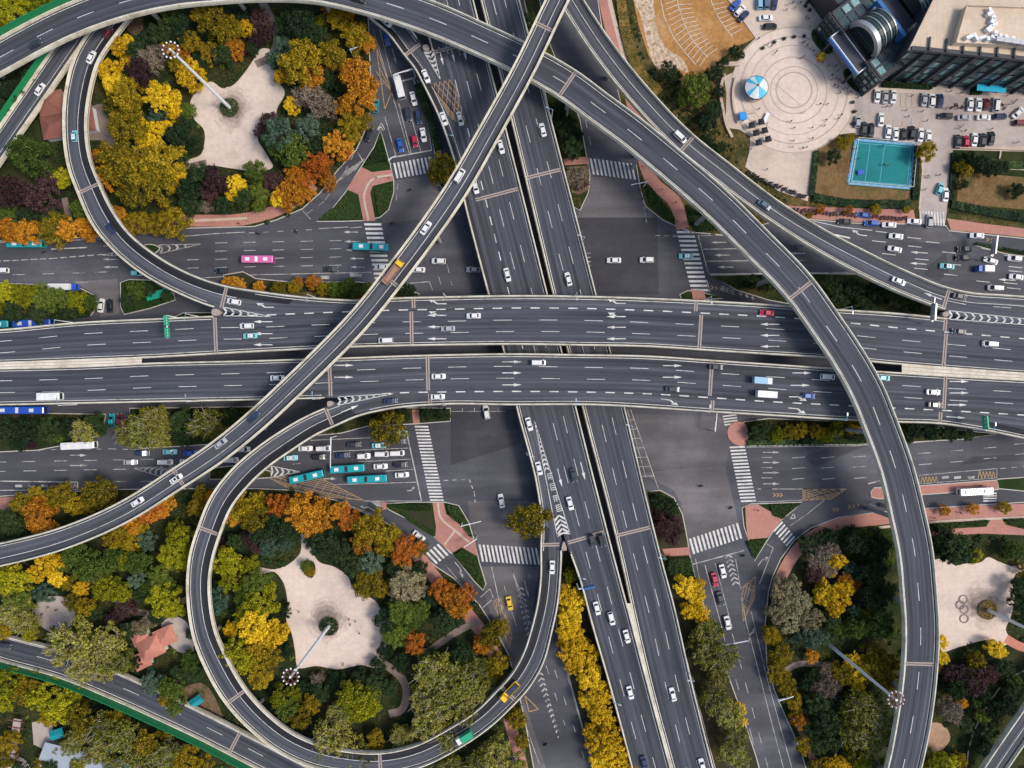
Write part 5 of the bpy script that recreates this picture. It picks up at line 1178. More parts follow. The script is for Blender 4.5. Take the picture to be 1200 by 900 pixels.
# ================================================================== trees, shrubs, hedges
def leaf_mat(name, c1, c2, c3, rough=.75):
    g = NG(name)
    oi = g.n('ShaderNodeObjectInfo'); geo = g.n('ShaderNodeNewGeometry')
    f = g.noise(g.obj, 2.2, 3, .6)
    a = g.n('ShaderNodeMath', operation='MULTIPLY_ADD', i_1=.55, i_2=-.02); g.l(geo.outputs['Random Per Island'], a.inputs[0])
    b = g.n('ShaderNodeMath', operation='MULTIPLY_ADD', i_1=.45); g.l(f, b.inputs[0]); g.l(a.outputs[0], b.inputs[2])
    c = g.n('ShaderNodeMath', operation='MULTIPLY_ADD', i_1=.42); g.l(oi.outputs['Random'], c.inputs[0]); g.l(b.outputs[0], c.inputs[2])
    d_ = g.n('ShaderNodeMath', operation='SUBTRACT', i_1=.20); g.l(c.outputs[0], d_.inputs[0])
    col = g.ramp(d_.outputs[0], [(.12, c1), (.45, c2), (.85, c3)])
    M[name] = g.done(col, rough, .15); return g.m
K = {}
def kind(key, name, adj, c1, c2, c3, variants=4, **kw):
    leaf_mat('leaves_' + adj.replace(' ', '_').replace('-', '_'), c1 + (1,), c2 + (1,), c3 + (1,)); K[key] = dict(name=name, adj=adj, mat='leaves_' + adj.replace(' ', '_').replace('-', '_'), n=variants, **kw)
kind('g', 'autumn_tree', 'bright golden yellow', (.24, .135, .004), (.68, .42, .010), (.90, .66, .03))
kind('y', 'autumn_tree', 'olive gold', (.040, .046, .004), (.165, .122, .006), (.42, .285, .012))
kind('a', 'autumn_tree', 'amber orange', (.15, .055, .005), (.44, .17, .010), (.68, .33, .03))
kind('r', 'autumn_tree', 'rusty orange', (.18, .045, .006), (.44, .125, .014), (.62, .24, .04))
kind('l', 'leafy_tree', 'yellow green', (.06, .075, .003), (.19, .20, .006), (.44, .40, .012))
kind('n', 'leafy_tree', 'mid green', (.018, .04, .006), (.055, .095, .014), (.17, .20, .03))
kind('d', 'evergreen_tree', 'dark green', (.005, .014, .006), (.016, .036, .013), (.055, .085, .026))
kind('c', 'conifer_tree', 'blue green', (.025, .055, .035), (.06, .11, .07), (.14, .19, .12), lobes=24)
kind('p', 'purple_tree', 'purple leaved', (.018, .009, .011), (.045, .02, .024), (.10, .05, .05), sparse=.8)
kind('w', 'willow_tree', 'olive pale-branched', (.045, .055, .006), (.14, .145, .016), (.36, .33, .07), twigs=1, sparse=.75)
kind('b', 'bare_tree', 'brown twiggy', (.07, .05, .035), (.15, .11, .08), (.26, .20, .14), twigs=1, sparse=.55)
kind('t', 'leafy_tree', 'greyish taupe', (.11, .09, .045), (.22, .19, .10), (.36, .32, .18))

def crown(seed, lobes=54, sparse=1.0, nleaf=4600, leaf=.052, squash=.78):
    """a unit-radius crown made of leaf faces on many overlapping clumps of different size"""
    q = np.random.default_rng(seed)
    L = []
    for i in range(lobes):
        a = i * 2.39996 + q.uniform(-.4, .4); rr = math.sqrt((i + .5) / lobes) * .86 * q.uniform(.85, 1.12)
        el = q.uniform(.42, 1.0) * math.sqrt(max(0, 1 - min(rr, 1) ** 2 * .85)); L.append((rr * math.cos(a), rr * math.sin(a), 1.05 + el * squash, q.uniform(.09, .22)))
    for i in range(lobes // 3):
        a = q.uniform(0, 6.28); rr = q.uniform(.45, .95); L.append((rr * math.cos(a), rr * math.sin(a), q.uniform(.7, 1.05), q.uniform(.16, .26)))
    L = np.array(L); wgt = L[:, 3] ** 2; wgt /= wgt.sum()
    n = int(nleaf * sparse); li = q.choice(len(L), n, p=wgt)
    v = q.normal(size=(n, 3)); v[:, 2] = np.abs(v[:, 2]) * .9 - .15; v /= np.linalg.norm(v, axis=1)[:, None]
    P = L[li, :3] + v * (L[li, 3] * (1.3 * q.uniform(0, 1, n) ** .55))[:, None]
    N = v + np.array([0, 0, .35]) + q.normal(size=(n, 3)) * .7; N /= np.linalg.norm(N, axis=1)[:, None]
    A = np.cross(N, q.normal(size=(n, 3))); A /= np.linalg.norm(A, axis=1)[:, None]; B = np.cross(N, A)
    s1 = (leaf * q.uniform(.55, 1.25, n))[:, None]; s2 = s1 * q.uniform(.5, .9, n)[:, None]
    V = np.stack([P + A * s1, P + B * s2, P - A * s1, P - B * s2], 1).reshape(-1, 3)
    return V, n, L
def leaf_mesh(name, V, n, mat):
    me = bpy.data.meshes.new(name); me.vertices.add(len(V)); me.vertices.foreach_set('co', V.astype(np.float32).ravel())
    me.loops.add(4 * n); me.loops.foreach_set('vertex_index', np.arange(4 * n)); me.polygons.add(n); me.polygons.foreach_set('loop_start', np.arange(n) * 4); me.polygons.foreach_set('loop_total', np.full(n, 4))
    me.materials.append(M[mat]); me.update(); me.validate(); return me
for ki, (key, k) in enumerate(K.items()):
    k['protos'] = []
    for vv in range(k['n']):
        V, n, L = crown(100 * ki + vv, k.get('lobes', 34), k.get('sparse', 1.0))
        me = leaf_mesh('crown', V, n, k['mat'])
        mb = MB(); mb.tube((0, 0, 0), (0, 0, .75), .06, .045, 7)
        tips = L[:: (2 if k.get('twigs') else 5)]
        for (x, y, z, r) in tips: mb.tube((0, 0, .62), (x * .55, y * .55, .62 + (z - .62) * .55), .03, .017, 5); mb.tube((x * .55, y * .55, .62 + (z - .62) * .55), (x * .96, y * .96, z + (r * 1.15 if k.get('twigs') else 0)), .017, .008, 4)
        if k.get('twigs'):
            q = np.random.default_rng(vv)
            for (x, y, z, r) in tips:
                for _ in range(3): a = q.normal(size=3) * r * 1.1; mb.tube((x * .8, y * .8, z), (x + a[0], y + a[1], z + abs(a[2]) + r * .9), .011, .005, 4)
        k['protos'].append((me, mb.mesh('trunk', 'pale_bark' if k.get('twigs') else 'trunk')))
TREES = []     # (kind, px, py, radius px)
def T(spec):
    for item in spec.split():
        kk, r = item[0], item[1:]; x, y, rad = r.split(','); TREES.append((kk, float(x), float(y), float(rad)))
# left of the arc / between the ramps, upper left
T('l15,12,19 l46,8,15 y5,34,13 l62,-6,14 y22,-14,18 d14,106,15 d34,88,12 y46,82,7 d6,128,11 n36,182,25 p16,226,21 p48,228,22 p62,208,14 l72,208,15 d30,256,16 d58,252,12 n10,250,14 n94,246,12')
T('a14,270,15 a34,272,15 y62,268,18 a86,270,16 a102,268,13 y-14,268,14')
# upper left park
T('g142,57,12 g126,80,13 g132,98,14 g151,48,8 g147,72,8 p165,84,18 b176,72,15 y151,112,20 y136,122,15 g191,118,20 g204,131,12 g179,103,10 g198,56,9 d160,60,12 b186,60,12 c184,134,14 c128,130,8 y148,148,22 y166,160,13 g181,153,13 g196,150,9 g176,170,13 g162,142,9')
T('y136,190,25 a120,182,14 y166,196,25 y191,190,24 y186,216,24 y162,224,22 a126,208,16 g152,212,13 a142,257,13 y161,262,15 y200,260,21 y181,262,15 a132,248,8')
T('d208,162,14 d216,148,12 d226,170,12 d214,182,11 d200,172,10 n218,130,11 d210,32,18 d190,42,15 d172,46,13 n204,22,14 c166,46,10 l168,54,6 d240,76,10 d232,68,9')
T('y250,24,21 y268,36,17 g234,20,9 g291,33,10 a274,56,12 y246,62,14 y224,50,14 g220,86,17 g232,80,10 y206,74,11 a216,60,10 p306,24,15 p312,38,11 p300,48,10 d296,58,9 d262,66,12 d262,10,10 d285,16,12')
T('d352,28,22 d334,30,15 d372,40,14 l376,24,9 y396,20,16 a386,8,12 y416,40,19 a428,50,12 a408,18,10 c332,50,13 c321,70,12 y352,72,27 a366,90,16 y338,80,12 g330,90,10 y388,64,17 d385,92,13 d372,100,12 a418,90,22 a421,116,22 a404,126,13 a430,104,12')
T('b370,116,18 b352,112,14 b384,124,15 g341,121,11 p316,142,12 p306,152,10 c330,160,21 c324,148,13 c360,150,18 n348,178,18 n330,178,13 d372,170,13 y410,148,18 y426,142,12 y406,160,12 a394,170,18 r404,178,11 r372,194,18 r356,208,14 a336,228,18 g328,234,12 a346,206,17 a384,212,11 a356,226,12 d352,192,10')
T('d236,204,15 p253,212,17 p246,226,12 d222,222,15 g276,216,13 g272,228,9 n301,202,15 n304,224,14 d286,232,13 p320,212,13 p318,228,9 d224,238,14 d262,240,12 g206,202,11 g204,216,9 n304,242,9 b240,243,9')
# middle islands and medians
T('y518,198,17 d526,216,9 d663,150,14 d670,174,14 d655,130,11 d676,160,9 d622,26,13 d630,46,10 b674,209,13')
T('l10,342,14 l30,346,17 n50,349,17 n70,350,15 l90,352,13 n105,354,11 d16,364,13 d46,366,13 d80,364,12 l-10,352,14 n160,338,12 d150,352,10 d196,347,8 d176,340,8')
T('a278,333,9 a266,330,7 a304,337,8 y326,338,9 y345,335,9 a367,331,9 n410,338,15 n394,341,11 n430,341,11 y380,339,9 d478,341,11 d450,343,10 a350,331,7')
T('d10,502,16 d34,504,17 d58,502,16 d80,502,14 n62,508,11 d108,496,12 d118,502,9 d22,518,11 w95,505,16 p36,522,7 w165,504,21 w187,490,17 w148,508,16 w186,512,16 l176,488,12 w242,496,21 w256,504,12 d214,494,16 d212,512,13 d272,490,14 y455,502,22 d470,486,11 d500,486,9 d520,486,9 d440,494,9 d396,500,9 d290,490,12')
T('l910,509,9 y925,506,9 y938,504,10 y956,506,10 l968,510,9 l982,500,10 y1000,500,11 d1070,505,11 d1090,506,11 d1112,508,11 d1135,510,9 d1060,512,10 d888,508,10 d895,500,9 d945,514,8 d1010,512,9 y1060,498,6 y1006,494,8')
T('d975,334,13 d1000,338,14 d1025,342,13 d1050,350,13 d960,346,11 d985,352,12 d1012,356,12 d1070,356,11 d1040,336,10 b980,348,8 d880,330,9 d905,334,9 d940,332,9')
# the large round tree and the strips along the viaduct
T('y362,670,7 n358,662,7 y621,610,25 p786,620,18 p774,604,12 d770,588,11 d786,596,11 d790,664,12 d776,660,10')
T('g803,688,14 g816,698,13 g822,718,13 g806,716,11 g818,684,9 w830,744,18 w846,768,20 w826,764,17 w842,790,15 n834,740,12 w836,815,19 w852,835,18 w861,862,17 w856,882,17 g866,832,9 g838,797,8 g870,846,7 w868,890,14')
T('l668,674,10 g660,696,14 g674,706,15 g668,724,14 g662,738,14 g676,744,12 g668,762,15 g686,768,16 g674,780,13 g690,794,16 g702,812,16 g690,820,12 g706,836,16 g714,858,16 g700,872,15 g718,884,17 g730,900,15 g702,892,13 g692,856,11 g738,915,15 g714,912,14')
# lower left park
T('y26,590,15 a44,602,20 y42,582,13 y70,580,16 y88,592,15 y116,578,20 y102,590,15 a60,588,12 a52,620,16 y128,600,12 r178,598,15 a192,594,13 r168,606,10 a150,618,15 y138,628,16 y158,622,12 y232,594,13 a244,586,12 y236,578,10 d8,610,15 d20,620,12')
T('g56,660,17 g44,672,12 g66,676,12 y78,684,9 l12,682,21 l4,668,13 n22,700,17 w14,718,20 w28,728,16 y4,736,13 l36,742,10 n90,650,17 n112,664,18 n132,654,16 n98,670,12 y152,636,14 l150,658,13 n162,658,15 c170,634,12 c160,680,12 l212,632,17 l202,648,17 l216,656,13 n188,674,16 l206,622,12 n176,690,13 n196,690,14')
T('l124,690,17 l142,694,14 g94,690,9 y102,710,14 y86,704,11 w118,672,14 l192,704,20 l204,712,12 p146,714,13 p132,724,10 d80,640,15 c54,694,13 d110,716,11 d166,696,11 d184,722,9 d36,690,12 n74,664,9')
T('y286,594,21 y300,604,17 a272,604,14 r327,592,18 r338,600,11 a356,600,20 a376,604,20 a366,616,15 a342,612,11 r406,608,15 a398,598,11 y432,622,22 a425,634,15 g424,614,10 y456,630,18 y450,642,12 r476,644,18 a470,652,12 y492,644,11 r516,690,14 a531,704,18 r546,698,14 a540,714,12 a522,704,9')
T('d328,618,18 d304,624,15 d346,624,13 c314,640,14 c334,638,9 p290,630,11 p300,640,9 l266,660,18 l292,662,12 l272,680,14 n300,680,15 n288,700,14 c256,702,17 l302,710,20 l286,722,14 l316,690,8 l316,704,9 g300,732,20 g318,742,17 g270,738,11 y306,756,17 g332,738,8 l274,764,20 l292,776,16 y306,790,17 y318,768,13 y290,748,12 d334,716,9 d336,762,10 d276,634,12 p264,636,8')
T('d380,638,18 d400,646,15 d366,634,11 d420,646,12 c433,660,15 d414,662,14 y430,684,18 y446,690,12 t476,686,21 t466,698,13 t490,692,12 n470,716,18 d454,728,16 n464,746,16 n492,716,13 n480,730,13 r487,754,14 r478,744,9 d520,726,14 d534,726,11 d500,776,14 d506,700,12 d492,666,12 d452,762,13 d470,774,12 d462,664,10 d540,764,14 d520,772,12')
T('n338,830,15 l330,816,15 l346,812,10 y352,838,15 y366,824,13 d374,814,13 d356,806,10 l412,814,20 l430,824,18 l418,836,14 n436,812,12 w398,838,18 w386,862,20 w410,884,20 w432,888,17 w374,884,16 n396,872,14 y440,868,14 d440,800,13 d456,806,12 d420,796,11 d394,798,10 d442,780,10 d320,836,9 b372,796,9')
T('w506,788,22 w530,796,22 w552,812,20 w520,824,24 w546,834,18 w500,848,22 w524,862,19 w558,784,16 w496,818,18 w484,868,15 w568,806,14 w548,858,12 w470,860,14')
T('w582,886,20 w562,896,18 w602,896,17 w530,900,17 w576,872,11 y606,842,12 y612,868,10 y576,744,16 a566,756,12 y586,736,11 y584,776,14 y578,790,10')
# lower left corner
T('w86,754,27 w110,766,24 w130,750,20 w96,782,18 w140,776,16 w70,744,14 w122,786,14 l10,800,17 y30,808,18 l50,816,18 l76,830,18 y100,840,19 w122,850,19 w148,862,19 y172,872,18 w196,882,18 y218,892,17 w160,888,18 w120,874,14 y236,900,15 l88,812,11 y134,842,12 w182,892,15 l2,822,14 y60,838,13 w96,860,13')
T('w84,872,13 w108,884,13 w66,882,9 w132,896,13 l92,896,10 b670,204,9 p682,213,9 n678,203,7 c178,800,15 n202,804,15 n206,826,13 y196,818,11 n222,776,12 d226,790,12 d208,788,10 t166,734,13 b176,724,10 d150,738,11 d160,776,9 d224,742,8 y10,870,14 y4,892,13 d24,900,9 d60,898,11 y50,892,9')
# lower right park
T('d948,640,13 d975,630,13 d1002,634,18 d1028,640,15 n990,628,11 n1014,630,12 n1036,628,9 d960,632,11 b958,652,15 b972,644,12 p956,672,13 b970,668,11 g980,656,11 g974,670,8 g966,694,14 g980,700,17 g992,690,12 g976,712,11 g962,684,9 r1004,684,9 a990,678,9 c997,668,10 c1000,714,9 d1020,668,17 c1022,680,10 d1036,664,13 n1038,652,13 d1025,698,18 d1036,690,13 n1030,728,18 l1020,720,10 n1042,740,11')
T('t916,694,16 t928,690,13 t912,712,16 t934,712,18 t948,722,15 t926,728,16 t942,704,11 c948,746,15 c936,742,12 c962,748,11 y905,746,13 y916,768,15 y910,790,13 y922,802,13 y930,820,11 a938,846,12 y934,834,9 y942,872,11 d958,744,11 n1004,736,15 n988,738,12 d974,726,11')
T('g1001,774,12 g1008,788,11 y1006,800,13 y1030,786,19 y1024,768,14 y1044,776,12 y1042,798,13 y988,790,13 b966,806,15 b980,800,11 d952,792,11 d944,800,9 d956,824,15 d966,844,16 d950,852,13 d972,866,15 d958,872,13 d980,826,13 b968,786,10 a952,770,9')
T('w1010,830,24 w1000,858,20 w1030,842,20 w1022,872,18 w994,842,14 w1038,864,12 l1006,890,14 w1028,892,13 g976,894,12 g988,898,11 y960,898,12 l998,878,10')
T('d1120,640,21 d1106,634,16 d1132,646,15 l1142,650,11 d1110,648,13 n1190,645,11 n1178,648,8 a1107,598,7 a1142,597,8 y1178,595,8 d1196,688,13 d1192,706,12 d1198,724,12 y1200,668,8')
T('g1102,752,9 g1103,770,9 g1100,784,7 y1146,776,13 y1138,786,9 g1166,760,11 g1174,764,8 p1142,800,18 p1116,790,13 p1158,788,12 p1126,806,11 d1122,806,14 n1120,812,10 b1114,834,16 b1104,828,12 a1128,824,7 d1150,812,11 d1176,782,13 n1190,800,11 d1162,830,12 n1150,838,9 d1176,826,12 d1160,856,13 d1188,810,13 d1132,850,11 l1096,890,13 l1114,896,13 y1090,900,11 y1124,890,9 d1152,876,11 n1145,820,9')
# east block
T('d782,82,11 d791,90,9 n816,104,19 n804,114,11 d838,86,11 d836,128,12 d842,108,8 d830,142,13 d848,74,8 d860,60,7 d869,64,5 d828,164,8 d844,172,8 y1085,178,12')
T('y1126,196,8 d1136,186,9 y1134,200,8 d1150,192,10 d1162,198,11 d1192,222,10 d1176,196,8 d977,184,9 y988,168,8 y996,162,6 d1128,216,6 y948,252,5 a961,245,6 y1027,246,7 a994,246,6 y1062,246,5')
LM = [('the upper left light mast', 270, 127), ('the plaza of the upper left mast', 300, 190), ('the small red-roofed house', 72, 146), ('the teal bus at the left edge', 33, 287), ('the dark red bench', 284, 65), ('the upper left loop', 105, 110), ('the pink triangle island', 440, 210),
      ('the upper left junction road', 435, 90), ('the pink bus', 304, 305), ('the upper noise screen', 30, 40), ('the left end of the viaduct', 40, 350), ('the white parked car under the loop', 118, 358), ('the green canopy', 190, 346), ('the yellow truck on the diagonal flyover', 460, 318),
      ('the blue bus under the viaduct', 26, 480), ('the white bus on the lower left road', 95, 521), ('the teal bus queue', 410, 550), ('the lower left light mast', 386, 733), ('the path fork of the lower left plaza', 360, 640), ('the salmon-roofed pavilion', 182, 755), ('the round stone clearing', 66, 718),
      ('the corrugated shed', 96, 886), ('the pergola', 24, 862), ('the diagonal flyover', 110, 615), ('the lower left loop', 255, 750), ('the white slip-road car', 491, 628), ('the green truck', 544, 864), ('the yellow truck on the lower loop', 597, 810), ('the yellow taxi', 597, 707), ('the central chevrons', 650, 600),
      ('the big dark gap of the north-south viaduct', 730, 690), ('the lower right crossing', 838, 630), ('the red car', 838, 679), ('the lower right slip road', 905, 700), ('the lower right mast top', 1050, 820), ('the ring emblem', 1128, 710), ('the lower right plaza', 1150, 690), ('the bottom right ramp', 1180, 880),
      ('the grey-white bus', 1140, 575), ('the curved flyover', 1060, 640), ('the blue and white tent', 882, 108), ('the brown car park', 810, 50), ('the turquoise court', 1034, 192), ('the right-hand garden', 1160, 215), ('the upper right ramp', 800, 150), ('the scooter row', 1000, 250), ('the upper right junction', 720, 240), ('the lower junction hedge', 930, 505)]
def where(x, y, k=0):
    ds = sorted(LM, key=lambda l: (l[1] - x) ** 2 + (l[2] - y) ** 2)[k]; dx, dy = x - ds[1], y - ds[2]
    if math.hypot(dx, dy) < 6: r = 'right at'
    else:
        a = math.degrees(math.atan2(-dy, dx)) % 360
        r = ['right of', 'up-right of', 'above', 'up-left of', 'left of', 'down-left of', 'below', 'down-right of'][int((a + 22.5) // 45) % 8]
    return r, ds[0], math.hypot(dx, dy)
def labels(items):
    """items: (adjective+noun, x, y, r). A label that points to one item by its nearest landmark, its side and its rank in distance"""
    base = [(it[0],) + where(it[1], it[2]) for it in items]; out = []
    rank = ['nearest', 'second nearest', 'third nearest', 'fourth nearest', 'fifth nearest', 'sixth nearest', 'seventh nearest', 'eighth nearest', 'ninth nearest', 'tenth nearest', 'eleventh nearest', 'twelfth nearest', 'thirteenth nearest', 'fourteenth nearest', 'farthest']
    for i, b in enumerate(base):
        same = sorted([j for j, q in enumerate(base) if q[:3] == b[:3]], key=lambda j: base[j][3])
        if len(same) == 1: out.append(f'{b[0]} {b[1]} {b[2]}')
        else: out.append(f'{b[0]}, {rank[min(same.index(i), 14)]} {b[1]} {b[2]}')
    return out
def size_word(r): return 'broad ' if r >= 19 else ('small ' if r < 9.5 else '')
TL = labels([(size_word(r) + K[k]['adj'] + ' ' + K[k]['name'].split('_')[-1], x, y, r) for k, x, y, r in TREES])
for i, (k, x, y, r) in enumerate(TREES):
    kk = K[k]; me, tr = kk['protos'][i % kk['n']]; Rm = r * S * 1.02
    Rm /= 1.06
    p = W(x, y, Rm * 1.3)
    o = thing(kk['name'], TL[i], 'tree', (p.x, p.y, .1), rng.uniform(0, 6.28), 'trees of the parks and medians'); o.scale = (Rm * rng.uniform(.9, 1.1), Rm * rng.uniform(.85, 1.12), Rm * rng.uniform(.8, 1.15))
    for nm, m in (('crown', me), ('trunk', tr)): c = bpy.data.objects.new(nm, m); COL.objects.link(c); c.parent = o

# low shrubs and ground plants that fill the parks between the trees
def scatter(name, n, rad, mat, test, bounds, per=46, leaf=.30, label=None):
    q = np.random.default_rng(len(name) + n); VV = []; cnt = 0
    while cnt < n:
        x, y = q.uniform(*bounds[:2]), q.uniform(*bounds[2:])
        if not test(x, y): continue
        cnt += 1; r = q.uniform(.5, 1.0) * rad; o = W(x, y, 0)
        v = q.normal(size=(per, 3)); v[:, 2] = np.abs(v[:, 2]); v /= np.linalg.norm(v, axis=1)[:, None]
        P = np.array(o) + v * np.array([r, r, r * .8]) * q.uniform(.6, 1.05, per)[:, None] + np.array([0, 0, .25])
        N = v + np.array([0, 0, .5]) + q.normal(size=(per, 3)) * .4; N /= np.linalg.norm(N, axis=1)[:, None]
        A = np.cross(N, q.normal(size=(per, 3))); A /= np.linalg.norm(A, axis=1)[:, None]; B = np.cross(N, A); s1 = (leaf * q.uniform(.6, 1.3, per))[:, None]
        VV.append(np.stack([P + A * s1, P + B * s1 * .7, P - A * s1, P - B * s1 * .7], 1).reshape(-1, 3))
    V = np.concatenate(VV); o = bpy.data.objects.new(name, leaf_mesh(name, V, len(V) // 4, mat)); COL.objects.link(o); return tag(o, kind='stuff')
HB = [(min(a for a, _ in h), max(a for a, _ in h), min(b for _, b in h), max(b for _, b in h), h) for h in HARD]
def clear(x, y, m=0): return not any(a - 2 < x < b + 2 and c - 2 < y < d_ + 2 and any(inside((x + ex, y + ey), h) for ex, ey in ((0, 0), (2.5, 0), (-2.5, 0), (0, 2.5), (0, -2.5))) for a, b, c, d_, h in HB)
def in_park(x, y): return any(inside((x, y), p) for p in PARKS) and clear(x, y) and -40 < x < 1240 and -40 < y < 940
scatter('undergrowth', 1500, 1.7, K['d']['mat'], in_park, (-40, 1240, -40, 940))
scatter('undergrowth', 260, 1.3, K['n']['mat'], in_park, (-40, 1240, -40, 940))
leaf_mat('leaves_verge', (.05, .05, .012, 1), (.13, .10, .025, 1), (.26, .17, .05, 1))
def verge(x, y): return inside((x, y), EAST) and clear(x, y) and not (990 < x < 1076 and 158 < y < 226) and x < 1210 and y > -20 and not (x > 1000 and y < 106)
scatter('verge_plants', 420, .8, 'leaves_verge', verge, (700, 1210, -20, 285), 26, .22)
scatter('verge_plants', 160, .9, K['d']['mat'], lambda x, y: inside((x, y), [(720, 0), (740, 0), (760, 70), (800, 110), (850, 165), (880, 205), (930, 240), (900, 240), (800, 150), (745, 90)]) and clear(x, y), (715, 935, 0, 245), 30, .25)

# clipped hedges
def hedge(pts, w, h, label, mat=None, closed_=False, z0=.15):
    mat = mat or K['d']['mat']
    c = np.array(pts if closed_ else curve2(pts, 5), float)
    q = np.random.default_rng(int(abs(c[0, 0] * 7 + c[0, 1])))
    mb = MB()
    if closed_:
        mb.prism([W(*p) for p in pts], z0, z0 + h)
    else:
        t = np.gradient(c, axis=0); t /= np.linalg.norm(t, axis=1)[:, None]; n = np.stack([-t[:, 1], t[:, 0]], 1)
        L_, Q = c + n * w / 2, c - n * w / 2
        for i in range(len(c) - 1): mb.prism([W(*L_[i]), W(*L_[i + 1]), W(*Q[i + 1]), W(*Q[i])], z0, z0 + h)
    V = np.array(mb.v); xs, ys = V[:, 0], V[:, 1]
    n = int(max(60, min(2600, 9 * ((w * S) if not closed_ else 3.0) * np.sum(np.linalg.norm(np.diff(c, axis=0), axis=1)) * S))); P = []
    if closed_:
        while len(P) < n * 2:
            x, y = q.uniform(c[:, 0].min(), c[:, 0].max()), q.uniform(c[:, 1].min(), c[:, 1].max())
            if inside((x, y), pts): P.append(np.array(W(x, y)) + [0, 0, z0 + h + q.uniform(-.1, .25)])
    else:
        for _ in range(n):
            i = q.integers(0, len(c) - 1); f = q.random(); p = c[i] * (1 - f) + c[i + 1] * f; p = p + np.array([-(c[i + 1] - c[i])[1], (c[i + 1] - c[i])[0]]) / max(1e-6, np.linalg.norm(c[i + 1] - c[i])) * w * q.uniform(-.55, .55)
            P.append(np.array(W(*p)) + [0, 0, z0 + h + q.uniform(-.25, .22)])
    P = np.array(P); m = len(P); N = np.array([0, 0, 1.]) + q.normal(size=(m, 3)) * .5; N /= np.linalg.norm(N, axis=1)[:, None]
    A = np.cross(N, q.normal(size=(m, 3))); A /= np.linalg.norm(A, axis=1)[:, None]; B = np.cross(N, A); s1 = q.uniform(.18, .42, m)[:, None]
    Vl = np.stack([P + A * s1, P + B * s1 * .7, P - A * s1, P - B * s1 * .7], 1).reshape(-1, 3)
    o = len(mb.v); mb.v += [tuple(v) for v in Vl]; mb.f += [(o + 4 * i, o + 4 * i + 1, o + 4 * i + 2, o + 4 * i + 3) for i in range(m)]; mb.m += [0] * m
    return tag(mb.build('hedge', mat), label, 'hedge')
leaf_mat('leaves_hedge_green', (.008, .020, .005, 1), (.020, .042, .010, 1), (.05, .08, .02, 1))
GH = 'leaves_hedge_green'
hedge([(490, 100), (503, 136), (514, 176)], 8, 1.2, 'dark hedge strip between the upper left road and the slip ramp')
hedge([(448, 164), (452, 176), (455, 188), (428, 194), (440, 176)], 0, .7, 'clipped lawn hedge at the tip of the upper left triangle island', GH, True)
hedge([(376, 257), (394, 242), (406, 229), (414, 240), (422, 257)], 0, .6, 'clipped hedge bed on the left half of the upper left triangle island', GH, True)
hedge([(440, 222), (460, 216), (460, 228), (454, 244), (444, 253)], 0, .6, 'clipped hedge bed on the right half of the upper left triangle island', GH, True)
hedge([(754, 214), (760, 218), (776, 236), (790, 256), (790, 264), (776, 255), (760, 240)], 0, .7, 'dark clipped bed left of the pink walk under the curved flyover', GH, True)
hedge([(804, 240), (820, 252), (842, 270), (816, 272), (808, 262)], 0, .7, 'dark clipped bed right of the pink walk under the curved flyover', GH, True)
hedge([(455, 591), (480, 590), (504, 590), (505, 598), (478, 597)], 0, .8, 'clipped hedge along the top of the lower left triangle island', GH, True)
hedge([(470, 600), (490, 612), (508, 622), (509, 628), (496, 620), (478, 608)], 0, .8, 'clipped hedge along the slip road of the lower left triangle island', GH, True)
hedge([(524, 591), (537, 594), (548, 613), (553, 630), (540, 613), (527, 603)], 0, .8, 'clipped hedge wedge on the right of the lower left triangle island', GH, True)
hedge([(532, 650), (541, 644), (556, 656), (562, 672), (567, 686), (548, 668)], 0, .8, 'clipped hedge wedge at the bottom tip of the lower left triangle island', GH, True)
hedge([(760, 579), (774, 577), (788, 585), (796, 602), (790, 600), (775, 590)], 0, .9, 'rounded clipped hedge at the head of the tree strip by the viaduct', GH, True)
hedge([(784, 654), (808, 653), (813, 674), (818, 684), (800, 684)], 0, .9, 'clipped hedge block just below the short pink crossing strip', GH, True)
hedge([(902, 591), (936, 590), (916, 607), (906, 604)], 0, .6, 'clipped hedge at the right corner of the lower right island', GH, True)
hedge([(874, 634), (896, 632), (884, 654)], 0, .6, 'clipped hedge at the lower corner of the lower right island', GH, True)
hedge([(1093, 613), (1118, 612), (1140, 611), (1156, 609), (1152, 616), (1120, 617), (1093, 619)], 0, .7, 'long clipped hedge between the two pink walks at the right', GH, True)
hedge([(1176, 608), (1200, 607), (1240, 608), (1240, 622), (1200, 619), (1182, 613)], 0, .7, 'clipped hedge at the right edge above the garden', GH, True)
hedge([(952, 232), (985, 238), (1030, 240), (1066, 240)], 9, 1.0, 'long dark hedge under the brown lawn of the court')
hedge([(956, 178), (953, 200), (950, 230)], 6, .9, 'upright dark hedge left of the brown lawn')
hedge([(1074, 172), (1072, 200), (1071, 235)], 7, .9, 'upright dark hedge between the court and the driveway')
hedge([(1113, 240), (1150, 248), (1200, 256), (1240, 262)], 9, 1.0, 'long dark hedge along the bottom of the right-hand garden')
hedge([(1117, 180), (1115, 200), (1113, 236)], 6, .9, 'upright dark hedge on the left side of the right-hand garden')
hedge([(1120, 188), (1150, 190), (1180, 194), (1220, 194)], 9, .8, 'broken dark hedge along the top of the right-hand garden')
hedge([(1033, 97), (1090, 102), (1089, 106), (1032, 103)], 0, 1.2, 'narrow dark hedge at the foot of the long glass hall', None, True)
hedge([(1136, 105), (1147, 105), (1147, 112), (1136, 112)], 0, 1.2, 'small square dark hedge before the long glass hall', None, True)
def oval(x, y, a, b, rz): return [(x + a * math.cos(t) * math.cos(rz) - b * math.sin(t) * math.sin(rz), y + a * math.cos(t) * math.sin(rz) + b * math.sin(t) * math.cos(rz)) for t in np.linspace(0, 6.283, 18, endpoint=False)]
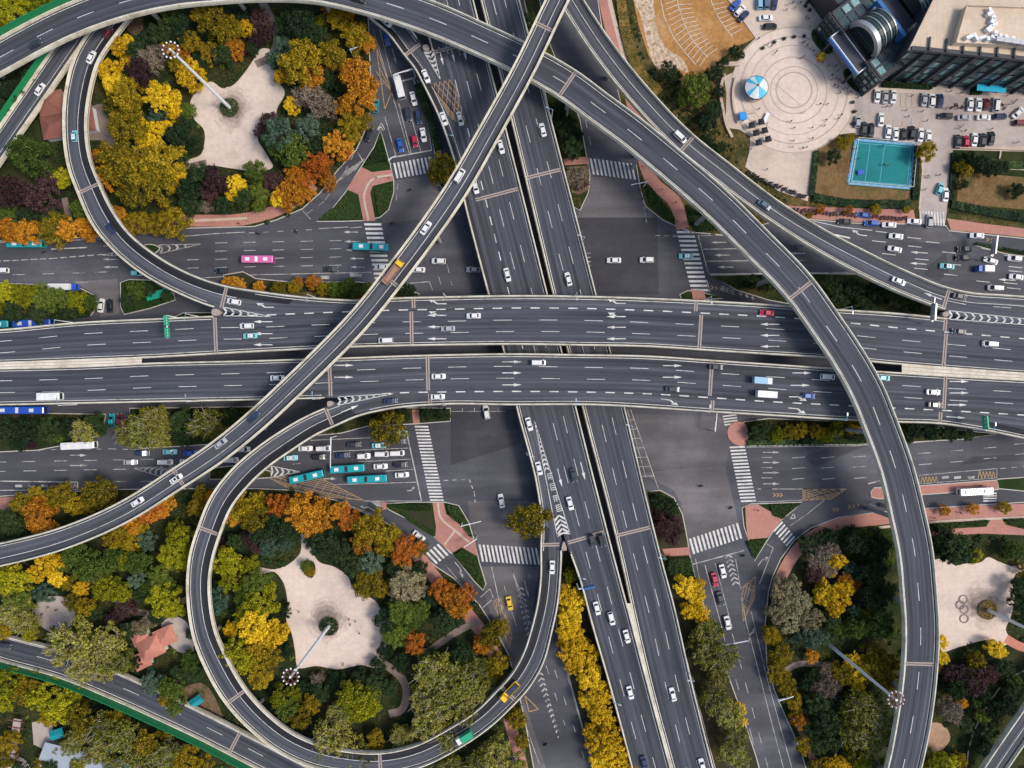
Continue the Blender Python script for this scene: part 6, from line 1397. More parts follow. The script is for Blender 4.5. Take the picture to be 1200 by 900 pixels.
hedge(oval(962, 50, 17, 7, R(52)), 0, .9, 'oval hedge bed above the yellow ride by the entrance building', GH, True, .25)
hedge(oval(1000, 96, 17, 7, R(50)), 0, .9, 'oval hedge bed below the entrance building near the crowd', GH, True, .25)
hedge([(727, 0), (733, 40), (746, 80), (772, 110)], 11, .8, 'ragged green hedge beside the pink walk at the top', 'leaves_verge')
hedge([(1142, 286), (1180, 293), (1240, 303)], 3, .7, 'thin hedge on the median of the upper right road')
hedge([(-40, 378), (60, 374), (106, 368)], 6, 1.0, 'dark hedge along the bottom of the left median tree row')
hedge([(288, 344), (340, 346), (420, 347), (484, 349)], 7, .9, 'dark hedge along the viaduct under the small amber trees', 'leaves_verge')
hedge([(875, 519), (930, 518), (1010, 517)], 6, .9, 'dark hedge on the lower edge of the golden shrub median')
for i, (x, y) in enumerate(((906.5, 50.5), (918, 46.5), (929.5, 44.5), (941.5, 43.5), (943, 8.5), (948, 13), (869, 55), (893, 57.5), (998, 121), (1000, 132), (998.5, 146), (945.5, 4))):
    V, n, L = crown(900 + i % 3, 16, .35); o = thing('round_shrub', labels([('clipped round shrub in a pot', x, y, 2)])[0] + f', {NT[i]} of the plaza pots clockwise' if False else f'clipped round potted shrub, {NT[i]} of twelve edging the round plaza counted along its rim', 'shrub', W(x, y) + Vector((0, 0, .25)), i, 'potted shrubs round the plaza')
    me = leaf_mesh('foliage', V * np.array([.8, .8, .6]) + np.array([0, 0, -.1]), n, GH); c = bpy.data.objects.new('foliage', me); COL.objects.link(c); c.parent = o
    mb = MB(); mb.tube((0, 0, 0), (0, 0, .5), .4, .55, 10); mb.build('pot', 'slate', o, local=True)
# planted discs at the mast feet
for k, o in enumerate(MASTS[:3]):
    q = np.random.default_rng(k); mb = MB(); n = 900
    a = q.uniform(0, 6.283, n); r = 3.3 * np.sqrt(q.random(n)); P = np.stack([o.x + r * np.cos(a), o.y + r * np.sin(a), q.uniform(.55, 1.0, n)], 1)
    N = np.array([0, 0, 1.]) + q.normal(size=(n, 3)) * .5; N /= np.linalg.norm(N, axis=1)[:, None]; A = np.cross(N, q.normal(size=(n, 3))); A /= np.linalg.norm(A, axis=1)[:, None]; B = np.cross(N, A); s1 = q.uniform(.12, .3, n)[:, None]
    Vl = np.stack([P + A * s1, P + B * s1, P - A * s1, P - B * s1], 1).reshape(-1, 3); c = bpy.data.objects.new('flower_bed', leaf_mesh('flower_bed', Vl, n, GH if k < 2 else 'leaves_verge')); COL.objects.link(c)
    tag(c, ['round bed of dark plants at the foot of the upper left mast', 'round bed of dark plants at the foot of the lower left mast', 'round bed of brownish plants at the foot of the lower right mast'][k], 'plant bed')
# ================================================================== vehicles
def vpaint(name, c, rough=.28): plain(name, c + (1,), rough, 0, .5, .6, .04)
for nm, c in dict(white=(.72, .72, .71), silver=(.36, .37, .39), black=(.012, .013, .016), dark=(.03, .036, .046), blue=(.02, .10, .42), red=(.45, .012, .045), maroon=(.14, .012, .025), teal=(.008, .30, .34), pink=(.62, .14, .36), cyan=(.16, .52, .58),
                  yellow=(.78, .50, .015), green=(.02, .34, .17), navy=(.02, .035, .09), slateblue=(.09, .14, .2), lightblue=(.22, .42, .58), orange=(.62, .27, .02), coolblue=(.02, .09, .55), bed=(.36, .21, .15)).items(): vpaint('paint_' + nm, c)
plain('head_glass', (.75, .78, .8, 1), .15); plain('tail_red', (.5, .015, .01, 1), .3); plain('dark_trim', (.02, .02, .023, 1), .7)

def slab_loft(mb, st, m=0):
    """closed loft of rounded cross sections: st = [(x, half width, z low, z high, round)]"""
    rings = []
    for x, w, z0, z1, r in st:
        r = min(r, w * .9, (z1 - z0) * .45)
        rings.append([(x, w, z0 + r), (x, w, z1 - r), (x, w - r * .35, z1 - r * .3), (x, w - r, z1), (x, -w + r, z1), (x, -w + r * .35, z1 - r * .3), (x, -w, z1 - r), (x, -w, z0 + r), (x, -w + r, z0), (x, w - r, z0)])
    n = len(rings[0]); o = len(mb.v); vs = [p for q in rings for p in q]
    fs = [(i * n + j, (i + 1) * n + j, (i + 1) * n + (j + 1) % n, i * n + (j + 1) % n) for i in range(len(rings) - 1) for j in range(n)]
    fs += [tuple(range(n))[::-1], tuple((len(rings) - 1) * n + j for j in range(n))]; mb.add(vs, [f[::-1] for f in fs], m)
def wheel_parts(t, xs, w, r=.33):
    for x in xs:
        for sy in (-1, 1):
            mb = MB(); mb.tube((x, sy * (w - .22), r), (x, sy * (w + .005), r), r, r, 14, 0); mb.tube((x, sy * (w + .006), r), (x, sy * (w + .016), r), r * .6, r * .55, 10, 1); mb.build('wheel', ['tyre', 'steel'], t, local=True)
def quadset(name, quads, mat, t):
    mb = MB()
    for q in quads: mb.add(q, [tuple(range(len(q)))])
    return mb.build(name, mat, t, local=True)
def make_car(shape, col, roof=None, label='', cat='car'):
    """front at +x"""
    t = thing('parked_car' if False else ('van' if shape == 'van' else 'car'), label, 'van' if shape == 'van' else 'car')
    mb = MB(); k = dict(sedan=(4.75, .92, .98, 1.46, .95, -1.1, -1.75, 1.35, .45), suv=(4.7, .95, 1.06, 1.72, .75, -1.85, -2.22, 1.45, .62), hatch=(4.1, .88, .98, 1.52, .75, -1.5, -1.95, 1.25, .5), van=(4.9, .93, 1.12, 1.95, 1.35, -2.2, -2.42, 1.95, 1.1))[shape]
    L, w, zb, zr, xf, xr, xrb, xfb, _ = k; h = L / 2
    slab_loft(mb, [(-h, w * .80, .42, zb * .86, .12), (-h + .12, w * .93, .28, zb * .97, .16), (-h + .55, w, .22, zb, .16), (-.3, w, .2, zb, .16), (xfb + .1, w, .22, zb * .985, .16), (h - .55, w * .965, .24, zb * .86, .16), (h - .14, w * .88, .3, zb * .76, .14), (h, w * .72, .4, zb * .66, .1)])
    wr = w * .76
    # cabin: pillars and roof in body colour, glass set just proud of it
    lo = [(xrb, -w * .9, zb - .03), (xfb, -w * .9, zb - .05), (xfb, w * .9, zb - .05), (xrb, w * .9, zb - .03)]; hi = [(xr, -wr, zr - .05), (xf - .35, -wr, zr - .05), (xf - .35, wr, zr - .05), (xr, wr, zr - .05)]
    mb.frustum(lo, hi); mb.box(((xr + xf - .35) / 2, 0, zr - .03), (xf - .35 - xr, wr * 2, .06), 0, 0, (.94, .9))
    b = mb.build('body', 'paint_' + col, t, local=True)
    lo, hi = [Vector(p) for p in lo], [Vector(p) for p in hi]
    def win(a, b_, c, d_, f=.1, g=.08, off=.018):
        n = (b_ - a).cross(d_ - a).normalized() * off
        P = lambda u, v: tuple((a.lerp(b_, u)).lerp(d_.lerp(c, u), v) + n)
        return [P(f, g), P(1 - f, g), P(1 - f, 1 - g), P(f, 1 - g)]
    quadset('windscreen', [win(lo[1], lo[2], hi[2], hi[1], .06, .06)], 'window_glass', t)
    quadset('rear_window', [win(lo[3], lo[0], hi[0], hi[3], .09, .12)], 'window_glass', t)
    for a, b_, c, d_ in ((lo[0], lo[1], hi[1], hi[0]), (lo[2], lo[3], hi[3], hi[2])): quadset('side_window', [win(a, b_, c, d_, .07, .12)], 'window_glass', t)
    if roof == 'sun': quadset('sunroof', [[(xr + .55, -wr * .6, zr + .008), (xf - .6, -wr * .6, zr + .008), (xf - .6, wr * .6, zr + .008), (xr + .55, wr * .6, zr + .008)]], 'window_glass', t)
    elif roof:
        m2 = MB(); m2.box(((xr + xf - .35) / 2, 0, zr + .012), (xf - .45 - xr, wr * 1.82, .025)); m2.build('roof_panel', 'paint_' + roof, t, local=True)
        m2 = MB(); m2.box(((xr + xf) / 2 - .1, 0, zr + .1), (.22, .7, .15)); m2.build('roof_light', 'tent_blue', t, local=True)
    for sy in (-1, 1):
        m2 = MB(); m2.box((h - .16, sy * w * .66, zb * .68), (.24, .36, .14)); m2.build('headlight', 'head_glass', t, local=True)
        m2 = MB(); m2.box((-h + .07, sy * w * .68, zb * .78), (.14, .3, .14)); m2.build('tail_light', 'tail_red', t, local=True)
        m2 = MB(); m2.box((xfb - .28, sy * (w + .09), zb + .07), (.16, .2, .13)); m2.build('door_mirror', 'paint_' + col, t, local=True)
    wheel_parts(t, (h - .92, -h + .95), w - .02); return t
def make_bus(col, L=12.0, label='', roofcol=None, cat='bus', name='bus', h=3.1, w=1.27):
    t = thing(name, label, cat); mb = MB(); q = L / 2
    slab_loft(mb, [(-q, w * .9, .45, h - .15, .25), (-q + .2, w, .32, h, .22), (q - .3, w, .32, h, .22), (q, w * .9, .45, h - .2, .3)]); mb.build('body', 'paint_' + col, t, local=True)
    if roofcol: m = MB(); m.box((-.1, 0, h + .012), (L * .93, w * 1.75, .025)); m.build('roof_panel', 'paint_' + roofcol, t, local=True)
    quadset('windscreen', [[(q + .012, -w * .82, 1.2), (q + .012, w * .82, 1.2), (q + .012, w * .82, 2.5), (q + .012, -w * .82, 2.5)]], 'window_glass', t)
    quadset('rear_window', [[(-q - .012, -w * .7, 1.7), (-q - .012, -w * .7, 2.5), (-q - .012, w * .7, 2.5), (-q - .012, w * .7, 1.7)]], 'window_glass', t)
    for sy in (-1, 1): quadset('side_window', [[(-q + .5, sy * (w + .012), 1.35), (q - .5, sy * (w + .012), 1.35), (q - .5, sy * (w + .012), 2.45), (-q + .5, sy * (w + .012), 2.45)][::sy]], 'window_glass', t)
    for x, l in ((q * .52, 1.5), (-q * .62, 1.5)): m = MB(); m.box((x, 0, h + .14), (l, 1.3, .26), 0, 0, (.85, .85)); m.build('roof_unit', 'white_steel', t, local=True)
    m = MB(); m.box((-q * .05, 0, h + .06), (1.0, w * 1.5, .1)); m.build('roof_hatch', 'dark_trim' if col in ('teal',) else 'white_steel', t, local=True)
    wheel_parts(t, (q - 2.4, -q + 2.8), w - .02, .48); return t
def make_truck(cab, box, label='', L=7.6, kindb='box', name='truck', cat='truck'):
    t = thing(name, label, cat); q = L / 2; w = 1.1
    mb = MB(); slab_loft(mb, [(q - 1.9, w, .5, 2.3, .15), (q - .5, w, .45, 2.35, .2), (q - .1, w * .96, .45, 1.6, .2), (q, w * .9, .5, 1.3, .2)]); mb.build('cab', 'paint_' + cab, t, local=True)
    quadset('windscreen', [[(q - .38, -w * .82, 2.2), (q - .06, -w * .82, 1.5), (q - .06, w * .82, 1.5), (q - .38, w * .82, 2.2)][::-1]], 'window_glass', t)
    m = MB(); m.box((-.3, 0, .62), (L - .8, .9, .22)); m.build('chassis', 'dark_trim', t, local=True)
    if kindb == 'box':
        m = MB(); m.box((-1.05, 0, 1.85), (L - 2.2, w * 2.05, 2.2), 0, 0, (.985, .96)); m.build('cargo_box', 'paint_' + box, t, local=True)
    else:
        m = MB(); m.box((-1.05, 0, .95), (L - 2.2, w * 2.05, .25)); m.build('load_bed', 'paint_' + box, t, local=True)
        for sy in (-1, 1): m = MB(); m.box((-1.05, sy * w, 1.35), (L - 2.2, .08, .6)); m.build('side_board', 'paint_' + (cab if kindb == 'tow' else box), t, local=True)
        m = MB(); m.box((-q + .05, 0, 1.35), (.1, w * 2, .6)); m.build('tail_board', 'paint_' + (cab if kindb == 'tow' else box), t, local=True)
        if kindb == 'tow': m = MB(); m.box((-1.1, 0, 1.5), (L - 3.2, w * 1.4, .8), 0, 0, (.8, .8)); m.build('load', 'paint_navy', t, local=True)
        else: m = MB(); m.box((-1.0, 0, 1.3), (L - 3, w * 1.6, .5), 0, 0, (.8, .7)); m.build('load', 'paint_bed', t, local=True)
    wheel_parts(t, (q - 1.0, -q + 1.5), w - .02, .42); return t
PROTO = {}
def vehicle(spec, label, loc, rz, slope=0.0):
    if spec not in PROTO:
        p = spec.split(':')
        if p[0] in ('sedan', 'suv', 'hatch', 'van'): o = make_car(p[0], p[1], p[2] if len(p) > 2 else None, label)
        elif p[0] == 'bus': o = make_bus(p[1], float(p[2]) if len(p) > 2 else 12.0, label, p[3] if len(p) > 3 else None)
        elif p[0] == 'truck': o = make_truck(p[1], p[2], label, float(p[3]) if len(p) > 3 else 7.4, p[4] if len(p) > 4 else 'box')
        PROTO[spec] = o; o.location = loc; o.rotation_euler = (0, 0, rz)
    else: o = dup(PROTO[spec], loc, rz)
    o['label'] = label; o['group'] = 'buses on the roads' if spec.startswith('bus') else ('lorries on the roads' if spec.startswith('truck') else 'cars and vans in traffic'); o.rotation_euler = (0, -slope, rz); o.scale = (1.0,) * 3
    if not spec.startswith(('bus', 'truck')): o.scale = ((1.04 if loc[2] < 1 else .98),) * 3
    return o
ADJ = {'white': 'white', 'silver': 'silver grey', 'black': 'black', 'dark': 'dark grey', 'blue': 'blue', 'red': 'red', 'maroon': 'dark red', 'cyan': 'cyan', 'navy': 'dark navy', 'slateblue': 'slate blue', 'lightblue': 'pale blue', 'teal': 'teal', 'pink': 'pink', 'yellow': 'yellow', 'green': 'green'}
NOUN = {'sedan': 'saloon car', 'suv': 'estate car', 'hatch': 'hatchback', 'van': 'van', 'bus': 'bus', 'truck': 'lorry'}
VEH = []     # spec, x, y, angle or None, road key or None, place phrase, sort axis, label override
def V_(road, place, axis, rows, flip=0):
    for r in rows:
        VEH.append((r[0], r[1], r[2], r[3] if len(r) > 3 else None, road, place, axis, r[4] if len(r) > 4 else None, flip))
V_('WB', 'on the upper wide viaduct', 'x', [('suv:white', 289, 382), ('sedan:cyan:white', 293, 393.5), ('sedan:white', 555, 370), ('sedan:silver', 525, 385, None), ('van:white', 452, 399), ('sedan:red', 899, 366.5), ('sedan:dark', 1124, 388.5), ('van:white', 1160, 403)], 180)
V_('EB', 'on the lower wide viaduct', 'x', [('sedan:white', 325, 443), ('sedan:white', 514, 441), ('van:white', 631, 425), ('sedan:dark', 839, 430), ('truck:white:lightblue:6.6', 893, 446, None, 'small lorry with pale blue box on the lower viaduct carriageway'), ('van:white', 970, 441.5), ('hatch:cyan', 1036, 443), ('sedan:white', 1094, 459.5), ('sedan:dark', 1096, 474.5), ('sedan:dark', 788, 456),
      ('hatch:blue', 948, 464), ('bus:white:7.4', 61, 464.5, None, 'white minibus on the left end of the lower viaduct carriageway'), ('truck:white:white:7.2', 898, 462, None, 'white box lorry on the lower viaduct carriageway before the curved flyover'), ('sedan:white', 513, 465), ('sedan:navy', 458, 470)])
V_('NB', 'on the right slanting viaduct', 'y', [('sedan:white', 636, 152), ('sedan:white', 666, 327), ('sedan:white', 788.5, 814), ('sedan:white', 823, 897)], 180)
V_('SB', 'on the left slanting viaduct', 'y', [('sedan:white', 594.5, 322), ('sedan:white', 587, 172), ('sedan:dark', 672, 557), ('sedan:white', 668, 590), ('suv:dark', 694, 633.5), ('suv:black', 705, 633), ('sedan:white', 699.5, 713), ('suv:white', 716.5, 725), ('sedan:white', 734.5, 746), ('sedan:white', 738.5, 812), ('sedan:navy', 755, 894), ('sedan:silver', 539, 139), ('sedan:white', 557, 219)])
V_('NSL', 'on the narrow slip ramp', 'y', [('sedan:white', 499, 89), ('sedan:white', 520, 139), ('sedan:white', 452, 25)])
V_('SWL', 'on the lower loop and slip lane', 'y', [('sedan:white', 620, 497), ('sedan:white', 631.5, 549), ('sedan:white', 647, 665), ('truck:yellow:yellow:8.0:tow', 597, 810, None, 'yellow lorry with dark load on the lower left loop'), ('truck:white:green:6.4', 544, 863, None, 'green box lorry under willow branches on the lower left loop')], 180)
V_('ARC', 'on the wide curved flyover', 'x', [('sedan:dark', 41, 51), ('sedan:black', 421, -1)], 0)
V_('DIA', 'on the diagonal flyover', 'x', [('van:white', 538.5, 206, None), ('sedan:white', 499, 267), ('truck:yellow:bed:9.0:flat', 461, 319, None, 'yellow lorry with brown load crossing the viaducts on the diagonal flyover'), ('sedan:navy', 297, 488), ('sedan:silver', 258.5, 519.5), ('sedan:white:sun', 206.5, 561), ('sedan:white', 161, 588)], 180)
V_('NWL', 'on the upper left loop ramp', 'y', [('sedan:white', 106.5, 67), ('hatch:cyan:white', 87, 159.5), ('sedan:navy', 129, 267.5), ('suv:white', 274, 353.5), ('hatch:maroon', 126, 38)], 180)
V_('NWR', 'on the short ramp with the green screen', 'y', [('sedan:white', 46.5, 104.5)])
V_('NER', 'on the upper right ramp', 'x', [('van:white', 797, 160.5), ('sedan:slateblue', 896, 240), ('sedan:white', 1053.5, 329.5), ('sedan:dark', 1125, 347.5)])
V_('SWR', 'on the two lane ramp in the lower left corner', 'x', [('sedan:dark', 5, 756)])
V_(None, 'on the upper left ground road', 'x', [('bus:teal:12.4', 33, 287, 180, 'teal bus at the left edge of the upper road, beside amber trees'), ('bus:pink:11.0', 304, 305, 0, 'pink bus on the upper left road'), ('bus:teal:12.4', 435.5, 290.5, 178, 'teal bus crossing the zebra stripes near the diagonal flyover'), ('suv:dark', 260, 317.5, 180), ('sedan:dark', 388, 315.5, 0), ('van:white', 2, 317, 180),
      ('truck:coolblue:white:9.8', 77, 337, 0, 'white box lorry with blue cab by the left median trees'), ('sedan:white', 447, 313, 178), ('sedan:white', 490, 316, 178), ('suv:white', 514, 306, 178), ('hatch:cyan', 160, 320, 0), ('sedan:silver', 555, 316, 178), ('sedan:white', 118.5, 358, 80), ('sedan:black', 128.5, 358, 92), ('bus:coolblue:13.0', 42, 379.5, 2, 'blue bus half hidden under the upper edge of the viaduct at the left'), ('bus:teal:12.4', -6, 381, 2, 'teal bus tucked under the viaduct at the left edge')])
V_(None, 'crossing the upper right junction', 'x', [('sedan:white', 719.5, 305, 180), ('suv:white', 758, 304.5, 180), ('sedan:cyan:white', 804, 300, 180)])
V_(None, 'on the lower left ground road', 'x', [('bus:coolblue:17.5', 27, 480.5, 0, 'long blue bus under the lower edge of the viaduct at the left'), ('bus:white:11.6', 95, 521.5, 3, 'white bus turning on the lower left road by the round tree'), ('suv:navy', 167, 531, 0), ('sedan:silver', 153, 541.5, 0), ('sedan:cyan', 199, 529.5, 0), ('van:white', 194, 541.5, 0), ('sedan:blue', 223, 531, 2), ('sedan:white', 219, 541, 0), ('suv:teal', 131, 493, 90), ('sedan:maroon', 140, 493, 90), ('sedan:white', 285, 526.5, 0), ('van:white', 271, 539, 0)])
V_(None, 'in the teal bus queue', 'x', [('sedan:white', 358, 525.5, 0), ('van:white', 379, 525.5, 2), ('sedan:dark', 415, 521, 3), ('sedan:cyan:white', 444, 522, 2), ('sedan:dark', 468, 517.5, 3), ('hatch:cyan', 470, 507.5, 0), ('sedan:cyan:white', 340.5, 536.5, 2), ('suv:black', 374, 535.5, 0), ('sedan:navy', 402, 533.5, 4), ('suv:white', 426, 534.5, 2), ('van:white', 447.5, 532, 0), ('van:white', 465.5, 531, 3), ('sedan:white', 446, 546.5, 2), ('suv:black', 469.5, 544.5, 2), ('sedan:white', 471, 556.5, 4),
      ('bus:teal:12.0', 361, 558, 13, 'teal bus turning out at the left end of the queue'), ('bus:teal:12.0', 408.5, 548.5, 4, 'teal bus in the middle lane of the queue'), ('bus:teal:13.8', 431.5, 560.5, 3, 'teal bus with a white roof band lowest in the queue')])
V_(None, 'in the lower left junction', 'x', [('sedan:white', 491, 628, -38), ('suv:white', 570, 483, 100), ('sedan:white', 587.5, 587, 100), ('sedan:yellow', 597, 707, -78), ('sedan:silver', 641, 598, 285)])
V_(None, 'at the upper left signals', 'y', [('bus:white:8.2', 468.5, 103, -76, 'white minibus at the signal arm in the upper left'), ('suv:dark', 478, 134, -80), ('suv:navy', 490.5, 137, -82), ('sedan:white', 496, 158, -80), ('hatch:red', 486, 165.5, -80), ('sedan:blue', 469, 170, -78), ('sedan:white', 484.5, 115.5, -75), ('sedan:blue', 453, 45, -75), ('suv:teal', 440.5, 124, 86), ('sedan:dark', 432.5, 158, 70)])
V_(None, 'on the lower right ground road', 'y', [('sedan:red', 837.5, 679, -76), ('sedan:white', 847, 669.5, -76), ('sedan:dark', 844, 701.5, -76), ('sedan:white', 852.5, 730, -77)])
V_(None, 'on the upper right ground road', 'x', [('sedan:black', 990, 259.5, 178), ('suv:blue', 1021, 261.5, 178), ('sedan:white', 1042, 263.5, 177), ('hatch:blue', 1011, 252, 170), ('sedan:white', 1071.5, 259.5, 175), ('suv:silver', 1089, 259, 86), ('sedan:white', 1050, 277, 174), ('sedan:white', 1048.5, 292, 168), ('sedan:white', 1145, 276, 178), ('suv:dark', 1130, 292, 178), ('suv:black', 1128, 302, 178), ('sedan:cyan:white', 1110, 312, 175), ('truck:blue:white:5.6', 1151.5, 315.5, 178, 'small blue and white pickup on the upper right road'), ('sedan:white', 1161, 305.5, 163), ('suv:white', 1189, 303, 174), ('sedan:white', 1191, 324.5, 173), ('van:white', 1166, 337.5, 176)])
V_(None, 'on the pale driveway', 'y', [('sedan:white', 1108, 228, 88), ('hatch:cyan', 1101.5, 221, 70)])
V_(None, 'on the lower right bus road', 'x', [('bus:white:11.6', 1140, 575, 3, 'white bus by the pink bus-stop island at the right')])
V_(None, 'in the upper forecourt row', 'x', [('sedan:white', 1028, 112, 86), ('sedan:silver', 1037.5, 113.5, 86), ('sedan:white', 1047, 113, 84), ('sedan:silver', 1083, 116.5, 86), ('suv:white', 1092, 117.5, 86), ('sedan:navy', 1102, 118, 85), ('sedan:white', 1137, 122, 85), ('sedan:white', 1147, 122.5, 86), ('hatch:maroon', 1156, 122, 88), ('van:white', 1167, 122.5, 84), ('sedan:white', 1193, 132, 42)])
V_(None, 'in the forecourt aisle', 'x', [('suv:black', 1108, 136, 178), ('sedan:silver', 1130, 137.5, 2), ('sedan:white', 1153, 137.5, 0), ('suv:navy', 1172, 136.5, 2), ('sedan:white', 1032.5, 140, 85), ('hatch:silver', 1005, 142.5, 85)])
V_(None, 'in the lower forecourt row', 'x', [('suv:dark', 1012, 150.5, 84), ('sedan:black', 1021, 152, 86), ('sedan:white', 1041, 154, 85), ('sedan:white', 1049.5, 157, 86), ('hatch:black', 1058.5, 157, 86), ('suv:black', 1068.5, 155.5, 83), ('sedan:white', 1079, 158, 84), ('sedan:white', 1088, 160, 85), ('sedan:dark', 1122.5, 165.5, 86), ('hatch:red', 1132, 165.5, 87), ('sedan:white', 1142, 163.5, 84), ('suv:dark', 1151.5, 164, 84), ('sedan:black', 1162, 162, 84), ('suv:maroon', 1196, 144, 0)])
V_(None, 'by the brown car park', 'x', [('sedan:blue', 862, 5.5, 47), ('suv:white', 867, 12.5, 47), ('sedan:navy', 871.5, 19, 47), ('suv:lightblue', 890, 3, 92), ('suv:slateblue', 897.5, 2.5, 92), ('sedan:navy', 908, 3, 80), ('sedan:white', 897.5, 21, 2), ('suv:black', 902.5, 31, 2)])
ORD_ = ['first', 'second', 'third', 'fourth', 'fifth', 'sixth', 'seventh', 'eighth', 'ninth', 'tenth', 'eleventh', 'twelfth']
for i, (spec, x, y, ang, road, place, axis, lab, flip) in enumerate(VEH):
    p = spec.split(':'); adj = ADJ.get(p[1], p[1]); noun = NOUN[p[0]]
    if len(p) > 2 and p[0] in ('sedan', 'hatch', 'suv'): adj += ' glass-roofed' if p[2] == 'sun' else ' and white'
    if lab is None:
        same = [v for v in VEH if v[5] == place and v[7] is None and v[0].split(':')[0] == p[0] and v[0].split(':')[1:] == p[1:]]
        same.sort(key=lambda v: v[1] if axis == 'x' else v[2]); k = same.index(VEH[i])
        lab = f'{adj} {noun} {place}' if len(same) == 1 else f'{adj} {noun} {place}, {ORD_[k]} from the {"left" if axis == "x" else "top"}'
        for a, b in ((' of the east-west viaduct', ' of the wide viaduct'), (' of the north-south viaduct', ' of the slanting viaduct')): lab = lab.replace(a, b)
    assert len(lab.split()) <= 16, lab
    if road:
        r = RIBS[road]; j = r.near(x, y); z = float(r.C[j, 2]) + .01; rz = math.atan2(r.T[j, 1], r.T[j, 0]) + R(flip) if ang is None else R(ang)
        j0, j1 = max(0, j - 2), min(r.n - 1, j + 2); sl_ = (r.C[j1, 2] - r.C[j0, 2]) / max(1e-3, np.linalg.norm(r.C[j1, :2] - r.C[j0, :2])); sl_ = math.atan(sl_) * (1 if flip == 0 else -1)
    else:
        z, rz, sl_ = (.27 if y < 232 and x > 840 else .05), R(ang), 0.0
    # the photo shows the roof: put the ground point so that the body centre lands on the pixel
    q = W(x, y, z + .8); q.z = z + (.03 if not road else 0)
    if not road: NOPIER.append((q.x, q.y))
    vehicle(spec, lab, q, rz, sl_)

# ------------------------------------------------------------------ scooters
def make_scooter(col):
    t = thing('scooter', 'parked scooter', 'scooter'); mb = MB(); mb.box((-.15, 0, .55), (1.0, .34, .28), 0, 0, (.8, .8)); mb.box((.5, 0, .6), (.16, .4, .75)); mb.box((.2, 0, .3), (.7, .3, .1)); mb.build('body', col, t, local=True)
    mb = MB(); mb.box((-.25, 0, .77), (.8, .3, .12), 0, 0, (.85, .8)); mb.build('seat', 'black', t, local=True); mb = MB(); mb.bar((.5, -.35, 1.05), (.5, .35, 1.05), .06, .06); mb.tube((.52, 0, .6), (.48, 0, 1.06), .04, .04, 6); mb.build('handlebar', 'dark_trim', t, local=True)
    for x in (.6, -.55): mb = MB(); mb.tube((x, -.06, .25), (x, .06, .25), .25, .25, 10); mb.build('wheel', 'tyre', t, local=True)
    return t
SC = {c: None for c in ('black', 'paint_maroon', 'paint_white', 'paint_navy')}
SLAB = {'black': 'black', 'paint_maroon': 'dark red', 'paint_white': 'white', 'paint_navy': 'navy'}
def scooter(x, y, a, c, label, group):
    p = W(x, y); p.z = .28 if (x > 840 and y < 262) else .07
    if SC[c] is None: o = SC[c] = make_scooter(c); o.location = p; o.rotation_euler = (0, 0, a)
    else: o = dup(SC[c], p, a)
    o['label'] = label; o['group'] = group
cs = list(SC); q = np.random.default_rng(5)
for i in range(30):
    f = (i + .5) / 30; x = 878 + 66 * f; y = 203 + 29 * f ** .8 + q.uniform(-1.6, 1.2); c = cs[int(q.choice(4, p=(.45, .25, .15, .15)))]
    scooter(x, y, R(60) + q.uniform(-.3, .3), c, f'{SLAB[c]} scooter in the packed row along the lower plaza edge', f'{SLAB[c]} scooters along the lower plaza edge')
for i in range(32):
    f = (i + .5) / 32; x = 928 + 135 * f; y = 245.5 + 12 * f ** .7 + q.uniform(-1.2, 1.0); c = cs[int(q.choice(4, p=(.4, .25, .2, .15)))]
    if 1004 < x < 1018: continue
    scooter(x, y, R(80) + q.uniform(-.3, .3), c, f'{SLAB[c]} scooter parked on the pink walk of the upper right road', f'{SLAB[c]} scooters on the upper right pink walk')
for i in range(12):
    c = cs[i % 3]; scooter(1116 + 5.5 * i + q.uniform(-2, 2), 126 + q.uniform(-3, 3), q.uniform(0, 3), c, f'{SLAB[c]} scooter between the cars before the glass hall', f'{SLAB[c]} scooters before the glass hall')

# ------------------------------------------------------------------ people (one continuous body each)
def body_mesh(name, J, E, rad):
    me = bpy.data.meshes.new(name); me.from_pydata(J, E, []); o = bpy.data.objects.new(name, me); COL.objects.link(o)
    md = o.modifiers.new('skin', 'SKIN'); sv = me.skin_vertices[0].data
    for i, r in enumerate(rad): sv[i].radius = (r, r)
    sv[0].use_root = True
    s2 = o.modifiers.new('sub', 'SUBSURF'); s2.levels = 1; s2.render_levels = 1
    dg = bpy.context.evaluated_depsgraph_get(); out = bpy.data.meshes.new_from_object(o.evaluated_get(dg)); bpy.data.objects.remove(o); bpy.data.meshes.remove(me); return out
def person_mesh(step, arm):
    J = [(0, 0, .95), (0, 0, 1.2), (0, 0, 1.42), (.01, 0, 1.52), (.02, 0, 1.64), (.02, 0, 1.73)]; E = [(0, 1), (1, 2), (2, 3), (3, 4), (4, 5)]; Rr = [.14, .135, .13, .06, .10, .075]
    for sg in (-1, 1):
        k = len(J); st_ = step * sg
        J += [(0, .10 * sg, .88), (st_ * .5 + .03, .10 * sg, .48), (st_, .10 * sg, .08), (st_ + .14, .10 * sg, .04)]; E += [(0, k), (k, k + 1), (k + 1, k + 2), (k + 2, k + 3)]; Rr += [.095, .065, .048, .04]
        k = len(J); a = -step * sg * .7 + arm
        J += [(0, .20 * sg, 1.40), (a * .4, .25 * sg, 1.13), (a, .24 * sg, .88), (a + .03, .23 * sg, .80)]; E += [(2, k), (k, k + 1), (k + 1, k + 2), (k + 2, k + 3)]; Rr += [.065, .05, .038, .035]
    return body_mesh('body', J, E, Rr)
plain('skin', (.42, .25, .17, 1), .6); plain('hair_black', (.012, .010, .010, 1), .7)
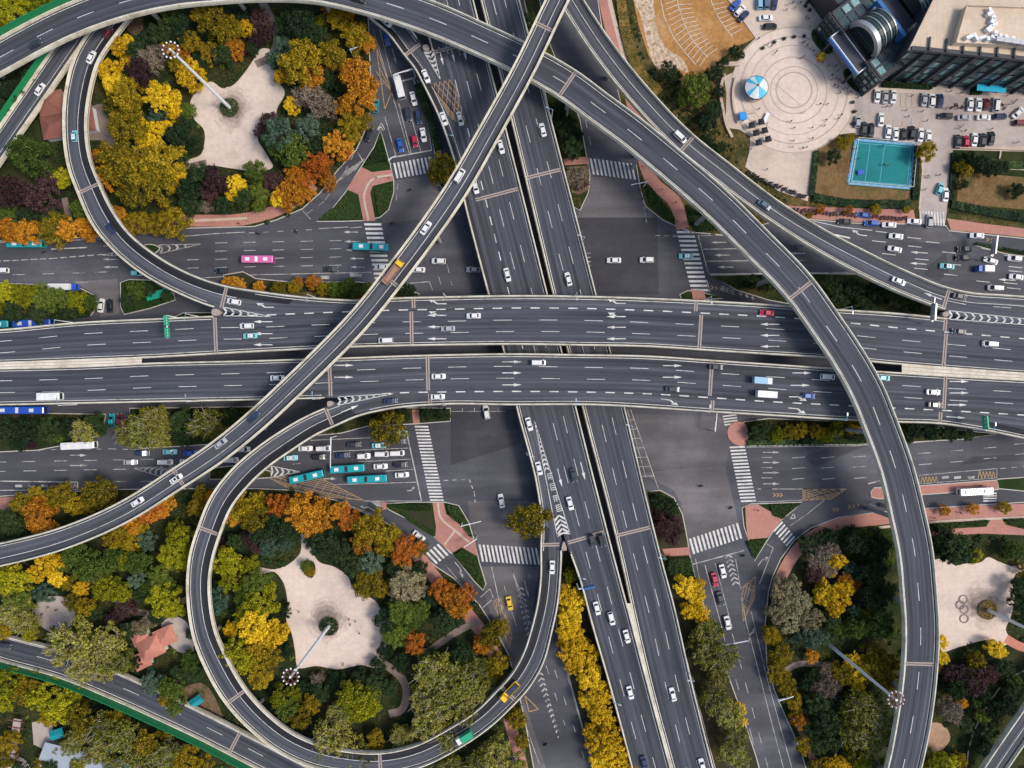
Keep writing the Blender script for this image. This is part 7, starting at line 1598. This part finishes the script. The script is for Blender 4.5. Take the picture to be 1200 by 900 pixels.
for nm, c in dict(dark=(.02, .021, .026), red=(.34, .03, .06), beige=(.5, .42, .34), blue=(.05, .12, .28), brown=(.12, .07, .045), yellow=(.6, .36, .04), white=(.62, .62, .6)).items(): plain('coat_' + nm, c + (1,), .9)
plain('trousers', (.025, .028, .04, 1), .9)
PM = [person_mesh(.24, 0), person_mesh(.05, .02), person_mesh(.32, .05)]
for me in PM:
    for mname in ('coat_dark', 'trousers', 'skin', 'black'): me.materials.append(M[mname])
    for p in me.polygons:
        z, y = p.center.z, abs(p.center.y); p.material_index = 3 if z < .09 else 1 if (z < .90 and y < .19) else 2 if (z > 1.49 or (z < .86 and y >= .19)) else 0; p.use_smooth = True
mb = MB(); mb.dome((.0, 0, 1.655), .118, .13, 10, 4); HAIR = mb.mesh('hair', 'hair_black')
PV = {}
def person(x, y, coat, k, place, z=.27, grp=None):
    key = (coat, k)
    if key not in PV: m = PM[k].copy(); m.materials[0] = M['coat_' + coat]; PV[key] = m
    p = W(x, y, 1.0); p.z = z; t = thing('person', f'person in {coat} clothes {place}', 'person', p, rng.uniform(0, 6.28), f'people in {coat} clothes {place}')
    for nm, m in (('body', PV[key]), ('hair', HAIR)): c = bpy.data.objects.new(nm, m); COL.objects.link(c); c.parent = t
    t.scale = (1.15,) * 3 if False else (1, 1, 1)
PL = 'walking on the ringed plaza'; CR = 'in the crowd by the entrance building'; YD = 'in the paved yard above the plaza'; PK = 'between the forecourt cars'; CT = 'on the turquoise court'
for x, y, c in ((961, 122, 'dark'), (969.5, 122, 'red'), (927, 142, 'dark'), (930.5, 150, 'red'), (951.5, 149.5, 'dark'), (966, 147, 'red'), (967.5, 140.5, 'dark'), (982, 139, 'dark'), (986, 134.5, 'dark'), (942.5, 132, 'beige'), (930, 164.5, 'red'), (929, 172, 'beige'), (941, 173.5, 'dark'), (945, 172.5, 'dark'), (952, 162, 'dark'), (898.5, 198.5, 'dark'), (889.5, 127.5, 'red'), (880, 174.5, 'dark'),
                (889, 45, 'brown'), (904, 54, 'dark'), (938.5, 68, 'brown'), (942, 66.5, 'dark'), (908, 63, 'white'), (971, 77, 'red'), (979.5, 77, 'dark'), (899, 145, 'beige'), (870, 142, 'dark'), (910, 60, 'dark'), (884, 143, 'dark'), (900, 52, 'dark')): person(x, y, c, int(rng.integers(3)), PL)
for x, y, c in ((982, 83, 'dark'), (975, 93, 'dark'), (980, 92, 'red'), (983.5, 93.5, 'dark'), (984, 109, 'dark'), (995.5, 110, 'white'), (993.5, 103, 'dark'), (978, 100, 'dark'), (981.5, 102, 'dark'), (987, 97, 'brown'), (989, 104, 'blue'), (940, 50, 'dark'), (946, 53, 'dark'), (950, 57, 'yellow'), (953, 60, 'dark'), (956, 64, 'brown'), (957.5, 66.5, 'red'), (964, 73, 'dark'), (975, 88, 'dark'), (997, 108, 'dark'), (943, 49, 'blue'), (1013, 96, 'dark')): person(x, y, c, int(rng.integers(3)), CR)
for x, y, c in ((944.5, 20.5, 'dark'), (949.5, 29.5, 'beige'), (924.5, 5, 'yellow'), (932, 9, 'yellow'), (922, 11, 'brown'), (947, 22, 'dark'), (938, 3, 'dark'), (929, 3, 'brown')): person(x, y, c, int(rng.integers(3)), YD)
for x, y, c in ((1069, 112, 'brown'), (1062, 129, 'dark'), (1064, 136.5, 'dark'), (1038.5, 125, 'dark'), (1044, 124, 'dark'), (1080.5, 130.5, 'red'), (1086, 141.5, 'dark'), (1114, 107, 'blue'), (1126, 109, 'dark'), (1130, 105, 'dark'), (1118, 125, 'dark'), (1123, 127, 'red'), (1127, 126, 'dark'), (1109, 127, 'dark'), (1124, 150, 'dark'), (1128, 147, 'white'), (1131, 153, 'red'), (1183, 122, 'white'), (1187, 121, 'dark'), (1190, 118, 'yellow'), (1192, 167, 'yellow'), (1162, 151, 'red'), (1180, 112, 'dark'), (1101, 205, 'dark'), (1087, 206, 'red'), (1084, 222, 'dark'), (1088, 208, 'blue'), (1003, 131, 'brown'), (1005, 114, 'dark')): person(x, y, c, int(rng.integers(3)), PK)
for x, y, c in ((1034, 171.5, 'dark'), (1035, 193, 'dark'), (1041, 193.5, 'yellow'), (1006, 186, 'dark'), (1003.5, 174, 'red')): person(x, y, c, int(rng.integers(3)), CT, .4)
for x, y, c in ((350.5, 717, 'dark'), (410.5, 732, 'dark'), (416.5, 728.5, 'dark'), (421, 742, 'dark'), (409, 726, 'red'), (402, 778.5, 'dark')): person(x, y, c, 0, 'crossing the lower left mast plaza')
for x, y, c in ((226, 123, 'dark'), (225, 126, 'dark')): person(x, y, c, 1, 'at the left edge of the upper left mast plaza')
for x, y, c in ((1119, 662, 'brown'), (1182, 708, 'dark'), (1180, 706, 'red')): person(x, y, c, 1, 'on the lower right mast plaza')
for x, y, c in ((49, 720, 'dark'), (56, 712, 'brown'), (66, 715, 'red'), (74, 706, 'dark')): person(x, y, c, 0, 'in the round stone clearing')
for x, y, c in ((441, 208, 'dark'), (456, 208, 'red'), (792, 237, 'dark'), (798, 246, 'beige'), (793, 260, 'dark'), (1125, 601, 'dark'), (1095, 607, 'brown'), (981, 617, 'dark'), (938, 629, 'dark'), (888, 598, 'red'), (1148, 569, 'dark'), (280, 262, 'dark'), (289, 258, 'beige'), (756, 195, 'dark'), (776, 222, 'dark'), (512, 655, 'dark')): person(x, y, c, 0, 'on a pink pavement beside the roads', .3)
for x, y, c, l in ((303, 274, 'black', 'black scooter on the upper left road below the pink pavement'), (347, 271.5, 'black', 'black scooter on the upper left road near the slip road'), (459.5, 262, 'black', 'black scooter beside the upper zebra crossing'), (821, 569.5, 'black', 'lone black scooter in the lower right junction'), (856, 595, 'paint_maroon', 'dark red scooter near the lower right crossing'), (870, 651, 'black', 'black scooter at the lower right stop line'), (480, 223, 'black', 'black scooter crossing below the upper left zebra'), (52, 296, 'black', 'black scooter behind the teal bus at the left edge'), (639, 872, 'black', 'black scooter on the lower ground road under the loop'), (486, 166, 'black', '')):
    if l: scooter(x, y, rng.uniform(0, 3), c, l, 'lone scooters on the roads'); person(x + .6, y, 'dark', 1, 'riding a lone scooter', .5)
piers()
